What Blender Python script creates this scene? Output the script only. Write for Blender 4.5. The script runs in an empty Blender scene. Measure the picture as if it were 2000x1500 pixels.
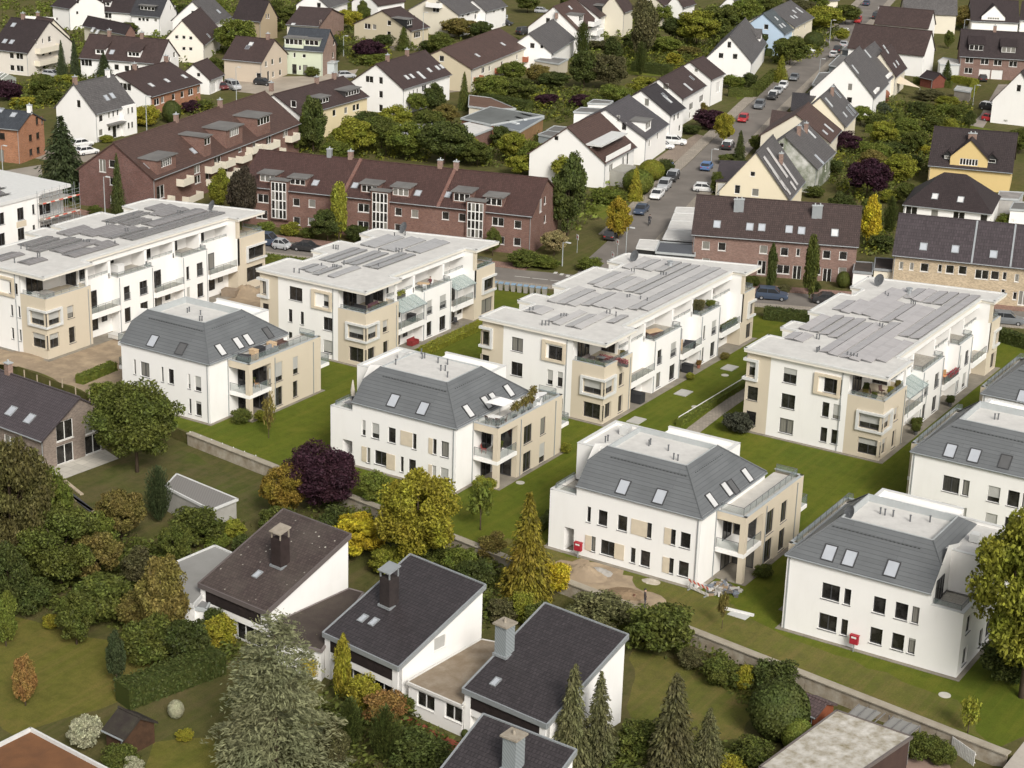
import bpy, bmesh, math, random
from math import sin, cos, pi, radians, sqrt, hypot
from mathutils import Vector, Matrix
random.seed(7)
SC = bpy.context.scene
COL = SC.collection
# ---------------------------------------------------------------- survey camera (a drone 72 m above the lawns)
FPX, PIT, ROL, YAW, HC = 3631.67, radians(19.4745), radians(-1.7706), radians(-31.6037), 72.0
def _basis():
    cy, sy = cos(YAW), sin(YAW); cp, sp = cos(PIT), sin(PIT)
    fwd = Vector((sy*cp, cy*cp, -sp)); right = Vector((cy, -sy, 0)); down = fwd.cross(right)
    cr, sr = cos(ROL), sin(ROL)
    return cr*right+sr*down, -sr*right+cr*down, fwd
CR, CD, CF = _basis()
CAMP = Vector((0, 0, HC))
# survey sheets: enlarged crops of the site photograph that measured points are read from
SHEET = {0: (0, 0, 1)}
for i in range(4):
    SHEET[1+i] = (i*500, 0, .25); SHEET[5+i] = (i*500, 350, .25); SHEET[31+i] = (i*500, 700, .25)
for i, ox in enumerate((0, 500, 1000, 1433)): SHEET[35+i] = (ox, 1075, .2835)
SHEET.update({11: (630, 670, .20664), 12: (860, 680, .2), 13: (1060, 810, .23994), 14: (1330, 840, .22672), 15: (1500, 940, .26675), 16: (1740, 680, .24007), 17: (200, 570, .22),
              21: (920, 580, .17335), 22: (1200, 480, .16), 23: (1440, 620, .1867), 24: (1700, 560, .16)})
def q(r, x, y):
    s = SHEET[r]; return s[0]+x*s[2], s[1]+y*s[2]
def ray(x, y): return CR*((x-1000)/FPX)+CD*((y-750)/FPX)+CF
def g(x, y, z=0.0, r=0):
    x, y = q(r, x, y); d = ray(x, y); t = (z-HC)/d.z
    return Vector((d.x*t, d.y*t, z))
def hgt(P, x, y, r=0):            # height at plan point P seen at (x,y)
    x, y = q(r, x, y); d = ray(x, y)
    return HC+d.z*((P.x*d.x+P.y*d.y)/(d.x*d.x+d.y*d.y))
def onplane(x, y, o, n, r=0):     # measured point on a wall or roof plane
    x, y = q(r, x, y); d = ray(x, y)
    return CAMP+d*((o-CAMP).dot(n)/d.dot(n))
# ---------------------------------------------------------------- objects
def link(o, parent=None):
    COL.objects.link(o)
    if parent is not None: o.parent = parent
    return o
def tag(o, label=None, cat=None, group=None, kind=None):
    if label: o['label'] = label
    if cat: o['category'] = cat
    if group: o['group'] = group
    if kind: o['kind'] = kind
    return o
def thing(name, label, cat, loc=(0, 0, 0), rz=0.0, group=None):
    o = bpy.data.objects.new(name, None); o.empty_display_size = .5
    o.location = loc; o.rotation_euler = (0, 0, rz)
    link(o); return tag(o, label, cat, group)
XF = [None]
class MB:
    def __init__(s): s.v = []; s.f = []; s.m = []; s.cm = 0
    def add(s, pts, faces):
        b = len(s.v); s.v += [tuple(p) for p in pts]
        for f in faces: s.f.append(tuple(b+i for i in f)); s.m.append(s.cm)
        return s
    def poly(s, pts): return s.add(pts, [tuple(range(len(pts)))])
    def box(s, x0, x1, y0, y1, z0, z1):
        p = [(x0,y0,z0),(x1,y0,z0),(x1,y1,z0),(x0,y1,z0),(x0,y0,z1),(x1,y0,z1),(x1,y1,z1),(x0,y1,z1)]
        return s.add(p, [(0,3,2,1),(4,5,6,7),(0,1,5,4),(1,2,6,5),(2,3,7,6),(3,0,4,7)])
    def hexa(s, p):
        return s.add(p, [(0,3,2,1),(4,5,6,7),(0,1,5,4),(1,2,6,5),(2,3,7,6),(3,0,4,7)])
    def obox(s, c, dx, dy, dz, rz=0.0):      # c = centre of the bottom
        ca, sa = cos(rz), sin(rz); p = []
        for z in (0, dz):
            for a, b in ((-1,-1),(1,-1),(1,1),(-1,1)):
                x, y = a*dx/2, b*dy/2; p.append((c[0]+x*ca-y*sa, c[1]+x*sa+y*ca, c[2]+z))
        return s.hexa(p)
    def prism(s, pl, z0, z1, top=True, bot=False, sides=None):
        n = len(pl)
        P = [(a, b, z0) for a, b in pl]+[(a, b, z1) for a, b in pl]; F = []
        for i in range(n):
            if sides is None or i in sides: j = (i+1) % n; F.append((i, j, n+j, n+i))
        if top: F.append(tuple(range(n, 2*n)))
        if bot: F.append(tuple(range(n-1, -1, -1)))
        return s.add(P, F)
    def tube(s, a, b, r0, r1=None, n=6, cap=True):
        r1 = r0 if r1 is None else r1; a = Vector(a); b = Vector(b); d = (b-a)
        if d.length < 1e-6: return s
        d.normalize(); u = d.orthogonal().normalized(); w = d.cross(u); P = []
        for c, r in ((a, r0), (b, r1)):
            for i in range(n):
                t = 2*pi*i/n; P.append(c+u*(cos(t)*r)+w*(sin(t)*r))
        F = [(i, (i+1) % n, n+(i+1) % n, n+i) for i in range(n)]
        if cap: F += [tuple(range(n-1, -1, -1)), tuple(range(n, 2*n))]
        return s.add(P, F)
    def slab(s, P, t):      # polygon P (3D) thickened downwards by t
        n = len(P); lo = [(p[0], p[1], p[2]-t) for p in P]
        return s.add([tuple(p) for p in P]+lo, [tuple(range(n)), tuple(range(2*n-1, n-1, -1))]+[(n+i, n+(i+1) % n, (i+1) % n, i) for i in range(n)])
    def build(s, name, mat, parent=None, uv=True, smooth=False, recalc=True):
        me = bpy.data.meshes.new(name)
        V = s.v
        if XF[0]: V = [XF[0](p) for p in V]
        me.from_pydata(V, [], s.f)
        for m in (mat if isinstance(mat, (list, tuple)) else [mat]): me.materials.append(m)
        if s.cm or any(s.m):
            me.polygons.foreach_set('material_index', s.m)
        if recalc and len(s.f) < 6000:
            bm = bmesh.new(); bm.from_mesh(me); bmesh.ops.recalc_face_normals(bm, faces=bm.faces); bm.to_mesh(me); bm.free()
        if uv:
            L = me.uv_layers.new(name='UVMap').data; vs = me.vertices; ls = me.loops
            for p in me.polygons:
                n = p.normal
                if abs(n.z) > .98: ax, ay = Vector((1, 0, 0)), Vector((0, 1, 0))
                else:
                    ax = Vector((-n.y, n.x, 0)).normalized(); ay = n.cross(ax)
                for li in p.loop_indices:
                    c = vs[ls[li].vertex_index].co; L[li].uv = (c.dot(ax), c.dot(ay))
        if smooth: me.polygons.foreach_set('use_smooth', [True]*len(me.polygons))
        me.update()
        o = bpy.data.objects.new(name, me); link(o, parent); return o
def struct(name, mb, mat): return tag(mb.build(name, mat), kind='structure')
def copy_tree(o, parent=None):
    c = o.copy(); COL.objects.link(c)
    if parent is not None: c.parent = parent
    for ch in list(o.children): copy_tree(ch, c)
    return c
def clip(poly, a, b, c):          # keep a*x+b*y<=c
    out = []
    for i in range(len(poly)):
        p, r = poly[i], poly[(i+1) % len(poly)]
        dp, dr = a*p[0]+b*p[1]-c, a*r[0]+b*r[1]-c
        if dp <= 1e-9: out.append(p)
        if (dp < -1e-9 and dr > 1e-9) or (dp > 1e-9 and dr < -1e-9):
            t = dp/(dp-dr); out.append((p[0]+(r[0]-p[0])*t, p[1]+(r[1]-p[1])*t))
    return out
class Face:                       # a wall plane in its building's own coordinates: o + t*s + z + n*d
    def __init__(s, o, t, n): s.o = Vector(o); s.t = Vector(t).normalized(); s.n = Vector(n).normalized()
    def p(s, a, z, d=0.0): return s.o+s.t*a+Vector((0, 0, z))+s.n*d
def wallface(mb, F, poly, holes=(), reveal=.14):
    xs = sorted({round(p[0], 4) for p in poly} | {round(h[k], 4) for h in holes for k in (0, 2)})
    zs = sorted({round(p[1], 4) for p in poly} | {round(h[k], 4) for h in holes for k in (1, 3)})
    A = sum(poly[i][0]*poly[(i+1) % len(poly)][1]-poly[(i+1) % len(poly)][0]*poly[i][1] for i in range(len(poly)))
    pl = poly if A > 0 else poly[::-1]
    for i in range(len(xs)-1):
        for j in range(len(zs)-1):
            cx, cz = (xs[i]+xs[i+1])/2, (zs[j]+zs[j+1])/2
            if any(h[0] < cx < h[2] and h[1] < cz < h[3] for h in holes): continue
            c = [(xs[i], zs[j]), (xs[i+1], zs[j]), (xs[i+1], zs[j+1]), (xs[i], zs[j+1])]
            for k in range(len(pl)):
                p, r = pl[k], pl[(k+1) % len(pl)]; ex, ez = r[0]-p[0], r[1]-p[1]
                c = clip(c, ez, -ex, ez*p[0]-ex*p[1])
                if len(c) < 3: break
            if len(c) >= 3: mb.poly([F.p(a, b) for a, b in c])
    for h in holes:
        a, b, c, d = h[0], h[1], h[2], h[3]
        R = [(a, b), (c, b), (c, d), (a, d)]
        for k in range(4):
            p, r = R[k], R[(k+1) % 4]
            mb.poly([F.p(*p), F.p(*r), F.p(r[0], r[1], -reveal), F.p(p[0], p[1], -reveal)])
def fbox(mb, F, a0, a1, z0, z1, d0, d1):
    mb.hexa([F.p(a0, z0, d0), F.p(a1, z0, d0), F.p(a1, z0, d1), F.p(a0, z0, d1), F.p(a0, z1, d0), F.p(a1, z1, d0), F.p(a1, z1, d1), F.p(a0, z1, d1)])
# ---------------------------------------------------------------- materials
MC = {}
class NT:
    def __init__(s, name):
        s.m = bpy.data.materials.new(name); s.m.use_nodes = True; s.t = s.m.node_tree; s.N = s.t.nodes; s.L = s.t.links
        s.b = s.N['Principled BSDF']; s.out = s.N['Material Output']
    def n(s, typ, **kw):
        x = s.N.new('ShaderNode'+typ)
        for k, v in kw.items():
            if hasattr(x, k): setattr(x, k, v)
            else: x.inputs[k.replace('_', ' ')].default_value = v
        return x
    def l(s, a, b): s.L.new(a, b)
    def math(s, op, a, b=None, c=None):
        x = s.N.new('ShaderNodeMath'); x.operation = op
        for i, v in enumerate((a, b, c)):
            if v is None: continue
            if hasattr(v, 'is_linked') or hasattr(v, 'links'): s.l(v, x.inputs[i])
            else: x.inputs[i].default_value = v
        return x.outputs[0]
    def mix(s, f, a, b, typ='MIX'):
        x = s.N.new('ShaderNodeMix'); x.data_type = 'RGBA'; x.blend_type = typ
        for i, v in ((0, f), (6, a), (7, b)):
            if hasattr(v, 'links'): s.l(v, x.inputs[i])
            else: x.inputs[i].default_value = v if i == 0 else (v[0], v[1], v[2], 1)
        return x.outputs[2]
    def ramp(s, f, a, b, lo=0., hi=1.):
        x = s.N.new('ShaderNodeMapRange'); x.inputs[1].default_value = a; x.inputs[2].default_value = b; x.inputs[3].default_value = lo; x.inputs[4].default_value = hi
        s.l(f, x.inputs[0]); return x.outputs[0]
    def uv(s, sx=1., sy=1., src='UV'):
        t = s.N.new('ShaderNodeTexCoord'); mp = s.N.new('ShaderNodeMapping'); mp.inputs['Scale'].default_value = (sx, sy, sx if src != 'UV' else 1)
        s.l(t.outputs[src], mp.inputs[0]); return mp.outputs[0]
    def noise(s, vec, scale, detail=3, rough=.55):
        x = s.N.new('ShaderNodeTexNoise'); x.inputs['Scale'].default_value = scale; x.inputs['Detail'].default_value = detail; x.inputs['Roughness'].default_value = rough
        s.l(vec, x.inputs['Vector']); return x.outputs['Fac']
    def bump(s, h, dist=.02, strength=.6):
        x = s.N.new('ShaderNodeBump'); x.inputs['Distance'].default_value = dist; x.inputs['Strength'].default_value = strength
        s.l(h, x.inputs['Height']); s.l(x.outputs[0], s.b.inputs['Normal'])
    def col(s, c, rough=.8, spec=.3):
        if hasattr(c, 'links'): s.l(c, s.b.inputs['Base Color'])
        else: s.b.inputs['Base Color'].default_value = (c[0], c[1], c[2], 1)
        s.b.inputs['Roughness'].default_value = rough; s.b.inputs['Specular IOR Level'].default_value = spec
        return s.m
def sc(c, k): return tuple(min(1, x*k) for x in c)
def M(kind, col=(.5, .5, .5), *a):
    key = (kind, tuple(round(x, 3) for x in col))+a
    if key not in MC: MC[key] = globals()['mk_'+kind](col, *a)
    return MC[key]
def mk_plain(c, rough=.6, spec=.4, metal=0.0):
    t = NT('plain'); v = t.uv(src='Object'); n = t.noise(v, 1.7, 4)
    t.b.inputs['Metallic'].default_value = metal
    return t.col(t.mix(n, sc(c, .86), sc(c, 1.12)), rough, spec)
def mk_render(c):
    t = NT('render'); v = t.uv(); n = t.noise(v, .35, 5); st = t.noise(t.uv(.8, .16), 1.0, 5, .65)
    k = t.mix(n, sc(c, .95), sc(c, 1.04)); f = t.ramp(st, .52, .82, 0, .2)
    k = t.mix(f, k, (c[0]*.72, c[1]*.7, c[2]*.64)); t.bump(t.noise(v, 40, 2), .004, .4)
    return t.col(k, .9, .2)
def mk_brick(c):
    t = NT('brick'); v = t.uv(); b = t.n('TexBrick'); t.l(v, b.inputs['Vector'])
    b.inputs['Color1'].default_value = (*sc(c, .72), 1); b.inputs['Color2'].default_value = (*sc(c, 1.3), 1)
    b.inputs['Mortar'].default_value = (*[.5*x+.5*.3 for x in c], 1); b.inputs['Scale'].default_value = 1
    b.inputs['Brick Width'].default_value = .25; b.inputs['Row Height'].default_value = .083; b.inputs['Mortar Size'].default_value = .008
    n = t.noise(v, .5, 5); k = t.mix(t.ramp(n, .3, .75, 0, .5), b.outputs['Color'], sc(c, .6))
    t.bump(b.outputs['Fac'], .01, -.5)
    return t.col(k, .9, .2)
def mk_tile(c, course=.36, width=.3, lichen=.35, rough=.6, var=.35, mort=.5):
    t = NT('tile'); v = t.uv(); b = t.n('TexBrick'); t.l(v, b.inputs['Vector'])
    b.inputs['Color1'].default_value = (*sc(c, 1-.6*var), 1); b.inputs['Color2'].default_value = (*sc(c, 1+.6*var), 1); b.inputs['Mortar'].default_value = (*sc(c, mort), 1)
    b.inputs['Scale'].default_value = 1; b.inputs['Brick Width'].default_value = width; b.inputs['Row Height'].default_value = course; b.inputs['Mortar Size'].default_value = .022
    n = t.noise(v, .28, 6, .65); n2 = t.noise(v, 2.5, 4, .7)
    k = t.mix(t.ramp(n, .35, .75, 0, .55), b.outputs['Color'], sc(c, .62))
    k = t.mix(t.ramp(n2, .6, .82, 0, lichen), k, tuple(.35*x+.65*y for x, y in zip((.30, .28, .22), c)))
    sp = t.n('SeparateXYZ'); t.l(v, sp.inputs[0]); fr = t.math('FRACT', t.math('DIVIDE', sp.outputs[1], course))
    wv = t.math('SINE', t.math('MULTIPLY', sp.outputs[0], 2*pi/width))
    t.bump(t.math('ADD', t.math('MULTIPLY', fr, -1.0), t.math('MULTIPLY', wv, .25)), .035, .9)
    return t.col(k, rough, .4)
def mk_rough(c, c2=None, scale=.6, hi=.55, fine=14.):
    c2 = c2 or sc(c, .6)
    t = NT('rough'); v = t.uv(src='Object'); n = t.noise(v, scale, 6, .62); n2 = t.noise(v, fine, 3, .7)
    k = t.mix(t.ramp(n, .32, hi+.14), c, c2); k = t.mix(t.ramp(n2, .35, .7, 0, .5), k, sc(c, .7)); t.bump(n2, .03, .5)
    return t.col(k, .92, .15)
def mk_grass(c, c2, scale=.12):
    t = NT('grass'); v = t.uv(src='Object'); n = t.noise(v, scale, 7, .62); n2 = t.noise(v, .9, 6, .72); n3 = t.noise(v, 7., 4, .75); n4 = t.noise(t.uv(.9, .045, src='Object'), 1.3, 4, .7); n5 = t.noise(v, scale*2.6, 4, .6)
    dry = (max(c[0], c2[0])*1.35, max(c[1], c2[1])*1.08, max(c[2], c2[2])*1.6)
    k = t.mix(t.ramp(n, .38, .60), c, c2); k = t.mix(t.ramp(n2, .42, .66, 0, .75), k, tuple(x*y for x, y in zip(c, (.55, .62, .7)))); k = t.mix(t.ramp(n4, .46, .66, 0, .45), k, dry); k = t.mix(t.ramp(n5, .56, .74, 0, .6), k, dry)
    k = t.mix(t.ramp(n3, .32, .68, 0, .6), k, sc(c2, .62)); t.bump(n3, .08, .9)
    return t.col(k, .95, .1)
def mk_asphalt(c):
    t = NT('asphalt'); v = t.uv(src='Object'); n = t.noise(v, .16, 5, .6); n2 = t.noise(v, 6, 4, .7)
    k = t.mix(t.ramp(n, .35, .68), sc(c, .82), sc(c, 1.2)); k = t.mix(t.ramp(n2, .4, .8, 0, .4), k, sc(c, .65))
    return t.col(k, .88, .25)
def mk_paving(c, w=.4, h=.4):
    t = NT('paving'); v = t.uv(src='Object'); b = t.n('TexBrick'); t.l(v, b.inputs['Vector'])
    b.inputs['Color1'].default_value = (*sc(c, .85), 1); b.inputs['Color2'].default_value = (*sc(c, 1.12), 1); b.inputs['Mortar'].default_value = (*sc(c, .55), 1)
    b.inputs['Scale'].default_value = 1; b.inputs['Brick Width'].default_value = w; b.inputs['Row Height'].default_value = h; b.inputs['Mortar Size'].default_value = .02
    n = t.noise(v, .35, 5); return t.col(t.mix(t.ramp(n, .35, .7, 0, .5), b.outputs['Color'], sc(c, .7)), .9, .2)
def mk_glass(c):
    t = NT('glass'); oi = t.n('ObjectInfo'); v = t.uv(); sp = t.n('SeparateXYZ'); t.l(v, sp.inputs[0])
    fold = t.ramp(t.math('SINE', t.math('MULTIPLY', sp.outputs[0], 26.)), -1, 1, .75, 1.)
    room = t.noise(v, 1.1, 3, .6)
    k = t.mix(t.ramp(room, .45, .75), c, sc(c, 3.2))
    cur = t.math('MULTIPLY', t.ramp(oi.outputs['Random'], .80, .82), fold)
    k = t.mix(t.math('MULTIPLY', cur, .8), k, (.27, .26, .23))
    return t.col(k, .07, .55)
def mk_pane(c): t = NT('pane'); n = t.noise(t.uv(src='Object'), .8, 3); return t.col(t.mix(n, sc(c, .85), sc(c, 1.15)), .12, .6)
def mk_clear(c):
    t = NT('clear'); t.b.inputs['Transmission Weight'].default_value = .0; tr = t.n('BsdfTransparent'); mx = t.n('MixShader'); mx.inputs[0].default_value = .42
    t.l(tr.outputs[0], mx.inputs[1]); t.l(t.b.outputs[0], mx.inputs[2]); t.l(mx.outputs[0], t.out.inputs[0]); return t.col(c, .08, .5)
def mk_solar(c):
    t = NT('solar'); v = t.uv(); b = t.n('TexBrick'); t.l(v, b.inputs['Vector']); b.offset = 0
    b.inputs['Color1'].default_value = (*c, 1); b.inputs['Color2'].default_value = (*sc(c, 1.12), 1); b.inputs['Mortar'].default_value = (*[.6*x+.22 for x in c], 1)
    b.inputs['Scale'].default_value = 1; b.inputs['Brick Width'].default_value = 1.65; b.inputs['Row Height'].default_value = 1.0; b.inputs['Mortar Size'].default_value = .03
    return t.col(b.outputs['Color'], .16, .6)
def mk_leaf(c, var=.55):
    t = NT('foliage'); oi = t.n('ObjectInfo'); ge = t.n('NewGeometry'); n = t.noise(t.uv(src='Object'), 3.0, 3)
    f = t.ramp(ge.outputs['Random Per Island'], 0, 1, 1-var, 1+var)
    hs = t.n('HueSaturation'); t.l(oi.outputs['Color'], hs.inputs['Color']); t.l(f, hs.inputs['Value']); t.l(t.ramp(n, .3, .7, .475, .515), hs.inputs['Hue'])
    t.l(hs.outputs[0], t.b.inputs['Base Color']); t.b.inputs['Roughness'].default_value = .65; t.b.inputs['Specular IOR Level'].default_value = .25
    tr = t.n('BsdfTranslucent'); t.l(hs.outputs[0], tr.inputs[0]); mx = t.n('MixShader'); mx.inputs[0].default_value = .3
    t.l(t.b.outputs[0], mx.inputs[1]); t.l(tr.outputs[0], mx.inputs[2]); t.l(mx.outputs[0], t.out.inputs[0]); return t.m
def mk_objcol(c, rough=.35, spec=.5):
    t = NT('paint'); oi = t.n('ObjectInfo'); n = t.noise(t.uv(src='Object'), 2.5, 3)
    k = t.mix(t.ramp(n, .4, .8, 0, .25), oi.outputs['Color'], (.08, .075, .07)); return t.col(k, rough, spec)
def mk_stripe(c, c2, w=.3):
    t = NT('stripe'); v = t.uv(); sp = t.n('SeparateXYZ'); t.l(v, sp.inputs[0])
    f = t.math('GREATER_THAN', t.math('FRACT', t.math('DIVIDE', t.math('ADD', sp.outputs[0], sp.outputs[1]), w)), .5)
    return t.col(t.mix(f, c, c2), .6, .3)
WHITE = (.80, .785, .755); CREAM = (.66, .61, .50); BEIGE = (.57, .50, .39); ROOFW = (.60, .585, .555)
SLATE = (.135, .142, .146); BROWN = (.062, .040, .036); DBROWN = (.038, .027, .027); GREYR = (.105, .098, .096); ANTH = (.040, .034, .036)
BRICK = (.180, .094, .070); OBRICK = (.36, .165, .085); PBRICK = (.27, .175, .135)
GLASS = M('glass', (.016, .015, .014)); FRW = M('plain', (.72, .71, .68)); FRD = M('plain', (.05, .05, .052)); METAL = M('plain', (.36, .38, .39), .45, .5, .4)
SKYP = M('pane', (.40, .42, .45)); SILL = M('plain', (.12, .125, .13)); BLIND = M('plain', (.42, .415, .39)); CLEAR = M('clear', (.20, .25, .24)); DARK = M('plain', (.02, .02, .02))  # SKYP: pale roof-window panes, blinds plus sky reflection painted into the colour
# ---------------------------------------------------------------- building context and openings
class B:
    def __init__(s, name, label, cat, loc, rz=0.0, group=None, flipw=None):
        s.root = thing(name, label, cat, loc, rz, group); s.loc = Vector(loc); s.rz = rz; s.fw = flipw
        s.ca, s.sa = cos(rz), sin(rz)
    def W(s, p):
        x = s.fw-p[0] if s.fw is not None else p[0]
        return Vector((s.loc.x+x*s.ca-p[1]*s.sa, s.loc.y+x*s.sa+p[1]*s.ca, s.loc.z+p[2]))
    def Lc(s, P):
        d = Vector(P)-s.loc; x = d.x*s.ca+d.y*s.sa; y = -d.x*s.sa+d.y*s.ca
        return Vector((s.fw-x if s.fw is not None else x, y, d.z))
    def hit(s, o, n, x, y, r=0):        # measured point on a local plane
        o, n = Vector(o), Vector(n); wo = s.W(o); return s.Lc(onplane(x, y, wo, s.W(o+n)-wo, r))
    def on(s, F, x, y, r=0):
        p = s.hit(F.o, F.n, x, y, r); return (p-F.o).dot(F.t), p.z-F.o.z
    def rect(s, F, r, x0, y0, x1, y1):
        a, zb = s.on(F, x0, y0, r); c, zd = s.on(F, x1, y1, r)
        return min(a, c), min(zb, zd), max(a, c), max(zb, zd)
def window(b, F, R, kind='d', frame=None, reveal=.14, sill=True, mull=None, blind=0.0, parent=None, rail=False, name='window'):
    frame = frame or FRD; par = parent or b.root; a0, z0, a1, z1 = R; w = a1-a0; h = z1-z0
    if w < .1 or h < .1: return None
    mb = MB(); fw = min(.075, w*.16); d0, d1 = -reveal-.01, -reveal+.05
    fbox(mb, F, a0, a0+fw, z0, z1, d0, d1); fbox(mb, F, a1-fw, a1, z0, z1, d0, d1)
    fbox(mb, F, a0+fw, a1-fw, z0, z0+fw, d0, d1); fbox(mb, F, a0+fw, a1-fw, z1-fw, z1, d0, d1)
    if mull is None: mull = 0 if w < 1.15 else (1 if w < 2.3 else 2)
    for i in range(mull):
        c = a0+w*(i+1)/(mull+1); fbox(mb, F, c-.045, c+.045, z0+fw, z1-fw, d0, d1+.004)
    o = mb.build(name, frame, par)
    pm = MB(); pm.poly([F.p(a0+fw*.6, z0+fw*.6, -reveal+.012), F.p(a1-fw*.6, z0+fw*.6, -reveal+.012), F.p(a1-fw*.6, z1-fw*.6, -reveal+.012), F.p(a0+fw*.6, z1-fw*.6, -reveal+.012)])
    pm.build('pane', GLASS, o)
    if sill:
        sm = MB(); fbox(sm, F, a0-.06, a1+.06, z0-.05, z0-.004, -reveal+.06, .06); sm.build('sill', SILL if frame is FRD else frame, o)
    if blind > 0:
        bm = MB(); zz = z1-h*blind; n = max(3, int(h*blind/.14))
        for i in range(n):
            fbox(bm, F, a0+.03, a1-.03, zz+(z1-zz)*i/n+.006, zz+(z1-zz)*(i+1)/n, -reveal+.06, -reveal+.085)
        bm.build('roller_blind', BLIND, o)
    if rail:
        rm = MB(); fbox(rm, F, a0+.02, a1-.02, z0+.85, z0+.89, .02, .05); fbox(rm, F, a0+.02, a1-.02, z0+.1, z0+.13, .02, .05)
        n = max(3, int(w/.13))
        for i in range(n+1): c = a0+.03+(w-.06)*i/n; fbox(rm, F, c-.009, c+.009, z0+.13, z0+.85, .025, .045)
        rm.build('railing', SILL, o)
    return o
def roof_window(b, P, su, sv, n, w=1.0, h=1.4, pane=None, parent=None, frame=None, dark=False):
    # P centre on slope, su along eave, sv up the slope, n outward
    par = parent or b.root; mb = MB(); t = .09; P = Vector(P)
    def bx(m, u0, u1, v0, v1, d0, d1):
        m.hexa([P+su*a+sv*c+n*d for d in (d0, d1) for a, c in ((u0, v0), (u1, v0), (u1, v1), (u0, v1))])
    bx(mb, -w/2, -w/2+t, -h/2, h/2, -.05, .09); bx(mb, w/2-t, w/2, -h/2, h/2, -.05, .09)
    bx(mb, -w/2+t, w/2-t, -h/2, -h/2+t, -.05, .085); bx(mb, -w/2+t, w/2-t, h/2-t, h/2, -.05, .095)
    o = mb.build('skylight', frame or FRD, par)
    pm = MB(); pm.poly([P+su*a+sv*c+n*.045 for a, c in ((-w/2+t*.7, -h/2+t*.7), (w/2-t*.7, -h/2+t*.7), (w/2-t*.7, h/2-t*.7), (-w/2+t*.7, h/2-t*.7))])
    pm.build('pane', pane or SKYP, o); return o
def railing(b, pts, h=.95, glass=True, name='railing', parent=None, mat=None):
    mb = MB()
    for (p, r) in zip(pts, pts[1:]):
        p, r = Vector(p), Vector(r); L = (r-p).length; n = max(1, int(L/1.2))
        mb.tube(p+Vector((0, 0, h)), r+Vector((0, 0, h)), .03, n=5)
        for i in range(n+1): c = p.lerp(r, i/n); mb.tube(c, c+Vector((0, 0, h)), .022, n=5)
    o = mb.build(name, mat or SILL, parent or b.root)
    if glass:
        gm = MB()
        for (p, r) in zip(pts, pts[1:]):
            p, r = Vector(p), Vector(r); gm.poly([p+Vector((0, 0, .08)), r+Vector((0, 0, .08)), r+Vector((0, 0, h-.06)), p+Vector((0, 0, h-.06))])
        gm.build('glass_panel', CLEAR, o)
    return o
def pipes(b, pts, z, h=.55, name='vent_pipe'):
    for p in pts:
        mb = MB(); mb.tube((p[0], p[1], z), (p[0], p[1], z+h), .07, n=6); mb.tube((p[0], p[1], z+h), (p[0], p[1], z+h+.07), .1, n=6); mb.build(name, SILL, b.root)
def downpipe(b, F, a, z0, z1, parent=None):
    mb = MB(); mb.tube(F.p(a, z0, .07), F.p(a, z1, .07), .05, n=6); mb.build('downpipe', METAL, parent or b.root)
def dish(b, p, az=pi, r=.5, name='satellite_dish'):
    mb = MB(); c = Vector(p)+Vector((0, 0, .9)); d = Vector((cos(az), sin(az), .45)).normalized(); u = d.orthogonal().normalized(); w = d.cross(u)
    mb.tube(p, c, .04); rings = []
    P = [c-d*.12]; n = 14
    for k in (1, 2, 3):
        for i in range(n): t = 2*pi*i/n; P.append(c-d*(.12-.11*(k/3)**2)+(u*cos(t)+w*sin(t))*r*k/3)
    F = [(0, 1+i, 1+(i+1) % n) for i in range(n)]
    for k in range(2):
        for i in range(n): F.append((1+k*n+i, 1+(k+1)*n+i, 1+(k+1)*n+(i+1) % n, 1+k*n+(i+1) % n))
    mb.add(P, F); mb.tube(c-u*r, c+d*.5, .015, n=4); mb.tube(c+d*.45, c+d*.55, .05); mb.build(name, SILL, b.root)
# ---------------------------------------------------------------- the five mansard villas
RW = M('render', WHITE); RBG = M('render', BEIGE); RFW = M('rough', ROOFW, sc(ROOFW, .93), .25, .6, .9); SLM = M('tile', SLATE, .40, 9.0, .06, .45, .1, .74)
COPE = M('plain', (.60, .60, .58)); COPG = M('plain', (.40, .42, .42)); PANEL = M('plain', (.60, .52, .40)); DECK = M('paving', (.40, .375, .33), .8, .5); PLINTH = M('rough', (.30, .27, .22))
def parapet(b, pl, z0, z1, t=.3, mat=None, cope=True, name='parapet', parent=None):
    mb = MB(); cm = MB()
    for cm_i, (p, r) in enumerate(zip(pl, pl[1:])):
        d = Vector((r[0]-p[0], r[1]-p[1])); L = d.length; c = ((p[0]+r[0])/2, (p[1]+r[1])/2, z0); a = math.atan2(d.y, d.x)
        mb.obox(c, L+t-.006*cm_i, t-.003*cm_i, z1-z0, a); cm.obox((c[0], c[1], z1+.003*cm_i), L+t+.06, t+.06, .05, a)
    o = mb.build(name, mat or RW, parent or b.root)
    if cope: cm.build('coping', COPE, o)
    return o
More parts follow.
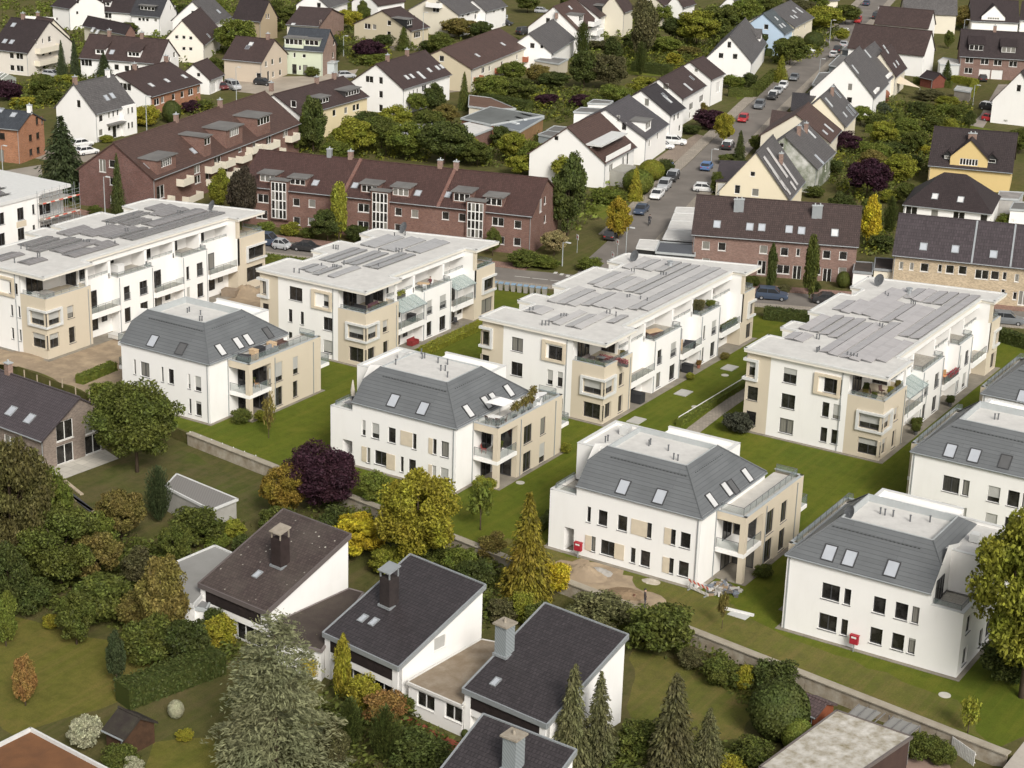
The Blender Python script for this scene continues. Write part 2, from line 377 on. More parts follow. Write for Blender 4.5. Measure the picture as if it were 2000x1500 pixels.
def villa(label, ox, oy, flip, wins, skyf, skyr, twins, strip='terrace', recess=.45, pip=(), tw=2.9):
    b = B('mansard_villa', label, 'apartment house', (ox, oy, 0), 0, 'white mansard villas in a row', 12.7 if flip else None)
    if flip: b.loc.x = ox; XF[0] = lambda p: (12.7-p[0], p[1], p[2])
    FF = Face((0, 0, 0), (1, 0, 0), (0, -1, 0)); X = 12.7+tw; FT = Face((X, 0, 0), (0, 1, 0), (1, 0, 0))
    holes = []; panels = []
    for (r, x0, y0, x1, y1, k) in wins:
        R = b.rect(FF, r, x0, y0, x1, y1)
        if k == 'P': panels.append(R); continue
        if k == 'O': holes.append(R); continue
        holes.append(R); bl = int(k[1:])/100 if k[0] == 'b' and len(k) > 1 else 0
        window(b, FF, R, blind=bl, reveal=.2, mull=1 if R[2]-R[0] > 1.3 else 0)
    for R in panels:
        mb = MB(); fbox(mb, FF, R[0], R[2], R[1], R[3], .015, .06); mb.build('sliding_shutter', PANEL, b.root)
    x0 = -2.8 if strip == 'terrace' else 0
    # white walls
    mb = MB(); wallface(mb, FF, [(x0, -.1), (12.7, -.1), (12.7, 7), (0, 7), (0, 5.8), (x0, 5.8)] if x0 == 0 else [(x0, -.1), (0, -.1), (0, 5.8), (x0, 5.8)], [h for h in holes if h[2] < .1] if x0 < 0 else holes, .2)
    if x0 < 0: wallface(mb, FF, [(0, -.1), (12.7, -.1), (12.7, 7), (0, 7)], [h for h in holes if h[2] >= .1], .2)
    mb.poly([(12.7, 0, -.1), (12.7, 13.2, -.1), (12.7, 13.2, 7), (12.7, 0, 7)]); mb.poly([(12.7, 13.2, -.1), (x0, 13.2, -.1), (x0, 13.2, 5.8), (0, 13.2, 5.8), (0, 13.2, 7), (12.7, 13.2, 7)])
    FX = Face((x0, 0, 0), (0, 1, 0), (-1, 0, 0)); hx = [(a, z, a+w_, z+1.6) for a, w_ in ((1.1, 1.1), (5.2, .8), (6.9, 1.6), (10.2, 1.1)) for z in (.55, 3.45)] if x0 < 0 else []
    wallface(mb, FX, [(0, -.1), (13.2, -.1), (13.2, 5.8), (0, 5.8)], hx, .2)
    for h in hx: window(b, FX, h, reveal=.2)
    mb.poly([(0, 0, 5.7), (0, 13.2, 5.7), (0, 13.2, 7), (0, 3, 10), (0, 1.75, 8.75), (0, 0, 7)])
    if any(h[2] < .1 for h in holes):
        h = [h for h in holes if h[2] < .1][0]; mb.box(h[0]-.0, h[2], 1.6, 1.7, 0, 2.6); mb.box(h[2], h[2]+.1, .2, 1.6, 0, 2.6); mb.box(h[0]-.1, h[0], .2, 1.6, 0, 2.6)
    mb.build('wall', RW, b.root)
    pm = MB(); pm.prism([(x0-.4, -.45), (13.1, -.45), (13.1, 3), (X+.4, 3), (X+.4, 15.9), (x0-.4, 15.9)], -.15, .05); pm.build('gravel_border', PLINTH, b.root)
    # stair block and rear block
    sx = -2.4 if strip == 'terrace' else -.25
    mb = MB(); mb.box(sx, 3.0, 4.0, 11.3, 5.6, 8.9); st = mb.build('stair_block', RW, b.root)
    parapet(b, [(sx+.15, 4.15), (sx+.15, 11.15), (3, 11.15)], 8.9, 9.2, .3, parent=st); parapet(b, [(sx+.45, 4.15), (1.2, 4.15)], 8.9, 9.195, .3, parent=st)
    mb = MB(); mb.box(sx+.3, 3, 4.3, 11, 8.9, 8.93); mb.build('flat_roof', RFW, st)
    mb = MB(); mb.box(2.3, 9.8, 9.3, 13.6, 6, 8.7); rb = mb.build('rear_block', RW, b.root); parapet(b, [(2.45, 13.45), (9.65, 13.45), (9.65, 10)], 8.7, 9.0, .3, parent=rb)
    # mansard
    rx0, rx1, ry0, ry1, zr = 1.35, 9.45, 3.05, 9.2, 10.05; e = .14
    mb = MB()
    fr = [(0, -e, 7-e), (12.7+e, -e, 7-e), (rx1, ry0, zr), (rx0, ry0, zr), (0, 1.7, 8.7)]
    mb.poly(fr); mb.poly([(12.7+e, -e, 7-e), (12.7+e, 13.2+e, 7-e), (rx1, ry1, zr), (rx1, ry0, zr)])
    mb.poly([(rx0, ry1, zr), (rx1, ry1, zr), (12.7+e, 13.2+e, 7-e), (0, 13.2+e, 7-e)]); mb.poly([(rx0, ry0, zr), (rx0, ry1, zr), (0, 11.5, 8.7), (0, 1.7, 8.7)])
    mb.poly([(0, -e, 7-e), (12.7+e, -e, 7-e), (12.7+e, -e, 6.86-e), (0, -e, 6.86-e)]); mb.poly([(12.7+e, -e, 7-e), (12.7+e, 13.2+e, 7-e), (12.7+e, 13.2+e, 6.86-e), (12.7+e, -e, 6.86-e)])
    mb.poly([(0, -e, 6.86-e), (12.7+e, -e, 6.86-e), (12.7, .0, 6.86-e), (0, 0, 6.86-e)]); mb.poly([(12.7, 0, 6.86-e), (12.7+e, -e, 6.86-e), (12.7+e, 13.3, 6.86-e), (12.7, 13.3, 6.86-e)])
    roof = mb.build('mansard_roof', SLM, b.root)
    mb = MB(); mb.box(rx0+.12, rx1-.12, ry0+.12, ry1-.12, 9.4, zr-recess); mb.build('flat_roof', RFW, roof)
    mb = MB(); t = .12
    for XX in ((rx0, rx0+t, ry0, ry1), (rx1-t, rx1, ry0, ry1), (rx0+t, rx1-t, ry0, ry0+t), (rx0+t, rx1-t, ry1-t, ry1)): mb.box(*XX, 9.3, zr+.05)
    mb.build('roof_rim', COPG, roof)
    for P0, P1 in (((12.7+e, -e, 7-e+.02), (rx1, ry0, zr+.03)), ((12.7+e, 13.2, 7), (rx1, ry1, zr+.03)), ((rx0, ry0, zr+.03), (0, 1.7, 8.72))):
        mb = MB(); mb.tube(P0, P1, .07); mb.build('hip_cap', M('plain', sc(SLATE, .9)), roof)
    for P0, P1 in (((0, -e-.07, 6.83), (12.7+e, -e-.07, 6.83)), ((12.7+e+.07, -e, 6.83), (12.7+e+.07, 13.2, 6.83))):
        mb = MB(); mb.tube(P0, P1, .075); mb.build('gutter', METAL, roof)
    sl = Vector((0, 1, 1)).normalized(); nf = Vector((0, -1, 1)).normalized(); slr = Vector((-1, 0, 1)).normalized(); nr = Vector((1, 0, 1)).normalized()
    for n, c0, su, sv, nn in ((22, Vector((2.2, 2.35, 9.37)), Vector((1, 0, 0)), sl, nf), (16, Vector((10.1, 3.6, 9.37)), Vector((0, 1, 0)), slr, nr)):
        mb = MB(); mb.tube(c0+nn*.03, c0+su*((n-1)*.36)+nn*.03, .012, n=4)
        for i in range(n):
            c = c0+su*(i*.36); mb.hexa([c+su*a+sv*v+nn*d for d in (0, .1) for a, v in ((-.09, -.03), (.09, -.03), (.09, .03), (-.09, .03))])
        mb.build('snow_guard', M('plain', sc(SLATE, .55)), roof)
    for (r, x, y, k) in skyf:
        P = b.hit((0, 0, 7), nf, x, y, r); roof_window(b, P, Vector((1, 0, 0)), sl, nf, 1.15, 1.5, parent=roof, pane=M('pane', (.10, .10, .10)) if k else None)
    for (r, x, y, k) in skyr:
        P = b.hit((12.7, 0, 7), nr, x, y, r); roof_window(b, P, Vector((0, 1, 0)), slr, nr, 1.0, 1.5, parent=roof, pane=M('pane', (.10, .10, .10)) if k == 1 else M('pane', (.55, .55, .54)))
    for (r, x, y) in pip: P = b.hit((0, 0, zr-recess), (0, 0, 1), x, y, r); pipes(b, [(P.x, P.y)], zr-recess)
    # beige terrace block with its corner loggia
    mb = MB(); Y0, Y1 = 3.1, 15.6; th = []
    for (r, a0, c0, a1, c1, k) in twins:
        R = b.rect(FT, r, a0, c0, a1, c1); R = (R[0], R[1], min(R[2], R[0]+1.7), R[3]); th.append(R); window(b, FT, R, blind=int(k[1:])/100 if k[0] == 'b' else 0, reveal=.16)
    wallface(mb, FT, [(6.8, -.1), (15.6, -.1), (15.6, 6.5), (6.8, 6.5)], th, .16)
    mb.poly([(12.7, Y1, -.1), (X, Y1, -.1), (X, Y1, 6.5), (12.7, Y1, 6.5)])
    mb.box(X-.55, X, Y0, Y0+.55, -.1, 5.75); mb.box(X-.25, X, Y0+.003, 6.8, 5.75, 6.5); mb.box(12.7, X-.25, Y0, Y0+.25, 5.752, 6.5)
    mb.box(12.7, X-.005, 6.8, 6.95, -.1, 6.0)
    tb = mb.build('terrace_block', RBG, b.root)
    mb = MB(); mb.box(12.72, X+.02, Y0-.02, 6.8, 2.55, 2.95); mb.build('balcony_slab', RW, tb)
    mb = MB(); mb.box(12.7, X-.3, Y0+.3, Y1-.3, 5.98, 6.2); mb.build('terrace_floor', M('rough', (.60, .57, .52), (.48, .46, .42), .8), tb)
    parapet(b, [(12.85, Y0+.15), (X-.15, Y0+.15), (X-.15, Y1-.15), (12.85, Y1-.15)], 6.5, 6.52, .34, COPG, False, 'coping', tb)
    FB = Face((12.7, 6.8, 0), (1, 0, 0), (0, -1, 0)); 
    for z in (.08, 2.98): window(b, FB, (.15, z, min(2.3, tw-.3), z+2.2), reveal=-.02, sill=False, mull=1, parent=tb, name='terrace_door')
    FS = Face((12.7, 0, 0), (0, 1, 0), (1, 0, 0))
    for z in (.08, 2.98): window(b, FS, (4.6, z, 6.4, z+2.2), reveal=-.02, sill=False, mull=1, parent=tb, name='terrace_door')
    railing(b, [(12.8, Y0+.08, 2.95), (X-.6, Y0+.08, 2.95)], parent=tb); railing(b, [(X-.08, Y0+.6, 2.95), (X-.08, 6.75, 2.95)], parent=tb)
    railing(b, [(12.9, Y0+.5, 6.4), (X-.5, Y0+.5, 6.4), (X-.5, Y1-.5, 6.4), (13, Y1-.5, 6.4)], .75, parent=tb)
    mb = MB(); mb.box(12.9, X-.1, 15.6, 17.3, 2.6, 2.95); bl = mb.build('rear_balcony', RW, b.root); railing(b, [(X-.15, 15.7, 2.95), (X-.15, 17.25, 2.95), (13, 17.25, 2.95)], parent=bl)
    for F, a, z in ((FF, 12.45, 6.8), (FS, 2.95, 6.8), (FT, 7.4, 6.2), (FT, 14.2, 6.2)): downpipe(b, F, a, 0, z)
    if strip == 'terrace':
        mb = MB(); mb.box(-2.5, 0, .3, 4, 5.3, 5.45); mb.build('roof_terrace', DECK, b.root)
        parapet(b, [(-2.64, 3.9), (-2.64, .165), (-.17, .165)], 5.45, 5.8, .3); FR = Face((0, 0, 0), (0, 1, 0), (-1, 0, 0))
        window(b, FR, (.9, 5.5, 2.7, 7.6), reveal=-.02, sill=False, mull=2, name='terrace_door')
        railing(b, [(-2.45, 3.8, 5.8), (-2.45, .4, 5.8), (-.1, .4, 5.8)], .5)
        if flip:
            mb = MB(); mb.box(-1.2, -.4, 7, 7.8, 9, 9.7); mb.build('roof_hatch', COPE, b.root)
        else:
            mb = MB(); mb.box(-.6, .3, 8.8, 9.6, 8.95, 9.75); mb.build('roof_hatch', COPE, b.root)
    else:
        for z in (2.55, 5.35):
            mb = MB(); mb.box(-2.6, 0, 2.2, 6.6, z, z+.4); bl = mb.build('balcony_slab', RW, b.root); railing(b, [(0, 2.25, z+.4), (-2.55, 2.25, z+.4), (-2.55, 6.55, z+.4)], parent=bl)
    XF[0] = None
    return b
V2 = villa('white villa with potted olive trees and white parasol on its terrace, behind the purple tree', -106.7, 142.6, False,
  [(11,372,725,406,880,'b65'),(11,465,750,535,912,'b70'),(11,620,792,690,955,'d'),(11,740,822,850,985,'P'),(11,850,852,886,1010,'d'),(11,1005,893,1041,1050,'P'),(11,1041,902,1076,1058,'d'),(11,1120,922,1192,1090,'d'),
   (11,372,972,418,1125,'P'),(11,418,985,450,1138,'d'),(11,492,1008,606,1170,'d'),(11,606,1040,686,1205,'P'),(11,735,1070,765,1225,'d'),(11,812,1092,880,1240,'d'),(11,1003,1143,1035,1290,'P'),(11,1035,1153,1070,1310,'b75'),(11,1115,1172,1187,1345,'b70'),(11,190,905,282,1050,'O')],
  [(11,670,545,0),(11,950,620,0)], [(12,275,615,0),(12,450,530,0),(12,525,495,0),(12,670,415,0)],
  [(12,818,772,893,905,'d'),(12,980,690,1025,830,'d'),(12,810,1035,882,1175,'d'),(12,970,940,1018,1100,'b70')], recess=.08,
  pip=[(11,935,105),(11,942,150),(11,965,145),(11,1092,190),(11,1182,205),(11,1118,262),(11,1160,265),(11,1182,325),(11,692,205)])
V3 = villa('white villa with building rubble heaped under its corner loggia and sand outside', -77.0, 137.0, False,
  [(13,362,745,388,880,'d'),(13,453,770,522,915,'d'),(13,612,812,683,957,'d'),(13,725,842,848,1000,'P'),(13,848,875,882,1012,'d'),(13,995,915,1041,1060,'P'),(13,1041,928,1077,1067,'d'),(13,1122,950,1197,1098,'d'),
   (13,350,975,395,1110,'P'),(13,395,987,426,1120,'d'),(13,472,1012,588,1165,'d'),(13,588,1042,660,1188,'P'),(13,716,1078,750,1213,'d'),(13,796,1098,868,1248,'d'),(13,980,1152,1027,1292,'P'),(13,1027,1162,1060,1300,'d'),(13,1106,1185,1182,1330,'d'),(13,178,910,248,1115,'O')],
  [(13,655,590,0),(13,955,668,0)], [(14,265,605,0),(14,395,510,0),(14,450,490,1),(14,570,390,0)],
  [(14,740,715,800,860,'d'),(14,868,632,905,770,'d'),(14,722,965,775,1105,'d'),(14,848,872,885,1012,'d')],
  pip=[(13,510,225),(13,530,215),(13,865,255),(13,877,245),(13,1022,295),(13,1065,365),(13,1100,375)])
V1 = villa('white villa with covered furniture on its roof terrace, behind the big walnut tree', -138.6, 142.8, False,
  [(17,275,598,300,735,'d'),(17,335,615,420,765,'d'),(17,520,663,545,803,'d'),(17,582,680,636,825,'d'),(17,757,727,783,865,'b70'),(17,818,742,878,890,'b75'),(17,765,945,792,1085,'d'),(17,825,965,882,1108,'b20'),(17,285,820,310,950,'d'),(17,340,835,420,985,'d'),(17,525,880,548,1020,'d')],
  [(17,448,437,0),(17,700,507,1)], [(17,1050,515,0),(17,1205,455,0),(17,1295,425,0),(17,1470,365,1)],
  [(17,1480,680,1500,810,'b75'),(17,1528,640,1600,780,'b75'),(17,1692,585,1740,720,'b70'),(17,1480,890,1497,1000,'d'),(17,1530,860,1600,995,'d'),(17,1692,800,1735,925,'d')], strip='balcony', recess=.7,
  pip=[(17,755,190),(17,773,180),(17,872,210),(17,865,262),(17,885,262)])
V4 = villa('white villa with a satellite dish on its roof and a leafy maple at its corner', -54.9, 134.4, True,
  [(15,398,737,518,890,'d'),(15,560,782,600,912,'d'),(15,775,838,853,982,'d'),(15,935,880,1016,1027,'d'),(15,1058,912,1098,1050,'d'),(15,375,958,496,1112,'d'),(15,538,1005,576,1135,'d'),(15,750,1063,829,1205,'d'),(15,910,1105,988,1250,'d'),(15,1030,1143,1070,1272,'b15')],
  [(15,450,525,0),(15,600,565,0),(15,908,642,0)], [], [], recess=.6, tw=1.25, pip=[(15,822,240),(15,855,250),(15,915,260),(15,1040,295),(15,1185,300)])
V5 = villa('white villa cut by the right picture edge, directly behind the villa with the dish', -54.9, 163.7, True,
  [(16,428,1030,548,1190,'d'),(16,588,1068,628,1208,'d'),(16,795,1115,878,1265,'b70'),(16,955,1152,1035,1302,'d'),(16,1075,1180,1110,1310,'d'),(16,405,1250,520,1405,'d'),(16,565,1290,603,1430,'b60'),(16,772,1335,852,1490,'b60'),(16,930,1370,1010,1520,'d')],
  [(16,485,835,0),(16,680,875,0),(16,930,925,1)], [], [], recess=.6, tw=1.25, pip=[(16,843,580),(16,872,580)])
V6 = villa('white villa with dark slate mansard, hindmost at the right picture edge', -54.9, 184.4, True, [], [(0,1998,774,0)], [], [], recess=.6, tw=1.25)
dish(V4, (12.7-9.0, 3.6, 9.5), -2.2, .65)
mb = MB(); FR = Face((15.6, 0, 0), (0, 1, 0), (1, 0, 0))
# ---------------------------------------------------------------- the flat-roofed apartment blocks
def solar_rows(b, rows, z, col):
    # rows: (u0,u1,v0,v1) one tilted field running along v, leaning alternately to either side
    m = M('solar', col)  # dark glossy panels; the overcast sky they reflect is painted into col
    for i, (u0, u1, v0, v1) in enumerate(rows):
        a, c = (.14, .27) if i % 2 == 0 else (.27, .14)
        mb = MB(); P = [(u0, v0, z+a), (u1, v0, z+c), (u1, v1, z+c), (u0, v1, z+a)]; mb.slab(P, .05); mb.build('solar_panel', m, b.root)
        mb = MB(); zz = u0 if a > c else u1
        mb.box(u0, u1, v0, v0+.05, z+.02, z+.1); mb.box(u0, u1, v1-.05, v1, z+.02, z+.1); mb.box(zz-.04, zz, v0+.06, v1-.06, z+.1, z+.24); mb.build('panel_frame', M('plain', (.2, .2, .2)), b.root)
def apartment(label, ox, oy, z0, left, segs, vend, fwins, solar, scol, r0, pip=(), canopy=(), extra=None):
    b = B('apartment_block', label, 'apartment block', (ox, oy, z0), 0, 'white flat-roofed apartment blocks')
    FF = Face((0, 0, 0), (1, 0, 0), (0, -1, 0)); bay = segs[0]; ve0, ve1 = segs[-1][1:]
    W = 15.9; lo = -z0-.2
    # front: beige strip, white field, bay
    H = []; HB = []; HL = []
    for (x0, y0, x1, y1, k, fl) in fwins:
        R = b.rect(FF, r0, x0, y0, x1, y1); (HL if fl == 'L' else HB if fl == 'B' else H).append(R)
        window(b, FF, R, blind=int(k[1:])/100 if k[0] == 'b' else 0, reveal=.18, mull=1 if R[2]-R[0] > 1.3 else 0)
    mb = MB(); wallface(mb, FF, [(2.8, lo), (11.8, lo), (11.8, 9.05), (2.8, 9.05)], H, .18); mb.poly([(2.8, 0, lo), (2.8, .2, lo), (2.8, .2, 9.05), (2.8, 0, 9.05)])
    pl = [(11.8, .2)]+[(11.8, bay[2]), (14.2, bay[2]), (14.2, ve0), (12, ve0), (12, ve1-.5)]+[(u, v) for u, v in left[::-1]]
    lowp = [(11.8, .2), (11.8, bay[2]), (14.2, bay[2]), (14.2, ve0+.3), (12, ve0+.3), (12, vend[0]-.2)]+[(u+.05, max(v, .3)) for u, v in left[::-1]]
    mb.prism(lowp, lo, 6.1, top=True)
    upp = [(11.8, .2), (11.8, 6.3), (12, 6.3), (12, vend[0]-.4)]+[(u+.05, max(v, .3)) for u, v in left[::-1]]
    mb.prism(upp, 6.1, 9.05, top=False)
    mb.build('wall', RW, b.root)
    mb = MB(); F2 = Face((0, .2, 0), (1, 0, 0), (0, -1, 0)); HL2 = []
    wallface(mb, FF, [(0, lo), (2.8, lo), (2.8, 9.05), (0, 9.05)], HL, .18); mb.poly([(0, 0, lo), (0, 5, lo), (0, 5, 9.05), (0, 0, 9.05)])
    mb.build('beige_wall', RBG, b.root)
    # framed window of the top floor and the frame of the left corner window
    fr = MB(); a, c, e, d = 7.95, 6.0, 10.95, 8.35
    fbox(fr, FF, a, e, d-.3, d, .01, .22); fbox(fr, FF, a, e, c, c+.3, .01, .22); fbox(fr, FF, a, a+.5, c+.3, d-.3, .01, .22); fbox(fr, FF, e-.35, e, c+.3, d-.3, .01, .22)
    fr.build('window_surround', PANEL, b.root)
    fr = MB(); c, d = 5.85, 8.3
    fr.box(-.35, 1.45, -.25, -.004, d-.28, d); fr.box(-.35, 1.45, -.25, -.004, c, c+.28); fr.box(1.15, 1.45, -.25, -.004, c+.28, d-.28); fr.box(-.35, -.004, -.004, 2.3, d-.28, d); fr.box(-.35, -.004, -.004, 2.3, c, c+.28)
    fr.build('window_surround', COPE, b.root)
    # beige corner bay
    FR = Face((W, 0, 0), (0, 1, 0), (1, 0, 0)); bv = bay[2]
    mb = MB(); wf = [(13.4, .45, W+.1, 2.25), (13.3, 3.3, W+.1, 5.0)]; ws = [(-.1, .45, 1.9, 2.25), (-.1, 3.3, 2.2, 5.0), (3.4, 3.4, 4.5, 4.95), (3.5, .3, 4.6, 2.3)]
    wallface(mb, FF, [(11.8, lo), (W, lo), (W, 6.68), (11.8, 6.68)], wf, .3); wallface(mb, FR, [(0, lo), (bv, lo), (bv, 6.68), (0, 6.68)], ws, .3)
    mb.poly([(11.8, bv, lo), (W, bv, lo), (W, bv, 6.68), (11.8, bv, 6.68)]); mb.poly([(11.8, .25, 6.1), (W-.25, .25, 6.1), (W-.25, bv, 6.1), (11.8, bv, 6.1)])
    mb.poly([(11.8, .25, 6.1), (W-.25, .25, 6.1), (W-.25, .25, 6.68), (11.8, .25, 6.68)]); mb.poly([(W-.25, .25, 6.1), (W-.25, bv, 6.1), (W-.25, bv, 6.68), (W-.25, .25, 6.68)])
    bw = mb.build('corner_bay', RBG, b.root)
    parapet(b, [(11.95, .125), (W-.125, .125), (W-.125, bv-.12)], 6.68, 6.7, .26, COPG, False, 'coping', bw)
    for (z, zz, a, v1, bl) in ((.45, 2.25, 13.4, 1.9, r0 % 3 == 2), (3.3, 5.0, 13.3, 2.2, r0 % 3 != 1)):
        for F, q0, q1 in ((FF, a, W-.3), (FR, .3, v1)):
            window(b, F, (q0, z, q1, zz), reveal=.28, sill=False, mull=1, blind=(.62 if z > 3 else .4) if bl else 0, parent=bw)
        mb = MB(); mb.box(W-.32, W-.24, .24, .32, z, zz); mb.build('corner_post', SILL, bw)
    for R, bl in ((ws[2], .6 if r0 != 21 else 0), (ws[3], 0)): window(b, FR, R, reveal=.28, parent=bw, blind=bl)
    fr = MB(); c, d, o = 3.05, 5.25, .24
    for z_, zz in ((d-.25, d), (c, c+.25)): fr.box(13.0, W+o, -o, -.004, z_, zz); fr.box(W+.004, W+o, -.004, 2.5, z_, zz)
    fr.box(13.0, 13.3, -o, -.004, c+.25, d-.25); fr.box(W+.004, W+o, 2.2, 2.5, c+.25, d-.25); fr.build('window_surround', COPE, bw)
    FL = Face((11.8, 0, 6.1), (0, 1, 0), (1, 0, 0)); FBk = Face((0, bv, 6.1), (1, 0, 0), (0, -1, 0))
    window(b, FL, (1.0, .1, 3.6, 2.35), reveal=-.03, sill=False, mull=2, parent=bw, name='terrace_door')
    mb = MB(); mb.box(11.8, 14.0, bv-.1, bv+.1, 6.1, 9.05); mb.build('loggia_wall', RW, bw); mb = MB(); mb.box(W-.35, W-.12, bv-.5, bv-.25, 6.7, 9.05); mb.build('post', RW, bw)
    window(b, Face((0, bv-.1, 6.1), (1, 0, 0), (0, -1, 0)), (12.0, .1, 13.7, 2.35), reveal=-.03, sill=False, mull=1, parent=bw, name='terrace_door')
    railing(b, [(12.0, .3, 6.68), (W-.3, .3, 6.68), (W-.3, bv-.6, 6.68)], .4, parent=bw)
    # long side: boxes, balconies and the open loggias of the top floor
    FS = Face((14.2, 0, 0), (0, 1, 0), (1, 0, 0)); FT = Face((12, 0, 0), (0, 1, 0), (1, 0, 0)); rnd = random.Random(r0)
    cols = []
    for k, v0, v1 in segs[1:-1]:
        cols += [v0] if k == 'box' else []
        L = v1-v0
        if k == 'box':
            bx = 15.5; FB = Face((bx, 0, 0), (0, 1, 0), (1, 0, 0)); mb = MB(); hs = []
            cs = ((v0+1.0, v0+2.1), (v0+L-2.6, v0+L-1.2)) if L > 6 else ((v0+.8, v0+1.4), (v0+L-2.2, v0+L-1.0))
            for z, zz in ((.35, 2.2), (3.2, 4.95)):
                for c0, c1 in cs: hs.append((c0, z, c1, zz))
            wallface(mb, FB, [(v0, lo), (v1, lo), (v1, 6.4), (v0, 6.4)], hs, .16)
            mb.poly([(14.2, v0, lo), (bx, v0, lo), (bx, v0, 6.4), (14.2, v0, 6.4)]); mb.poly([(14.2, v1, lo), (bx, v1, lo), (bx, v1, 6.4), (14.2, v1, 6.4)])
            mb.poly([(14.2, v0, 6.1), (bx, v0, 6.1), (bx, v1, 6.1), (14.2, v1, 6.1)]); mb.poly([(bx-.25, v0, 6.1), (bx-.25, v1, 6.1), (bx-.25, v1, 6.4), (bx-.25, v0, 6.4)])
            o = mb.build('projecting_box', RW, b.root)
            for h in hs: window(b, FB, h, reveal=.16, parent=o, blind=.75 if rnd.random() < .3 else 0, rail=h[1] > 3 and h[2]-h[0] > 1)
            parapet(b, [(14.3, v0+.12), (bx-.12, v0+.12), (bx-.12, v1-.12), (14.3, v1-.12)], 6.4, 6.42, .26, COPG, False, 'coping', o)
            railing(b, [(14.4, v0+.2, 6.4), (bx-.2, v0+.2, 6.4), (bx-.2, v1-.2, 6.4), (14.4, v1-.2, 6.4)], .5, parent=o)
            mb = MB(); mb.box(12, bx-.26, v0+.25, v1-.25, 6.1, 6.13); mb.build('terrace_floor', DECK, o)
            for c in (v0+.25, v1-.3): downpipe(b, FB, c, lo, 6.3, o)
            window(b, Face((12, 0, 6.13), (0, 1, 0), (1, 0, 0)), (v0+.6, 0, v0+3.0, 2.2), reveal=-.03, sill=False, mull=2, parent=o, name='terrace_door')
        else:
            mb = MB(); mb.box(14.2, 15.85, v0+.02, v1-.02, 2.3, 2.95); o = mb.build('balcony_slab', RW, b.root)
            mb = MB(); mb.box(14.2, 15.7, v0+.1, v1-.1, 2.95, 2.98); mb.build('balcony_floor', DECK, o)
            railing(b, [(15.78, v0+.1, 2.95), (15.78, v1-.1, 2.95)], .9, parent=o)
            for z in (.2, 3.0): window(b, FS, (v0+.5, z, v0+2.6, z+2.2), reveal=-.03, sill=False, mull=1, parent=o, name='balcony_door')
            for c in (v0+3.3,): window(b, FS, (c, .9, c+.9, 2.2), reveal=-.03, sill=False, parent=o)
            rw = MB(); rw.box(13.95, 14.2, v0+.02, v1-.02, 6.1, 6.75); rw.build('parapet', RW, b.root); railing(b, [(14.1, v0+.1, 6.75), (14.1, v1-.1, 6.75)], .35)
            window(b, Face((12, 0, 6.1), (0, 1, 0), (1, 0, 0)), (v0+1.0, .1, v0+3.2, 2.3), reveal=-.03, sill=False, mull=1, name='terrace_door', blind=.6 if rnd.random() < .5 else 0)
            if v0 in canopy:
                mb = MB(); mb.slab([(14.25, v0+.1, 6.0), (16.3, v0+.1, 5.2), (16.3, v1-.1, 5.2), (14.25, v1-.1, 6.0)], .04); cp = mb.build('glass_canopy', M('clear', (.42, .5, .48)), b.root)
                mb = MB(); mb.box(16.2, 16.3, v0+.1, v1-.1, 5.05, 5.14)
                for i in range(5): c = v0+.15+(v1-v0-.35)*i/4; mb.hexa([(14.25, c, 5.85), (16.3, c, 5.05), (16.3, c+.06, 5.05), (14.25, c+.06, 5.85), (14.25, c, 5.95), (16.3, c, 5.15), (16.3, c+.06, 5.15), (14.25, c+.06, 5.95)])
                mb.tube((16.2, v0+.2, 2.95), (16.2, v0+.2, 5.1), .04); mb.tube((16.2, v1-.2, 2.95), (16.2, v1-.2, 5.1), .04); mb.build('canopy_frame', METAL, cp)
    for k, v0, v1 in segs[1:-1]:
        for v in ([v0] if v0 > bv+.1 else []):
            mb = MB(); mb.box(12, 14.2, v-.22, v+.22, 6.1, 8.35); mb.build('party_wall', RW, b.root)
    mb = MB(); mb.box(13.9, 14.2, bv, ve0, 8.3, 9.05); mb.build('eaves_beam', RW, b.root)
    # end bay
    mb = MB(); mb.box(12, W, ve0, ve0+.4, 3, 9.05); mb.build('end_wall', RW, b.root)
    FE = Face((W, 0, 0), (0, 1, 0), (1, 0, 0)); he = [(ve0+2.0, 3.3, ve1+.1, 5.0), (ve0+1.8, .3, ve1-.3, 2.3)]
    mb = MB(); wallface(mb, FE, [(ve0+.003, lo), (ve1, lo), (ve1, 6.68), (ve0+.003, 6.68)], he, .3); mb.box(W-.3, W+.005, ve0-.003, ve0+.5, 6.68, 9.05)
    mb.poly([(12, ve1, lo), (W, ve1, lo), (W, ve1, 6.68), (12, ve1, 6.68)]); mb.poly([(12, ve0+.005, lo), (W, ve0+.005, lo), (W, ve0+.005, 3), (12, ve0+.005, 3)]); mb.poly([(12, ve0+.4, 6.1), (W-.25, ve0+.4, 6.1), (W-.25, ve1, 6.1), (12, ve1, 6.1)]); mb.poly([(W-.25, ve0+.5, 6.1), (W-.25, ve1, 6.1), (W-.25, ve1, 6.68), (W-.25, ve0+.5, 6.68)])
    eb = mb.build('corner_bay', RBG, b.root)
    for h in he: window(b, FE, (h[0], h[1], min(h[2], ve1-.1), h[3]), reveal=.28, sill=False, mull=1, parent=eb)
    fr = MB()
    for z_, zz in ((5.0, 5.25), (3.05, 3.3)): fr.box(W+.004, W+.24, ve0+1.7, ve1+.2, z_, zz)
    fr.box(W+.004, W+.24, ve0+1.7, ve0+2.0, 3.3, 5.0); fr.build('window_surround', COPE, eb)
    parapet(b, [(W-.125, ve0+.6), (W-.125, ve1-.12), (12.3, ve1-.12)], 6.68, 6.7, .26, COPG, False, 'coping', eb); railing(b, [(W-.3, ve0+.6, 6.7), (W-.3, ve1-.3, 6.7), (12.5, ve1-.3, 6.7)], .5, parent=eb)
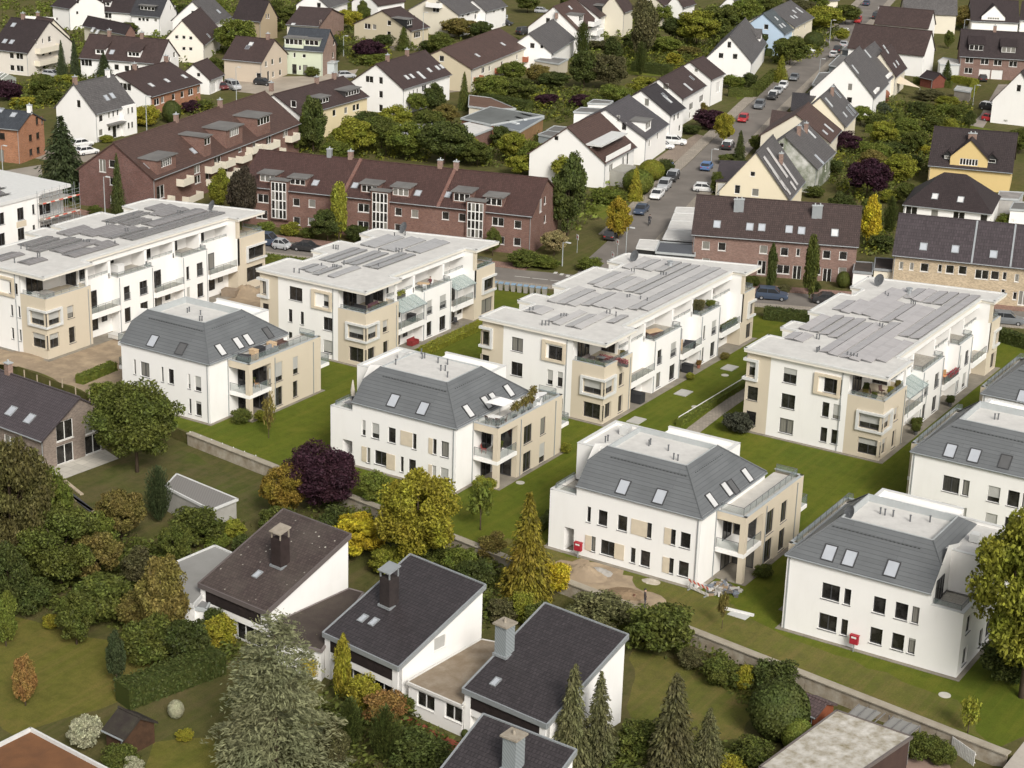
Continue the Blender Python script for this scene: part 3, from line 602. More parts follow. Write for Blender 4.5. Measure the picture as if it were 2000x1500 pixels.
    # roof plate with its raised rim
    out = [(-.25, -.4), (16.15, -.4), (16.15, bv+.25), (14.45, bv+.25), (14.45, ve0-.1), (16.15, ve0-.1), (16.15, vend[1]), (-.15, vend[0])]+[(u-.2, v) for u, v in left[::-1][1:-1]]
    mb = MB(); mb.prism(out, 9.05, 9.36, True, True); rf = mb.build('roof_slab', M('render', (.70, .66, .58)), b.root)
    mb = MB(); mb.prism([(u*.995+.03, v*.995+.05) for u, v in out], 9.36, 9.375); mb.build('flat_roof', RFW, rf)
    cm = MB()
    for p, r in zip(out, out[1:]+out[:1]):
        d = Vector((r[0]-p[0], r[1]-p[1])); L = d.length
        if L < .05: continue
        d.normalize(); nn = Vector((-d.y, d.x)); A = Vector(p)-d*.05+nn*.12; Bq = Vector(r)+d*.05+nn*.12; c = (A+Bq)/2
        cm.obox((c.x, c.y, 9.3), (Bq-A).length, .28, .2, math.atan2(d.y, d.x))
    cm.build('roof_rim', COPE, rf)
    solar_rows(b, solar, 9.38, scol)
    for (r, x, y) in pip: P = b.hit((0, 0, 9.38), (0, 0, 1), x, y, r); pipes(b, [(P.x, P.y)], 9.38, .5)
    for a in (11.1,): downpipe(b, FF, a, lo, 8.9)
    downpipe(b, FR, bv-.5, lo, 6.3, bw)
    mb = MB(); mb.prism([(-.4, -.5), (16.5, -.5), (16.5, ve1+.4), (-.4, ve1-3)], -z0-.15, -z0+.05); mb.build('gravel_border', PLINTH, b.root)
    return b
def strips(us, spans, w=1.12):
    out = []
    for i, u in enumerate(us):
        for v0, v1 in spans[i % len(spans)]: out.append((u, u+w, v0, v1))
    return out
AC = apartment('white block with the palest roof panels and leafy plants on its upper terraces', -107.5, 168.0, 0,
  [(0, 0), (0, 4.7), (2.2, 4.7), (2.2, 7.7), (0, 7.7), (0, 11.2), (2.2, 11.2), (2.2, 15.5), (0, 15.5), (0, 25.6), (2.2, 25.6), (2.2, 28.8), (0, 28.8), (0, 33.6)],
  [('bay', 0, 6.3), ('balc', 6.3, 12.2), ('box', 12.2, 19.1), ('balc', 19.1, 24.1), ('box', 24.1, 29.4), ('balc', 29.4, 34.6), ('end', 34.6, 38.3)], (33.6, 38.9),
  [(458, 445, 582, 630, 'd', 0), (452, 722, 575, 905, 'd', 0), (872, 540, 1032, 745, 'd', 0), (862, 815, 917, 995, 'b70', 0), (975, 838, 1028, 1020, 'b40', 0), (112, 375, 198, 548, 'd', 'L'), (108, 640, 200, 800, 'd', 'L'), (862, 1110, 917, 1290, 'd', 0), (975, 1130, 1028, 1320, 'd', 0), (452, 1010, 575, 1190, 'd', 0)],
  [(2.6, 3.8, 4.5, 7.2), (3.82, 5.0, 4.5, 7.2), (6.6, 7.6, 2.9, 6.2), (7.7, 8.7, 2.4, 8.4), (9.2, 10.2, 2.6, 8.0), (10.3, 11.3, 2.6, 9.6), (12.2, 13.2, 6.6, 10.0)]
  + strips([2.8, 4.03, 5.35, 6.58, 7.9, 9.13, 10.45, 11.68], [[(9.4, 16.6), (18.6, 25.0), (27.2, 33.0)], [(9.4, 16.6), (18.0, 26.2), (28, 33)], [(9.6, 15.6), (18.0, 24.4), (28, 33.4)], [(10.6, 17.0), (18.4, 24.4), (28.6, 33.8)], [(11, 17.4), (18.6, 33.8)], [(11, 17.4), (18.6, 33.8)], [(11.8, 34.2)], [(12.6, 34.4)]]) + [(13.0, 14.0, 13.2, 33.8)],
  (.42, .405, .39), 21, pip=[(21,660,170),(21,698,165),(21,800,320),(21,838,320),(21,876,320),(21,1012,240),(21,1045,235),(21,1075,240),(21,1528,205),(21,1565,205),(21,1632,220),(22,155,650),(22,186,645),(22,318,670),(22,400,690),(22,208,330),(22,240,335),(22,565,365),(22,598,375),(22,630,380)])
AB = apartment('shortest white block, glass canopies and a seated person on its side terraces', -139.5, 167.8, 0,
  [(0, 0), (0, 5.7), (2.3, 5.7), (2.3, 10.3), (0, 10.3), (0, 16.1), (2.3, 16.1), (2.3, 20.4), (0, 20.4), (0, 23.9)],
  [('bay', 0, 6.6), ('balc', 6.6, 12.2), ('box', 12.2, 18.6), ('balc', 18.6, 23.2), ('end', 23.2, 28.0)], (23.9, 28.4),
  [(258, 832, 362, 962, 'd', 0), (525, 890, 597, 1008, 'b60', 0), (525, 1072, 597, 1192, 'd', 0), (525, 1250, 597, 1368, 'b90', 0), (252, 1012, 284, 1120, 'd', 0), (345, 1032, 374, 1140, 'd', 0), (48, 785, 92, 900, 'd', 'L'), (50, 965, 100, 1072, 'd', 'L'), (252, 1190, 284, 1300, 'd', 0), (345, 1215, 374, 1320, 'd', 0)],
  [(3.9, 4.9, 2.6, 5.4), (5.2, 6.2, 2.2, 5.4), (6.5, 7.5, 1.9, 6.6), (8.6, 9.6, 2.2, 7.6)]
  + strips([3.2, 4.4, 6.2, 7.4, 9.2, 10.4], [[(7.4, 14.4), (16.0, 22.0)], [(7.4, 14.4), (16.0, 22.4)], [(8.0, 14.8), (16, 23)], [(8.0, 14.8), (16, 23)], [(8.4, 16.2), (17.4, 24)], [(8.4, 16.4), (17.4, 24)]]),
  (.33, .325, .32), 6, pip=[(6,298,730),(6,338,735),(6,512,690),(6,600,700),(6,615,700),(6,632,702),(6,605,545),(6,625,548),(6,642,550),(6,688,670),(6,1095,570),(6,1118,572),(6,1140,575),(6,960,575),(6,957,690),(6,1082,450),(6,1165,440)], canopy=(6.6, 18.6))
AD = apartment('white block with long mauve panel rows, rightmost of the flat-roofed blocks', -78.5, 176.0, 0,
  [(0, 0), (0, 5.6), (2.0, 5.6), (2.0, 8.9), (0, 8.9), (0, 12.0), (1.9, 12.0), (1.9, 16.5), (0, 16.5), (0, 25.8), (1.6, 25.8), (1.6, 29.1), (0, 29.1), (0, 34.5)],
  [('bay', 0, 6.6), ('balc', 6.6, 12.6), ('box', 12.6, 19.4), ('balc', 19.4, 24.3), ('box', 24.3, 29.1), ('balc', 29.1, 34.0), ('end', 34.0, 37.8)], (34.5, 38.2),
  [(487, 520, 614, 705, 'b40', 0), (465, 788, 596, 970, 'd', 0), (445, 1045, 578, 1230, 'd', 0), (913, 615, 1085, 815, 'd', 0), (892, 880, 952, 1050, 'd', 0), (1006, 903, 1072, 1075, 'b75', 0), (873, 1143, 930, 1310, 'd', 0), (986, 1168, 1046, 1335, 'd', 0), (130, 455, 215, 625, 'b40', 'L'), (110, 712, 208, 880, 'd', 'L'), (95, 970, 188, 1135, 'd', 'L')],
  strips([1.7, 2.93, 4.2, 5.43, 6.7, 7.93, 9.2, 10.43, 11.7, 12.93], [[(5.4, 8.2), (9.6, 16), (19, 23.4)], [(5.4, 8.4), (9.6, 17), (18.6, 24.4)], [(9.4, 17), (19, 31.4)], [(9, 17.4), (19, 32)], [(3.6, 16.4), (18, 26.4), (28.6, 33.4)], [(3.2, 16.8), (18, 26.4), (28.2, 33.8)], [(3.2, 18.4), (19.6, 26.6), (28.2, 34)], [(3.0, 26.4), (28.4, 34.4)], [(3.4, 12.4), (14.2, 34.6)], [(4.4, 12.6), (14.2, 34.8)]]),
  (.38, .36, .355), 23, pip=[(23,828,365),(23,842,360),(23,858,350),(23,830,225),(23,856,230),(23,1150,410),(23,1185,420),(23,1217,425),(23,1253,430),(24,180,110),(24,215,130),(24,110,500),(24,145,505),(24,495,230),(24,520,235),(24,545,240)], canopy=(6.6,))
AA = apartment('white block with dark roof panels standing in bare sand at the left edge', -171.0, 147.7, .75,
  [(0, 0), (0, 5.5), (2.6, 5.5), (2.6, 12.6), (0, 12.6), (0, 15.9), (2.6, 15.9), (2.6, 17), (0, 17), (0, 26), (2.6, 26), (2.6, 30), (0, 30), (0, 35)],
  [('bay', 0, 7.4), ('balc', 7.4, 12.4), ('box', 12.4, 18.8), ('balc', 18.8, 24.0), ('box', 24.0, 29.0), ('balc', 29.0, 34.4), ('end', 34.4, 40)], (35.5, 39.8),
  [(67, 800, 140, 905, 'd', 0), (80, 978, 105, 1072, 'd', 0), (138, 990, 162, 1085, 'd', 0), (88, 1158, 113, 1252, 'd', 0), (148, 1172, 172, 1268, 'd', 0), (-160, 760, -100, 850, 'd', 0)],
  [(9.0, 10.0, 2.4, 5.0), (10.1, 11.1, 2.4, 5.4), (5.2, 6.2, 1.6, 5.2), (6.3, 7.3, 1.6, 5.4)]
  + strips([3.2, 4.3, 5.7, 6.8, 8.2, 9.3, 10.7, 11.8], [[(8, 13), (14.6, 19.4), (22.6, 29.4), (30.6, 34)], [(8, 13), (14.6, 19), (22.6, 29.4), (30.6, 34.4)], [(7, 14.4), (16.2, 22), (23, 27), (28.8, 34)], [(7, 14.4), (16.2, 22.4), (23, 27), (29, 34.2)], [(8.4, 15), (17, 23), (24.6, 35)], [(8.4, 15.2), (17, 23.6), (24.6, 35)], [(8, 12), (13.6, 16), (18, 35.4)], [(8, 15.6), (18, 35.6)]]),
  (.20, .187, .18), 5, pip=[(5,165,545),(5,210,545),(5,295,610),(5,312,612),(5,655,505),(5,680,505),(5,700,505),(5,835,360),(5,850,362),(5,980,415),(5,1000,415),(5,1390,275),(5,1410,275),(5,1430,278),(5,900,515),(5,1045,290),(5,115,655)])
dish(AB, (4.0, 24.2, 9.3), -2.0, .75); dish(AC, (2.6, 30.6, 9.3), -2.0, .75); dish(AD, (2.4, 31.6, 9.3), -2.0, .75); dish(AA, (10.6, 35.5, 9.3), -2.0, .7)
for bb, u, v in ((AC, 7.2, 31.5), (AD, 6.6, 30.8)):
    mb = MB(); mb.tube((u, v, 9.38), (u, v, 10.0), .3, n=10); mb.tube((u, v, 10.0), (u, v, 10.12), .42, n=10); mb.box(u-.6, u+.6, v-.4, v+.4, 9.38, 9.5); mb.build('roof_fan', METAL, bb.root)
# block under construction behind it, with scaffolding
xE = g(75, 377.5, 9.9).x; y0E = g(-120, 431, 9.9).y; y1E = g(75, 377.5, 9.9).y
b = B('apartment_block', 'white block still scaffolded on one side, cut by the left picture edge', 'apartment block', (xE, y0E, 0), 0, 'white flat-roofed apartment blocks')
F = Face((0, 0, 0), (0, 1, 0), (1, 0, 0)); hs = []
for (x0, y0_, x1, y1_) in ((133, 230, 190, 312), (138, 388, 196, 468), (-20, 270, 38, 350), (-15, 430, 44, 512), (250, 200, 274, 272), (255, 360, 280, 440)):
    hs.append(b.rect(F, 5, x0, y0_, x1, y1_)); window(b, F, hs[-1], reveal=.15)
L = y1E-y0E; mb = MB(); wallface(mb, F, [(0, 0), (L, 0), (L, 9.5), (0, 9.5)], hs, .15); mb.prism([(0, L), (-1.5, L), (-1.5, L+6), (-15, L+6), (-15, 0), (0, 0)], 0, 9.5, sides=(0, 1, 2, 3, 4)); mb.build('wall', RW, b.root)
mb = MB(); mb.prism([(.2, -.2), (.2, L+.2), (-.4, L+.2), (-.4, L+6.5), (-15.2, L+6.5), (-15.2, -.2)], 9.5, 9.95, True, True); mb.build('flat_roof', COPE, b.root)
for i, (u0, v0) in enumerate(((-3, L-9), (-4.2, L-9), (-6, L-7), (-7.2, L-7))):
    mb = MB(); mb.slab([(u0, v0, 10.05+.2*(i % 2)), (u0+1, v0, 10.25-.2*(i % 2)), (u0+1, v0+6, 10.25-.2*(i % 2)), (u0, v0+6, 10.05+.2*(i % 2))], .05); mb.build('solar_panel', M('solar', (.10, .092, .088)), b.root)
for z, zz in ((3.5, 4.6), (6.2, 7.3)):
    mb = MB(); fbox(mb, F, hs[0][0]-.3, hs[0][2]+.3, hs[1][3]+.15, hs[0][1]-.15, .01, .05); 
mb.build('facade_panel', PANEL, b.root)
F2 = Face((-1.5, L, 0), (0, 1, 0), (1, 0, 0))
for z in (.3, 3.3, 6.3): window(b, F2, (.8, z, 3.4, z+2.3), reveal=-.03, sill=False, mull=2)
for i in range(3):
    mb = MB(); mb.box(-1.5, .1, L+.1, L+5.8, 2.6+i*3.0-.3, 2.6+i*3.0); mb.build('balcony_slab', M('rough', (.45, .43, .40)), b.root)
s = thing('scaffolding', 'steel scaffold with red and white plank decks around the unfinished block', 'scaffolding', (xE, y1E, 0))
for i in range(6):
    for d in (.35, 1.35):
        mb = MB(); mb.tube((d, -.6+i*1.4, 0), (d, -.6+i*1.4, 10.4), .035, n=5); mb.build('upright', METAL, s)
for z in (2.0, 4.2, 6.4, 8.6):
    mb = MB(); mb.box(.4, 1.3, -.6, 6.4, z, z+.06); mb.build('deck', M('rough', (.5, .46, .4)), s)
    mb = MB(); mb.box(1.36, 1.39, -.6, 6.4, z+.06, z+.24); mb.build('toe_board', M('stripe', (.55, .12, .08), (.7, .66, .6), 1.6), s)
    for k in (.6, 1.1):
        mb = MB(); mb.tube((1.35, -.6, z+k), (1.35, 6.4, z+k), .025, n=5); mb.build('guard_rail', METAL, s)
for i in range(0, 5, 2):
    mb = MB(); mb.tube((1.4, -.6+i*1.4, 0), (1.4, .8+i*1.4, 4.2), .025, n=5); mb.tube((1.4, .8+i*1.4, 4.2), (1.4, -.6+i*1.4, 8.6), .025, n=5); mb.build('brace', METAL, s)
# ---------------------------------------------------------------- pitched-roof houses of the neighbourhood
WT = {'s': (.8, .8), 'n': (.55, 1.1), 'm': (1.1, 1.2), 'w': (1.8, 1.3), 'W': (2.8, 1.4), 'd': (1.0, 2.1), 'D': (2.2, 2.1), 'g': (2.5, 2.1), 'f': (1.2, 2.0), 't': (.9, 1.4)}
WHT = M('render', WHITE); CRM = M('render', CREAM); BRK = M('brick', BRICK); PBR = M('brick', PBRICK); OBR = M('brick', OBRICK)
GARAGE = M('stripe', (.70, .69, .66), (.58, .57, .55), .25); WOODD = M('rough', (.09, .05, .03), (.05, .03, .02), 2.)
FELT = M('rough', (.20, .195, .185), (.13, .125, .12), .3)
def opn(b, F, r, lst, holes, frame, reveal=.12, lim=None):
    for w in lst:
        x, y, k = w[:3]; rr = w[3] if len(w) > 3 else r
        a, z = b.on(F, x, y, rr); W_, H_ = WT[k[0]]
        if k[0] in 'dDg' and z < 1.9: z = H_/2+.04
        R = (a-W_/2, z-H_/2, a+W_/2, z+H_/2)
        if lim:
            if a < lim[0] or a > lim[1]: continue
            if R[0] < lim[0]+.1: R = (lim[0]+.1, R[1], R[2], R[3])
            if R[2] > lim[1]-.1: R = (R[0], R[1], lim[1]-.1, R[3])
            if R[3] > lim[2]-.1: R = (R[0], min(R[1], lim[2]-1.0), R[2], lim[2]-.1)
        if any(R[0] < h[2]+.08 and R[2] > h[0]-.08 and R[1] < h[3]+.08 and R[3] > h[1]-.08 for h in holes): continue
        holes.append(R)
        if k[0] == 'g':
            mb = MB(); mb.poly([F.p(R[0], R[1], -reveal+.01), F.p(R[2], R[1], -reveal+.01), F.p(R[2], R[3], -reveal+.01), F.p(R[0], R[3], -reveal+.01)]); mb.build('garage_door', GARAGE, b.root)
        elif k[0] == 'd':
            window(b, F, R, frame=FRD if k.endswith('k') else frame, reveal=reveal, sill=False, name='door', mull=0)
        else:
            window(b, F, R, frame=frame, reveal=reveal, mull=0 if k[0] in 'snt' else None, blind=.7 if 'b' in k else 0)
def pt(r, p, z): return g(p[-2], p[-1], z, p[0] if len(p) == 3 else r)
def house(label, r, P0, P1, P2, R, he, wall, roof, L=(), G=(), sky=(), dorm=(), chim=(), ov=.4, name='house', gwall=None, hr=None, hip=0, W=None, frame=None, cat='house', group='houses of the neighbourhood', base=0.0, lift=0, pitch=None):
    A, Bp = pt(r, P0, he), pt(r, P1, he); frame = frame or FRW
    d = (Bp-A); Lg = d.length; d.normalize(); n = Vector((-d.y, d.x, 0))
    if W is None: Q = pt(r, P2, he); W = (Q-A).dot(n)
    mirror = W < 0; W = abs(W)
    if mirror: A, Bp = Bp, A; d = -d; n = -n
    gu = Lg if mirror else 0.0
    b = B(name, label, cat, (A.x, A.y, base), math.atan2(d.y, d.x), group); he -= base
    if hr is None:
        if pitch: hr = he+W/2*math.tan(radians(pitch))
        else: hr = hgt(b.W((gu, W/2, 0)), R[-2], R[-1], R[0] if len(R) == 3 else r)-base
    hr = max(he+W*.12, min(hr, he+W*.62)); slope = (hr-he)/(W/2); gi = .25; zt = he+ov*slope-.16
    FL = Face((0, ov, 0), (1, 0, 0), (0, -1, 0)); FG = Face((Lg-gi, 0, 0), (0, 1, 0), (1, 0, 0)) if mirror else Face((gi, 0, 0), (0, 1, 0), (-1, 0, 0))
    FO = Face((gi, 0, 0), (0, 1, 0), (-1, 0, 0)) if mirror else Face((Lg-gi, 0, 0), (0, 1, 0), (1, 0, 0))
    FBk = Face((0, W-ov, 0), (1, 0, 0), (0, 1, 0)); hL, hG = [], []
    opn(b, FL, r, L, hL, frame, lim=(gi, Lg-gi, zt)); opn(b, FG, r, G, hG, frame, lim=(ov, W-ov, hr-.3))
    zg = hr-.16 if not hip else zt
    lp = [(gi, -.1), (Lg-gi, -.1), (Lg-gi, zt), (gi, zt)]; gp = [(ov, -.1), (W-ov, -.1), (W-ov, zt)]+([] if hip else [(W/2, zg)])+[(ov, zt)]
    mb = MB(); wallface(mb, FL, lp, hL, .12); wallface(mb, FBk, lp); gb = MB() if gwall else mb
    wallface(gb, FG, gp, hG, .12); wallface(mb, FO, gp)
    mb.build('wall', wall, b.root)
    if gwall: gb.build('gable_wall', gwall, b.root)
    mb = MB(); t = .2
    if hip:
        h = hip; E = [(0, 0, he), (Lg, 0, he), (Lg, W, he), (0, W, he)]; R0, R1 = (h, W/2, hr), (Lg-h, W/2, hr)
        for P in ([E[0], E[1], R1, R0], [E[1], E[2], R1], [E[2], E[3], R0, R1], [E[3], E[0], R0]): mb.poly(P)
        mb.poly([E[3], E[2], E[1], E[0]])
    else:
        mb.slab([(0, 0, he), (Lg, 0, he), (Lg, W/2, hr), (0, W/2, hr)], t); mb.slab([(Lg, W, he), (0, W, he), (0, W/2, hr), (Lg, W/2, hr)], t)
        mb.tube((-.02, W/2, hr), (Lg+.02, W/2, hr), .11, n=6)
    rf = mb.build('roof', roof, b.root)
    mb = MB(); mb.tube((.05, -.07, he-.08), (Lg-.05, -.07, he-.08), .075); mb.build('gutter', METAL, rf)
    downpipe(b, FL, (Lg-gi-.15) if mirror else gi+.15, 0, zt-.1)
    sl = Vector((0, W/2, hr-he)).normalized(); nf = Vector((0, -(hr-he), W/2)).normalized()
    for s_ in sky:
        P = b.hit((0, 0, he), nf, s_[0], s_[1], s_[3] if len(s_) > 3 else r); k = s_[2] if len(s_) > 2 else ''
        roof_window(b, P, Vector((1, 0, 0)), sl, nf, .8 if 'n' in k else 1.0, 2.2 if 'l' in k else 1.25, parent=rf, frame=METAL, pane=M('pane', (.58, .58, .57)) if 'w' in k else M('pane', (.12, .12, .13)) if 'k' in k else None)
    for dm in dorm:
        x, y, w_, typ, dmat = dm[:5]; rr = dm[5] if len(dm) > 5 else r; vd = 1.1 if 'e' not in typ else ov+.02; o = Vector((0, vd, 0)); P = b.hit(o, (0, -1, 0), x, y, rr)
        zs = he+vd*slope; zt2 = max(P.z+.75, zs+1.2) if 'g' not in typ else max(P.z+.5, zs+.9); zt2 = min(zt2, hr-.25); a0, a1 = P.x-w_/2, P.x+w_/2
        Fd = Face((0, vd, 0), (1, 0, 0), (0, -1, 0)); zb = min(zs-.1, zt) if 'e' in typ else zs-.1; wz = min(1.2, zt2-zs-.35); R = (a0+.18, zt2-.2-wz, a1-.18, zt2-.2); R = (P.x-1.5, R[1], P.x+1.5, R[3]) if w_ > 5.3 else R
        mb = MB(); wallface(mb, Fd, [(a0, zb), (a1, zb), (a1, zt2), (a0, zt2)], [R], .08); ve = (zt2-he)/slope
        for a in (a0, a1): mb.poly([(a, vd, zb), (a, vd, zt2), (a, ve, zt2)])
        do = mb.build('dormer', dmat, b.root)
        m2 = MB(); nm = max(1, round(w_/1.1)); fw = .07
        for i in range(nm):
            c0 = R[0]+(R[2]-R[0])*i/nm; c1 = R[0]+(R[2]-R[0])*(i+1)/nm
            m2.cm = 0
            for q_ in ((c0, c0+fw, R[1], R[3]), (c1-fw, c1, R[1], R[3]), (c0+fw, c1-fw, R[1], R[1]+fw), (c0+fw, c1-fw, R[3]-fw, R[3])): fbox(m2, Fd, q_[0], q_[1], q_[2], q_[3], -.09, -.03)
            m2.cm = 1; m2.poly([Fd.p(c0, R[1], -.07), Fd.p(c1, R[1], -.07), Fd.p(c1, R[3], -.07), Fd.p(c0, R[3], -.07)])
        m2.build('window', [frame, GLASS], do)
        m3 = MB(); e = .22
        if 'g' in typ:
            zp = min(zt2+w_*.5, hr-.05); vp = (zp-he)/slope; pm = MB(); pm.poly([(a0, vd, zt2), (a1, vd, zt2), (P.x, vd, zp-.05)]); pm.build('gable', dmat, do)
            m3.slab([(a0-e, vd-e, zt2-.1), (P.x, vd-e, zp), (P.x, vp, zp), (a0-e, max(vd, ve-.3), zt2-.1)], .1); m3.slab([(P.x, vd-e, zp), (a1+e, vd-e, zt2-.1), (a1+e, max(vd, ve-.3), zt2-.1), (P.x, vp, zp)], .1)
        elif 's' in typ:
            zp = min(hr-.1, zt2+(ve)*.45); vp = (zp-he)/slope; m3.slab([(a0-e, vd-e, zt2), (a1+e, vd-e, zt2), (a1+e, vp, zp+.06), (a0-e, vp, zp+.06)], .12)
        else: m3.slab([(a0-e, vd-e-.1, zt2+.12), (a1+e, vd-e-.1, zt2+.12), (a1+e, ve+.1, zt2+.16), (a0-e, ve+.1, zt2+.16)], .16)
        m3.build('dormer_roof', FELT if typ[0] == 'f' else roof, do)
    for c in chim:
        x, y = c[:2]; k = c[2] if len(c) > 2 else 'r'; rr = c[3] if len(c) > 3 else r
        P = b.hit((0, W/2, 0), (0, -1, 0), x, y, rr) if k[0] == 'r' else b.hit((0, 0, he), nf, x, y, rr)
        v = W/2 if k[0] == 'r' else P.y; z0 = he+min(v, W-v)*slope-.4; z1 = max(hr+.7, z0+1.5) if k[0] == 'r' else z0+1.9
        mb = MB(); mb.box(P.x-.35, P.x+.35, v-.3, v+.3, z0, z1); ch = mb.build('chimney', METAL if 'm' in k else PBR if 'w' not in k else WHT, rf)
        mb = MB(); mb.box(P.x-.42, P.x+.42, v-.37, v+.37, z1, z1+.1); mb.tube((P.x, v, z1+.1), (P.x, v, z1+.4), .1, n=6); mb.build('chimney_cap', COPG, ch)
    b.h = dict(L=Lg, W=W, he=he, hr=hr, FL=FL, FG=FG, slope=slope, mirror=mirror, zt=zt, rf=rf, gi=gi, ov=ov, nf=nf); return b
def balcony(b, F, r, x, y, w, dep=1.4, mat=None, hh=1.0):
    a, z = b.on(F, x, y, r); mb = MB(); fbox(mb, F, a-w/2, a+w/2, z-.15, z, .0, dep); fbox(mb, F, a-w/2, a+w/2, z, z+hh, dep-.1, dep); fbox(mb, F, a-w/2, a-w/2+.1, z, z+hh, .0, dep-.1); fbox(mb, F, a+w/2-.1, a+w/2, z, z+hh, .0, dep-.1)
    return mb.build('balcony', mat or CRM, b.root)
def flat(label, r, pts, h, wall, roofm, wins=(), name='garage', cat='garage', rim=.12, base=0.0, group=None, edge=None, face=0, over=.12):
    P = [pt(r, p, h) for p in pts]; o = P[0]; d = (P[1]-P[0]).normalized(); b = B(name, label, cat, (o.x, o.y, base), math.atan2(d.y, d.x), group); h -= base
    lp = [b.Lc(p) for p in P]; pl = [(p.x, p.y) for p in lp]; c = (sum(p[0] for p in pl)/len(pl), sum(p[1] for p in pl)/len(pl))
    inn = [(c[0]+(p[0]-c[0])*.97, c[1]+(p[1]-c[1])*.97) for p in pl]; mb = MB(); n = len(inn)
    for i in range(n):
        p, q_ = inn[i], inn[(i+1) % n]; e = Vector((q_[0]-p[0], q_[1]-p[1], 0)); F = Face((p[0], p[1], 0), e, (0, 0, 1)); nn = Vector((e.y, -e.x, 0)).normalized()
        if nn.dot(Vector((p[0]-c[0], p[1]-c[1], 0))) < 0: nn = -nn
        F.n = nn; hs = []
        if i == face: opn(b, F, r, wins, hs, FRW)
        wallface(mb, F, [(0, -.1), (e.length, -.1), (e.length, h-.2), (0, h-.2)], hs, .12)
    mb.build('wall', wall, b.root); mb = MB(); mb.prism(pl, h-.25, h, True, True); rf = mb.build('roof', roofm, b.root)
    if rim:
        cm = MB()
        for i in range(n):
            p, q_ = Vector(pl[i]), Vector(pl[(i+1) % n]); dd = q_-p; m_ = (p+q_)/2; cm.obox((m_.x, m_.y, h-.2), dd.length+.1, .16, .2+rim, math.atan2(dd.y, dd.x))
        cm.build('roof_edge', edge or COPG, rf)
    return b
TB = M('tile', BROWN, .36, .3, .25); TD = M('tile', DBROWN, .36, .3, .15); TG = M('tile', GREYR, .36, .3, .2); TA = M('tile', ANTH, .36, .3, .1); TR = M('tile', (.088, .052, .042), .36, .3, .3); TM = M('tile', (.058, .046, .050), .55, .35, .08); TBL = M('tile', (.05, .056, .066), .36, .3, .1)
# --- top left
b = house('cream house with curved white balconies on its gable, far left under a big dark roof', 1, (215, 415), (-90, 382), (477, 320), (365, 165), 4.9, M('render', (.66, .615, .55)), TD, L=[(90, 435, 'm'), (152, 440, 'w'), (95, 530, 'm'), (155, 535, 'w')], G=[(285, 328, 'n'), (335, 320, 'n'), (388, 305, 'm'), (340, 415, 'm'), (392, 405, 'm'), (345, 515, 'm')], sky=[(105, 195), (38, 322), (92, 328)], chim=[(180, 125)])
for x, y in ((360, 395), (355, 490)): balcony(b, b.h['FG'], 1, x, y, 7.5, 1.3)
house('house with a low brown roof and small white gable at the top left edge', 1, (165, 132), (452, 148), (60, 128), (118, 62), 3.6, WHT, TB, chim=[(290, 15)])
house('white house end with dark roof between two dark-roofed houses, top left', 1, (540, 68), (395, 45), (692, 10), (600, -60), 5.2, WHT, TD, G=[(610, 15, 's'), (605, 100, 's')])
house('white house with red flowers at two dormer windows, top picture edge', 1, (705, 82), (1020, 105), None, None, 3.2, WHT, TD, W=10, pitch=45, L=[(770, 118, 'm'), (845, 122, 'w')], dorm=[(770, 45, 1.3, 's', WHT), (843, 52, 1.3, 's', WHT)])
house('white house with a wide dark dormer and gable balcony, top picture edge', 1, (1250, 135), (1012, 115), (1428, 100), (1320, -30), 4.6, WHT, M('tile', (.045, .045, .050), .36, .3, .1), L=[(1090, 150, 's'), (1120, 152, 's'), (1150, 155, 's'), (1215, 158, 's')], G=[(1335, 60, 'n'), (1365, 60, 'n')], dorm=[(1152, 72, 4.2, 'f', DARK)])
house('white gabled house with grey roof and one skylight behind the brown-roofed gable, top left', 1, (1680, 182), (1812, 128), (1470, 108), (1550, 8), 4.6, WHT, TG, G=[(1510, 105, 'm'), (1552, 108, 'm')], sky=[(1708, 90)])
house('cream gabled house with five small dark windows and brown roof, beside the bushy tree', 1, (1600, 352), (1737, 245), (1335, 283), (1440, 155), 4.0, M('render', (.74, .69, .60)), TB, G=[(1380, 290, 's'), (1436, 292, 's'), (1490, 298, 's'), (1436, 380, 's'), (1490, 383, 's')], sky=[(1630, 280, 'k')])
house('dark-roofed house with ochre gable, left of the pink-flowered garden at the top', 2, (35, 172), (-190, 145), (220, 148), (90, 5), 4.6, M('render', (.35, .28, .19)), TD, G=[(82, 125, 'n'), (100, 125, 'n')])
house('house with white verges and a brick gable behind the long dormered house', 1, (975, 272), (640, 200), (1172, 282), (1045, 160), 4.6, CRM, TD, gwall=BRK, G=[(1070, 265, 'm')], sky=[(725, 232, 'w'), (760, 250, 'w')])
house('dark-roofed house behind the two spruces at the far left', 1, (560, 290), (430, 270), None, None, 5.0, CRM, TB, W=10, pitch=42)
house('long white house with two brown shed dormers behind the spruces', 1, (1240, 500), (612, 452), (1458, 440), (1340, 310), 4.3, WHT, TB, G=[(1362, 428, 'm'), (1325, 462, 's')], L=[(910, 525, 'm'), (990, 535, 'm'), (1050, 535, 'w'), (670, 490, 'W')], dorm=[(783, 408, 2.2, 's', WHT), (1045, 435, 2.8, 's', WHT)], sky=[(875, 408)], chim=[(855, 265), (1110, 290)])
house('beige-pink house with white window frames on its gable, beside the green house', 2, (45, 490), (-265, 460), (240, 420), (140, 308), 4.4, M('render', (.52, .44, .35)), TB, G=[(80, 500, 'm'), (130, 482, 'm'), (190, 470, 'm'), (135, 580, 'm'), (190, 566, 'm'), (97, 610, 'd')], L=[(20, 592, 'm')], sky=[(-65, 370, 'k'), (-40, 345, 'w')], chim=[(95, 350)])
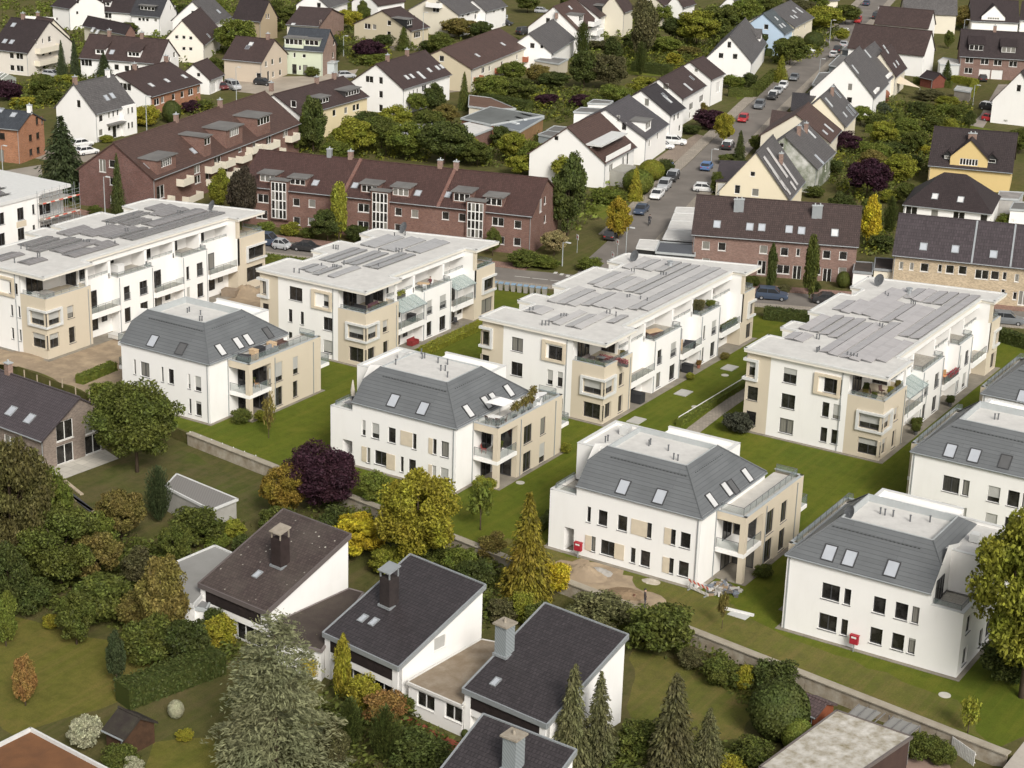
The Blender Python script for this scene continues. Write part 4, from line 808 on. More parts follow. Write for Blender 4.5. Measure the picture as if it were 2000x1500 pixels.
b = house('pale green house with slate roof and a pink brick gable', 2, (525, 405), (205, 383), None, (618, 232), 5.3, M('render', (.53, .57, .44)), TBL, W=-10, gwall=M('brick', (.30, .205, .16)), L=[(300, 430, 'n'), (375, 437, 's'), (300, 545, 'dk'), (385, 550, 'dk'), (342, 530, 'n')], G=[(610, 330, 'm'), (602, 430, 'm')], dorm=[(295, 325, 4.2, 'fe', M('render', (.53, .57, .44))), (435, 335, 3.4, 'f', M('render', (.53, .57, .44)))])
mb = MB(); F = b.h['FG']; a, z = b.on(F, 570, 560, 2); fbox(mb, F, a-1.2, a+1.2, 0, 2.4, .01, 1.6); fbox(mb, F, a-1.4, a+1.4, 2.4, 2.55, .01, 1.9); mb.build('porch', M('pane', (.5, .55, .55)), b.root)
house('brown-roofed house with pink brick gable right behind the green house', 2, (495, 207), (230, 190), (628, 110), (552, 66), 4.6, M('render', (.6, .57, .5)), TB, gwall=PBR, G=[(505, 175, 'm')], sky=[(290, 190, 'w')])
house('white house with pale grey roof at the top edge above the yellow shrub', 2, (575, 62), (728, 12), (255, 55), (440, -60), 4.8, WHT, TG, G=[(490, 40, 'm')], L=[(735, 10, 's')])
house('white terraced house with parked dark car before it at the top edge', 2, (735, 15), (955, -20), None, None, 5.0, WHT, TB, W=-9, pitch=35, L=[(860, 45, 'm'), (895, 40, 'm')])
house('beige house with an orange wood panel and timber balcony, behind the dark purple hedge', 2, (1213, 242), (1362, 210), (828, 170), (1022, 80), 4.0, M('render', (.52, .455, .33)), TB, G=[(1040, 180, 'm'), (1038, 265, 'm'), (870, 205, 'w'), (925, 210, 'm')], L=[(1260, 270, 'W'), (1310, 255, 'W')], dorm=[(1200, 175, 2.4, 'f', DARK)])
house('white house with six roof windows and a plain gable dotted with small windows', 2, (1155, 697), (1532, 580), (745, 637), (937, 498), 5.2, WHT, TB, G=[(885, 620, 'w'), (975, 630, 't'), (975, 738, 't'), (975, 845, 't'), (1100, 870, 'W')], L=[(1202, 735, 'n'), (1232, 722, 'n'), (1262, 712, 'n'), (1315, 690, 'w'), (1202, 840, 'n'), (1232, 830, 'n'), (1262, 818, 'n')], sky=[(1178, 605, 'w'), (1218, 595, 'w'), (1290, 588, 'wl'), (1355, 548, 'w'), (1418, 530, 'w'), (1450, 520, 'w')], chim=[(1028, 440, 'r'), (1180, 420)])
house('half white, half yellow duplex with grey-green dormer roofs', 2, (350, 902), (887, 752), (168, 780), (264, 735), 5.4, M('render', (.66, .56, .36)), TB, gwall=WHT, G=[(292, 812, 'm')], L=[(612, 882, 'm'), (703, 862, 'm'), (768, 842, 'm'), (797, 834, 'm'), (703, 960, 'm'), (768, 945, 'm')], dorm=[(535, 800, 3.2, 'f', DARK), (755, 728, 5.0, 'f', M('rough', (.06, .055, .055)))], chim=[(610, 655), (475, 662)])
b = house('long brown-roofed apartment house with brick-red balconies and beige gable', 2, (1690, 540), (2132, 362), (1395, 420), (1472, 384), 4.9, M('render', (.68, .635, .53)), TR, W=None, gwall=M('render', (.52, .455, .33)), G=[(1450, 458, 'm')], L=[(1775, 548, 'w'), (1825, 535, 'm'), (1922, 500, 'm'), (2040, 445, 'm'), (1775, 640, 'w'), (1960, 560, 'm'), (2035, 540, 'm')], sky=[(1730, 433, 'w'), (1930, 345, 'w')], name='apartment_house')
for x, y in ((1722, 632), (1885, 560), (1965, 525), (2100, 470), (2100, 560)): balcony(b, b.h['FL'], 2, x, y, 3.2, 1.1, M('rough', (.36, .13, .08), (.28, .1, .06)))
# --- left middle
house('orange brick house with slate roof and red door at the left edge', 1, (145, 1015), (-170, 985), (472, 948), (300, 873), 5.9, OBR, TBL, frame=M('plain', (.10, .045, .03)), G=[(290, 945, 't'), (333, 940, 't'), (240, 1078, 'm'), (297, 1060, 'm'), (387, 1038, 'W'), (243, 1190, 'm'), (300, 1175, 'm')], L=[(15, 1065, 'm'), (10, 1210, 'dk')], sky=[(105, 898), (5, 862)], chim=[(230, 840, 'rw')])
b = house('white gabled house with grey-brown roof, a lone attic window and a projecting stair bay', 1, (750, 892), (1062, 815), (400, 847), (566, 652), 5.2, WHT, TG, G=[(613, 812, 't')], L=[(790, 925, 'm'), (853, 900, 'n'), (887, 890, 'n'), (920, 880, 'n'), (790, 1035, 'm'), (856, 1008, 's'), (895, 1020, 'dk'), (925, 988, 's')], sky=[(832, 765), (878, 748)], chim=[(587, 660, 'r'), (840, 580, 'rw')])
F = b.h['FL']; a0, _ = b.on(F, 945, 900, 1); a1, _ = b.on(F, 1050, 870, 1); mb = MB(); fbox(mb, F, a0, a1-.3, 0, b.h['zt']-.05, .005, .7); o = mb.build('stair_bay', WHT, b.root)
F2 = Face((F.o.x, F.o.y-.7, 0), F.t, F.n)
for x, y in ((1000, 866), (1030, 858), (1003, 980), (1030, 974)):
    a, z = b.on(F2, x, y, 1); window(b, F2, (a-.3, z-.6, a+.3, z+.6), frame=FRW, reveal=-.03, parent=o, sill=False)
mb = MB(); a, z = b.on(F, 895, 958, 1); fbox(mb, F, a-2.2, a+1.9, z-.1, z+.08, 0, 1.2); mb.build('door_canopy', FELT, b.root)
house('house with orange brick front, white gable and three roof windows', 1, (1185, 757), (1582, 645), (905, 627), (975, 578), 4.0, OBR, TB, gwall=WHT, W=None, G=[(975, 678, 'W')], L=[(1225, 795, 'w'), (1270, 780, 'm'), (1355, 757, 'm'), (1424, 737, 'm'), (1490, 718, 'w'), (1552, 700, 'm')], sky=[(1183, 665, 'w'), (1305, 630, 'w'), (1440, 598, 'w')], chim=[(1055, 600), (1300, 540)])
house('small white garage house with brown gable roof by the paved yard', 1, (1645, 627), (1757, 580), (1490, 562), (1545, 498), 3.0, WHT, TB, L=[(1670, 680, 'g'), (1725, 655, 'g')], G=[(1550, 585, 's')], name='garage', cat='garage')
b = house('brick apartment house with curved cream balconies and a tile-hung gable, left of centre', 1, (1205, 1402), (2352, 962), (688, 1290), (915, 1112), 5.6, M('brick', (.18, .095, .07)), TR, gwall=M('brick', (.14, .068, .054)), G=[(800, 1295, 'f'), (875, 1280, 'm'), (880, 1418, 'm'), (885, 1560, 'm')], L=[(1540, 1322, 'w'), (1875, 1160, 'm'), (2100, 1095, 'w', 1), (1985, 1120, 'm'), (1255, 1500, 'D'), (1545, 1400, 'w'), (1290, 1600, 'w'), (1700, 1260, 'D'), (1760, 1330, 'w'), (2230, 1040, 'w'), (1620, 1380, 'm'), (1940, 1200, 'w'), (2060, 1180, 'w')], sky=[(1155, 1292), (1510, 1180)], dorm=[(1300, 1265, 5.6, 'fe', BRK), (1620, 1100, 2.2, 'fe', BRK), (1830, 1030, 5.4, 'fe', BRK), (2060, 940, 4.6, 'fe', BRK)], chim=[(1378, 985), (1720, 835), (2120, 700)], name='apartment_house')
for x, y in ((1420, 1430), (1480, 1560), (1270, 1590), (1640, 1330), (1750, 1290), (1880, 1250), (2090, 1150), (2260, 1090), (1650, 1430), (1960, 1180), (1790, 1370), (2150, 1210)): balcony(b, b.h['FL'], 1, x, y, 4.4 if x in (1430, 1480, 2090) else 3.2, 1.3)
b = house('red-brown brick apartment house with three white-framed stair windows', 7, (160, 292), (0, 466, 362), (352, 112), (268, -8), 5.9, BRK, M('tile', (.075, .040, .034), .36, .3, .12), G=[(225, 205, 'f'), (258, 165, 'm'), (258, 310, 'm')],
  L=[(55, 150, 'w', 6), (315, 180, 'm', 6), (437, 190, 'm', 6), (840, 225, 'w', 6), (1112, 255, 'm', 6), (1240, 270, 'm', 6), (1480, 285, 'm', 6), (1610, 300, 'm', 6), (1890, 332, 'w', 6), (45, 355, 'm'), (45, 275, 'w', 6), (318, 325, 'm', 6), (432, 332, 'm', 6), (838, 362, 'w', 6), (1110, 380, 'm', 6), (1912, 478, 'm', 6), (40, 490, 'm')],
  dorm=[(90, 1398, 2.8, 'f', BRK, 2), (325, 1430, 2.8, 'f', BRK, 2), (885, 78, 2.8, 'f', BRK, 6), (1130, 102, 2.8, 'f', BRK, 6), (1608, 140, 2.8, 'f', BRK, 6), (1858, 178, 2.8, 'f', BRK, 6)], sky=[(465, 30, '', 6), (775, 50, '', 6), (1265, 110, '', 6), (1497, 122, '', 6)], chim=[(740, 1225, 'r', 2), (1440, 1290, 'r', 2), (1565, 1295, 'r', 2), (575, 1200, 'rm', 2)], name='apartment_house')
for x, ytop, ybot in ((190, 45, 300), (980, 120, 400), (1725, 190, 450)):
    F = b.h['FL']; a, z1 = b.on(F, x, ytop, 6); _, z0 = b.on(F, x, ybot, 6); z0 = max(z0, 1.2); z1 = b.h['zt']+1.1
    mb = MB(); fbox(mb, F, a-1.45, a+1.45, z0-.2, z1+.25, .003, .55); o = mb.build('stair_bay', BRK, b.root); F2 = Face((F.o.x, F.o.y-.55, 0), F.t, F.n)
    n = 4
    for i in range(n):
        for j in range(4):
            c0, c1 = a-1.2+2.4*i/n, a-1.2+2.4*(i+1)/n; e0, e1 = z0+(z1-z0)*j/4, z0+(z1-z0)*(j+1)/4; window(b, F2, (c0, e0, c1, e1), frame=FRW, reveal=-.03, sill=False, mull=0, parent=o)
    mb = MB(); fbox(mb, F2, a-1.6, a+1.6, z1+.25, z1+.4, -1.4, .25); mb.build('bay_roof', FELT, o)
for x, y in ((690, 330), (1475, 345)):
    F = b.h['FL']; P = b.hit((0, 0, b.h['he']), b.h['nf'], *((x-0, 350) if 0 else (x, 1500)), 2); mb = MB(); u = P.x; h = b.h
    mb.slab([(u-.25, -.1, h['he']+.12), (u+.25, -.1, h['he']+.12), (u+.25, h['W']/2, h['hr']+.18), (u-.25, h['W']/2, h['hr']+.18)], .3); mb.build('fire_wall', M('brick', (.17, .08, .06)), h['rf'])
# --- commercial yard behind it
flat('low hall with grey felt roof behind the leafy trees', 2, [(1600, 925), (1835, 975), (2250, 905), (1830, 835)], 3.6, M('rough', (.30, .15, .09), (.2, .1, .06)), M('rough', (.17, .18, .175), (.12, .125, .12), .2), name='hall', cat='hall')
b = flat('low hall with bluish roof and pale rooflights beside the grey felt roof', 3, [(-175, 970), (60, 1030), (250, 920), (0, 872)], 3.4, M('rough', (.32, .2, .1), (.22, .13, .07)), M('rough', (.20, .22, .24), (.15, .165, .18), .2), name='hall', cat='hall')
for x, y in ((110, 905), (65, 930), (5, 960)): P = b.hit((0, 0, 3.4), (0, 0, 1), x, y, 3); mb = MB(); mb.box(P.x-1.5, P.x+1.5, P.y-.4, P.y+.4, 3.4, 3.6); mb.build('rooflight', M('pane', (.6, .62, .62)), b.root)
flat('low annexe with a bright white roof in the trees', 2, [(1590, 975), (1680, 1068), (1850, 1002), (1700, 950)], 3.2, BRK, RFW, name='hall', cat='hall')
flat('cream garage row with flat brown roof below the big hedge', 2, [(1660, 830), (1820, 850), (2030, 850), (1830, 765), (1665, 745)], 2.7, CRM, M('rough', (.16, .10, .075), (.12, .075, .055), .4), name='garage', cat='garage')
flat('grey flat-roofed workshop half hidden behind the leafy trees', 2, [(1120, 985), (1350, 1010), (1380, 960), (1180, 920)], 3.0, M('plain', (.4, .4, .4)), FELT, name='workshop', cat='workshop')
# --- top middle
b = house('white house with dark slate cross gable and a flat garage before it', 3, (320, 420), (500, 300), (75, 310), (170, 262), 4.0, WHT, TG, G=[(158, 357, 'm'), (232, 365, 's')], chim=[(345, 205)])
flat('beige garage with dark flat roof below the slate cross gable', 3, [(175, 470), (365, 500), (440, 462), (255, 445)], 2.8, M('render', (.50, .45, .36)), FELT)
b = house('white gabled house with brown roof and stacked white balconies, top middle', 3, (530, 252), (693, 187), (105, 217), (318, 48), 5.0, WHT, TR, G=[(280, 160, 'm'), (275, 205, 'm')], sky=[(455, 60, 'w')], dorm=[(540, 140, 3.2, 'f', WHT)])
for x, y in ((620, 190), (640, 260), (640, 330)): balcony(b, b.h['FL'], 3, x, y, 5, 1.6, WHT)
b = house('white house with a black dormer behind the stacked balconies, top middle', 3, (690, 140), (850, 68), (480, 20), (540, -20), 5.0, WHT, TB, dorm=[(718, 65, 3.0, 'f', DARK)], L=[(780, 130, 'm'), (820, 110, 'm')])
for x, y in ((790, 200), (800, 270)): balcony(b, b.h['FL'], 3, x, y, 4.5, 1.6, WHT)
house('tall cream house beside the big birch, top middle', 3, (880, 100), (960, 70), (800, 40), (850, -60), 6.0, CRM, TB)
house('cream house with timber loggia at the top edge, right of the birch', 3, (1190, 44), (1335, 5), (1050, 0), (1090, -50), 5.4, CRM, TB, L=[(1215, 60, 'm'), (1270, 60, 'W')], G=[(1205, 120, 's')])
house('far white house with dark grey roof at the top edge, behind the tall trees', 3, (1340, 60), (1440, 30), (1290, 20), (1320, -40), 5.0, WHT, TB, L=[(1345, 70, 's')])
house('grey-roofed white house half hidden by trees left of the light blue house', 3, (1800, 78), (1850, 42), (1640, 40), (1700, -40), 4.6, WHT, TG, G=[(1755, 95, 's')])
house('light blue gabled duplex half with solar water panels', 4, (135, 265), (207, 228), (-265, 250), (-15, 105), 5.4, M('render', (.45, .56, .68)), M('tile', (.085, .10, .105), .36, .3, .1), G=[(-15, 210, 'm'), (-15, 285, 'm')], sky=[(65, 145, 'w'), (100, 205, 'w'), (122, 196, 'w')])
house('cream duplex half with grey roof behind the light blue gable', 4, (213, 212), (363, 135), (-135, 155), (0, 72), 6.0, M('render', (.66, .60, .47)), TG, L=[(240, 225, 's'), (290, 200, 'm')], sky=[(245, 80, 'wl'), (205, 90, 'w'), (190, 135, 'w'), (215, 130, 'w')])
b = house('white gabled house with grey roof and a dark-tiled cross gable, beside the long hedge', 3, (1880, 492), (1992, 335), (1533, 427), (1699, 282), 4.2, WHT, TG, G=[(1697, 350, 't'), (1632, 435, 'm'), (1655, 435, 'm'), (1742, 442, 'm')], dorm=[(1935, 410, 3.6, 'g', WHT)])
b = house('white flats with balconies at the top edge behind the dark brownish tree', 2, (1588, 118), (1798, 60), (1250, 60), None, 5.4, WHT, TG, gwall=CRM, pitch=30, G=[(1420, 30, 'm'), (1405, 75, 'w')], L=[(1620, 95, 'm'), (1660, 75, 'w'), (1730, 50, 'W'), (1715, 130, 'm'), (1630, 140, 'm')], name='apartment_house')
balcony(b, b.h['FG'], 2, 1400, 50, 4, 1.3, WHT)
house('white house with a red end wall at the top edge, right of the flats', 2, (1800, 92), (1968, 45), (1700, 40), None, 5.0, WHT, TG, pitch=35, L=[(1862, 40, 'm'), (1850, 75, 'W'), (1930, 70, 'w')])
flat('low grey garden wall block before the red-ended house', 2, [(1790, 150), (1965, 135), (1965, 120), (1795, 125)], 1.6, M('rough', (.33, .31, .28)), FELT)
house('dark-roofed house beyond the cream loggia house at the top edge', 3, (1260, -8), (1400, -30), None, None, 5.0, CRM, TB, W=9, pitch=40)
house('far brown-roofed house at the top edge above the long street trees', 4, (350, 15), (560, 0), None, None, 3.0, CRM, TB, W=9, pitch=35)
# --- row of white houses left of the street
b = house('white house with brown roof and garage, last of the white row along the street', 3, (1565, 622), (1670, 575), (1290, 547), (1412, 482), 5.6, WHT, TB, G=[(1437, 550, 's')], L=[(1610, 680, 'g')])
b = house('white house with brown roof and a cut-in white terrace, fourth gable up the street', 3, (1340, 772), (1522, 667), (1085, 660), (1170, 615), 5.4, WHT, TB, G=[(1200, 675, 'm')], L=[(1400, 830, 'W'), (1480, 770, 'W'), (1390, 900, 'm')], sky=[(1375, 680, 'wl'), (1405, 610, 'k')])
b = house('white house with flat white roof panels between the two cut-in terraces', 3, (1245, 902), (1360, 842), (975, 747), (1035, 703), 5.4, WHT, TA, G=[(1052, 800, 't')], L=[(1270, 920, 'm'), (1300, 905, 'm'), (1310, 1000, 'm')], sky=[(1215, 775, 'wl'), (1190, 745, 'k')])
b = house('white house with a slate roof and a white box dormer over its garage yard', 3, (1055, 1087), (1228, 967), (500, 958), (717, 850), 4.8, WHT, M('tile', (.085, .078, .082), .40, .3, .06), G=[(875, 988, 't'), (830, 925, 'n')], L=[(1075, 1120, 'm'), (1140, 1060, 'm')], dorm=[(1065, 975, 3.6, 'f', WHT)])
b = house('white house with brown roof and a deep roof balcony, nearest gable on the street', 3, (735, 1277), (977, 1147), (218, 1152), (445, 993), 4.4, WHT, TR, L=[(775, 1310, 'w'), (870, 1270, 'f'), (905, 1240, 'd')], G=[(345, 1080, 's')])
h = b.h; F = Face((0, .2, 0), (1, 0, 0), (0, -1, 0)); a0, _ = b.on(F, 735, 1215, 3); a1, _ = b.on(F, 925, 1115, 3); a0, a1 = min(a0, a1), max(a0, a1)
mb = MB(); mb.box(a0, a1, .15, 3.4, h['he']-.3, h['he']+.25); o = mb.build('roof_balcony', WHT, b.root); mb = MB(); fbox(mb, F, a0, a1, h['he']+.25, h['he']+1.1, .0, .12); mb.build('parapet', WHT, o)
zt_ = h['he']+2.6; mb = MB(); mb.box(a0-.3, a1+.3, .9, min(h['W']/2, 2.6/h['slope']+.6), zt_, zt_+.22); mb.build('canopy', COPE, o)
mb = MB(); mb.box(a0, a1, 2.9, 3.0, h['he'], zt_); mb.build('back_wall', WHT, o); window(b, Face((0, 2.9, 0), (1, 0, 0), (0, -1, 0)), (a0+.6, h['he']+.3, a1-.6, zt_-.15), frame=FRW, reveal=-.03, sill=False, mull=3, parent=o, name='balcony_door')
F = b.h['FL']; a, z = b.on(F, 830, 1340, 3); mb = MB(); fbox(mb, F, a-4.2, a+1.5, 0, 2.6, .01, 2.6); mb.build('garden_annexe', M('rough', (.36, .35, .31), (.28, .27, .24)), b.root)
for i, (x0, y0, x1, y1, x2, y2, x3, y3) in enumerate(((480, 875, 690, 885, 720, 850, 540, 840), (590, 808, 760, 812, 790, 790, 640, 778), (205, 1050, 330, 1075, 400, 1040, 280, 1020), (270, 1020, 420, 1040, 480, 1000, 330, 985))):
    flat(['white box extension with dish behind the slate-roofed house', 'white box extension furthest back behind the slate-roofed house', 'grey flat-roofed shed nearest the trees behind the brown-roofed house', 'grey flat-roofed shed behind the roof-balcony house'][i], 3, [(x0, y0), (x1, y1), (x2, y2), (x3, y3)], 5.0 if i < 2 else 2.7, WHT if i < 2 else M('plain', (.30, .33, .34)), FELT, name='extension' if i < 2 else 'shed', cat='extension' if i < 2 else 'shed')
# --- right of the street
house('house with a plain brown roof slope, topmost of the stepped gables right of the street', 4, (1005, 602), (1088, 530), (820, 500), (842, 340), 4.4, CRM, TB, W=None, sky=[(920, 385, 'wl'), (1010, 490, 'w'), (990, 510, 'w')])
b = house('grey-roofed white house with a packed roof terrace, second of the stepped gables', 4, (935, 640), (1030, 555), (600, 520), (712, 400), 4.4, WHT, TG, sky=[(778, 420, 'wl')])
for bb, x, y in ((b, 905, 545),):
    P = b.hit((0, 0, b.h['he']), b.h['nf'], x, y, 4); mb = MB(); mb.box(P.x-2.6, P.x+2.6, .3, 2.8, b.h['he']-.5, b.h['he']+.9); mb.build('roof_terrace', WHT, b.root)
b = house('white gable with dark tile apron and grey roof, right of the street', 4, (835, 767), (945, 650), (315, 717), (642, 467), 4.4, WHT, TG, G=[(640, 680, 't'), (635, 782, 'm')], sky=[(680, 542, 'wl')])
P = b.hit((0, 0, b.h['he']), b.h['nf'], 800, 650, 4); mb = MB(); mb.box(P.x-2.6, P.x+2.6, .3, 2.8, b.h['he']-.5, b.h['he']+.9); mb.build('roof_terrace', WHT, b.root)
b = house('cream gabled house with grey roof, solar modules and a round attic window', 4, (610, 992), (707, 885), (170, 960), (390, 755), 4.4, M('render', (.74, .67, .52)), TG, sky=[(475, 800, 'wl'), (600, 895, 'w'), (640, 870, 'kl'), (655, 850, 'kl'), (540, 730, 'kl')], chim=[(500, 740, 's')])
house('house with a plain red-brown tile roof below the cream gable', 4, (490, 1115), (578, 1015), (-20, 1010), (232, 890), 4.2, CRM, TR, sky=[(445, 1035, 'w'), (475, 1000, 'wl')])
house('grey-roofed white house with an ivy-covered gable, facing the purple tree', 4, (390, 1322), (532, 1188), (-180, 1280), (105, 1060), 4.2, M('rough', (.75, .73, .7), (.06, .09, .02), .25, .42), TG, G=[(105, 1135, 's')], L=[(450, 1310, 'm')], sky=[(338, 1045, 'wl'), (272, 1005, 'w'), (400, 1245, 'l')], chim=[(240, 1050, 's'), (295, 1030, 's')])
b = house('cream gabled house with large solar roof behind the brick townhouses', 0, (1543, 391), (1573, 354), (1392, 384), (1493, 297), 4.2, M('render', (.72, .64, .48)), TG, G=[(1470, 340, 's'), (1440, 370, 't'), (1475, 376, 'm')], chim=[(1525, 318, 's')])
for x, y, w, l in ((1507, 330, 1.2, 4.6), (1517, 318, 1.2, 5.6), (1522, 352, 1.4, 3.6), (1542, 340, 1.1, 4.2), (1548, 363, 1.0, 1.6), (1537, 372, 1.0, 1.6)):
    P = b.hit((0, 0, b.h['he']), b.h['nf'], x, y, 0); sl = Vector((0, b.h['W']/2, b.h['hr']-b.h['he'])).normalized(); nf = b.h['nf']
    mb = MB(); mb.slab([P+Vector((1, 0, 0))*i_+sl*j_+nf*.14 for i_, j_ in ((-w/2, -l/2), (w/2, -l/2), (w/2, l/2), (-w/2, l/2))], .06); mb.build('solar_panel', M('solar', (.50, .48, .46)), b.h['rf'])
def quadroof(label, r, Q, zf, zb, wall, roofm, name='garage'):
    P = [g(x, y, z, r) for (x, y), z in zip(Q, (zf, zf, zb, zb))]; o = Vector((P[0].x, P[0].y, 0)); e = thing(name, label, name, o); P = [p-o for p in P]; c = sum(P, Vector())/4
    mb = MB(); mb.slab(P, .18); mb.build('roof', roofm, e); I = [c+(p-c)*.94 for p in P]; mb = MB()
    for i in range(4): a, d = I[i], I[(i+1) % 4]; mb.poly([(a.x, a.y, 0), (d.x, d.y, 0), (d.x, d.y, d.z-.15), (a.x, a.y, a.z-.15)])
    mb.build('wall', wall, e); m = (I[0]+I[1])/2; d = (I[1]-I[0]).normalized(); n = Vector((d.y, -d.x, 0))*.03; mb = MB(); mb.hexa([m+d*a+n*k+Vector((0, 0, z-m.z)) for z in (.05, 2.0) for a, k in ((-1.2, .1), (1.2, .1), (1.2, 2), (-1.2, 2))]); mb.build('garage_door', GARAGE, e)
quadroof('low lean-to with purple-brown pan tiles at the street, before the solar-roof house', 3, [(1590, 1412), (1740, 1415), (1850, 1258), (1625, 1250)], 2.5, 3.9, CRM, TM, 'lean_to')
quadroof('low dark-tiled garage roof beside the cream gable at the street', 4, [(175, 862), (270, 880), (388, 735), (190, 720)], 2.5, 3.9, CRM, TA)
quadroof('low red-brown garage roof between the street and the ivy gable', 4, [(0, 1040), (85, 1050), (225, 885), (30, 855)], 2.5, 3.9, CRM, TR)
for i, pts in enumerate(([(345, 660), (470, 690), (590, 560), (400, 570)], [(475, 510), (590, 530), (660, 450), (560, 430)], [(580, 385), (690, 395), (720, 360), (620, 352)])):
    flat(['grey flat garage nearest on the street before the stepped gables', 'grey flat garage in the middle before the stepped gables', 'grey flat garage furthest up before the stepped gables'][i], 4, pts, 2.7, M('rough', (.22, .24, .25), (.18, .19, .2)), FELT)
b = house('long white house with a red stair panel and three-light dormer', 4, (1312, 392), (717, 330), (1345, 255), (1332, 246), 4.9, WHT, TB, W=9.5, hr=None, L=[(1265, 425, 'w'), (1260, 503, 'w'), (980, 410, 'n'), (1015, 410, 'n')], dorm=[(905, 300, 4.6, 'f', M('plain', (.35, .38, .38)))], sky=[(1148, 308)])
F = b.h['FL']; a, z = b.on(F, 1148, 470, 4); mb = MB(); fbox(mb, F, a-1.8, a+1.8, 0, b.h['zt']-.05, .01, .5); o = mb.build('stair_bay', M('plain', (.32, .035, .04)), b.root); F2 = Face((F.o.x, F.o.y-.5, 0), F.t, F.n)
window(b, F2, (a-1.2, 3.0, a+1.2, 4.4), reveal=-.03, parent=o); window(b, F2, (a-1.3, .1, a+.2, 2.2), reveal=-.03, sill=False, parent=o, name='door')
b = house('brown-roofed house with a white roof terrace behind the red stair panel', 4, (1315, 188), (893, 150), (1345, 90), (1335, 85), 5.0, WHT, TB, W=8.5, sky=[(1160, 138)])
F = b.h['FL']; a0, z = b.on(F, 1300, 230, 4); mb = MB(); h = b.h; u0 = min(a0, h['L']*.42); mb.box(h['L']*.36, h['L']-.4, -3, .39, 0, h['he']-.6); o = mb.build('terrace_wing', WHT, b.root)
b = house('cream house with two arched white dormers and grey roof, top right', 4, (1448, 80), (1030, 62), (1465, 0), None, 5.0, CRM, TG, W=9, hr=9.5, L=[(1348, 130, 'm')], dorm=[(1108, 32, 3.2, 'f', CRM), (1335, 40, 3.2, 'f', CRM)], sky=[(1215, 22)])
house('brown-roofed house with a small hipped bay behind the long trimmed hedge, top right', 4, (1582, 163), (1965, 180), None, None, 3.4, WHT, TD, W=11, pitch=42, dorm=[(1760, 150, 6, 'ge', WHT)])
house('white house end at the top right corner', 4, (1960, 155), (2100, 165), None, None, 3.4, WHT, TD, W=10, pitch=40)
house('dark brick house with shed dormers and two white garage doors, right', 4, (1495, 440), (2060, 472), None, (1530, 228), 4.8, BRK if 0 else M('brick', (.20, .12, .095)), TD, W=11, hr=None, L=[(1573, 470, 'w'), (1693, 482, 'w'), (1795, 490, 'w'), (1915, 500, 'w'), (1690, 587, 'g'), (1787, 592, 'g'), (1565, 552, 'w')], dorm=[(1628, 370, 3.4, 's', TD), (1880, 388, 3.4, 's', TD)], chim=[(1770, 250, 'r')])
flat('white garage block with flat roof and skylight beside the dark brick house', 4, [(1330, 475), (1345, 505), (1500, 505), (1500, 470), (1370, 450)], 3.0, M('rough', (.6, .6, .58), (.5, .5, .48)), RFW)
house('white gabled house with a steep dark roof at the right edge above the red car', 4, (2160, 840), (2330, 700), (1808, 742), (1990, 530), 4.2, WHT, TD, G=[(1958, 690, 't')])
b = house('dark-roofed house with a bright yellow cross gable and twin small dormers', 4, (1248, 1292), (1912, 1352), None, (1300, 985), 3.6, M('render', (.62, .47, .22)), TD, W=None if 0 else 12, hr=None, dorm=[(1570, 1255, 6.2, 'ge', M('render', (.62, .47, .22))), (1405, 1238, 1.5, 'g', DARK), (1750, 1258, 1.6, 'g', DARK)], chim=[(1578, 1110, 's'), (1610, 1112, 's')])
house('hipped brown-roofed white house with two roof windows, below the yellow cross gable', 8, (1048, 198), (1752, 275), None, (4, 1300, 1300), 3.2, WHT, TD, W=13, hr=7.6, hip=5.2, L=[(1120, 245, 'w'), (1300, 268, 'm'), (1490, 288, 'w'), (1530, 292, 'n'), (1685, 305, 'm')], sky=[(1305, 135, 'w'), (1505, 160, 'w')])
house('brick townhouse row with brown tile roof and white front doors', 7, (1400, 432), (8, 712, 530), None, (1455, 120), 5.4, M('brick', (.235, .145, .115)), M('tile', (.060, .040, .036), .36, .3, .12), W=10.5, L=[(1515, 517, 'm'), (1640, 527, 'm'), (1965, 550, 'm'), (128, 567, 'm', 8), (235, 572, 'n', 8), (458, 590, 'm', 8), (587, 598, 'm', 8), (118, 705, 'w', 8), (225, 730, 'f', 8), (397, 718, 'n', 8), (460, 752, 'f', 8), (580, 722, 'm', 8), (1515, 650, 'm'), (1950, 690, 'f')], sky=[(1602, 353), (1858, 373), (1952, 378), (165, 393, '', 8), (262, 403, '', 8), (522, 420, 'w', 8)], chim=[(1752, 240, 'sm'), (1790, 240, 'sm'), (362, 290, 'sm', 8), (402, 290, 'sm', 8)], name='townhouse_row', cat='townhouses')
b = house('tan townhouse row with ribbed purple-brown roof at the right edge', 8, (968, 592), (2150, 712), None, (985, 262), 5.6, M('brick', (.50, .40, .27)), TM, W=11, L=[(1040, 675, 'n'), (1122, 682, 'n'), (1222, 690, 'm'), (1343, 697, 'n'), (1420, 705, 'm'), (1520, 712, 'm'), (1670, 745, 'w'), (1772, 752, 'm'), (1848, 757, 'n'), (1943, 772, 'n'), (1997, 777, 'm'), (1835, 890, 'n'), (1928, 912, 'n'), (1990, 930, 'f')], sky=[(1215, 528), (1463, 548), (1762, 588)], chim=[], name='townhouse_row', cat='townhouses')
for x in (1615, 1920):
    P = b.hit((0, 0, b.h['he']), b.h['nf'], x, 480, 8); h = b.h; mb = MB(); mb.slab([(P.x-.12, 0, h['he']+.1), (P.x+.12, 0, h['he']+.1), (P.x+.12, h['W']/2, h['hr']+.12), (P.x-.12, h['W']/2, h['hr']+.12)], .2); mb.build('party_wall', METAL, h['rf'])
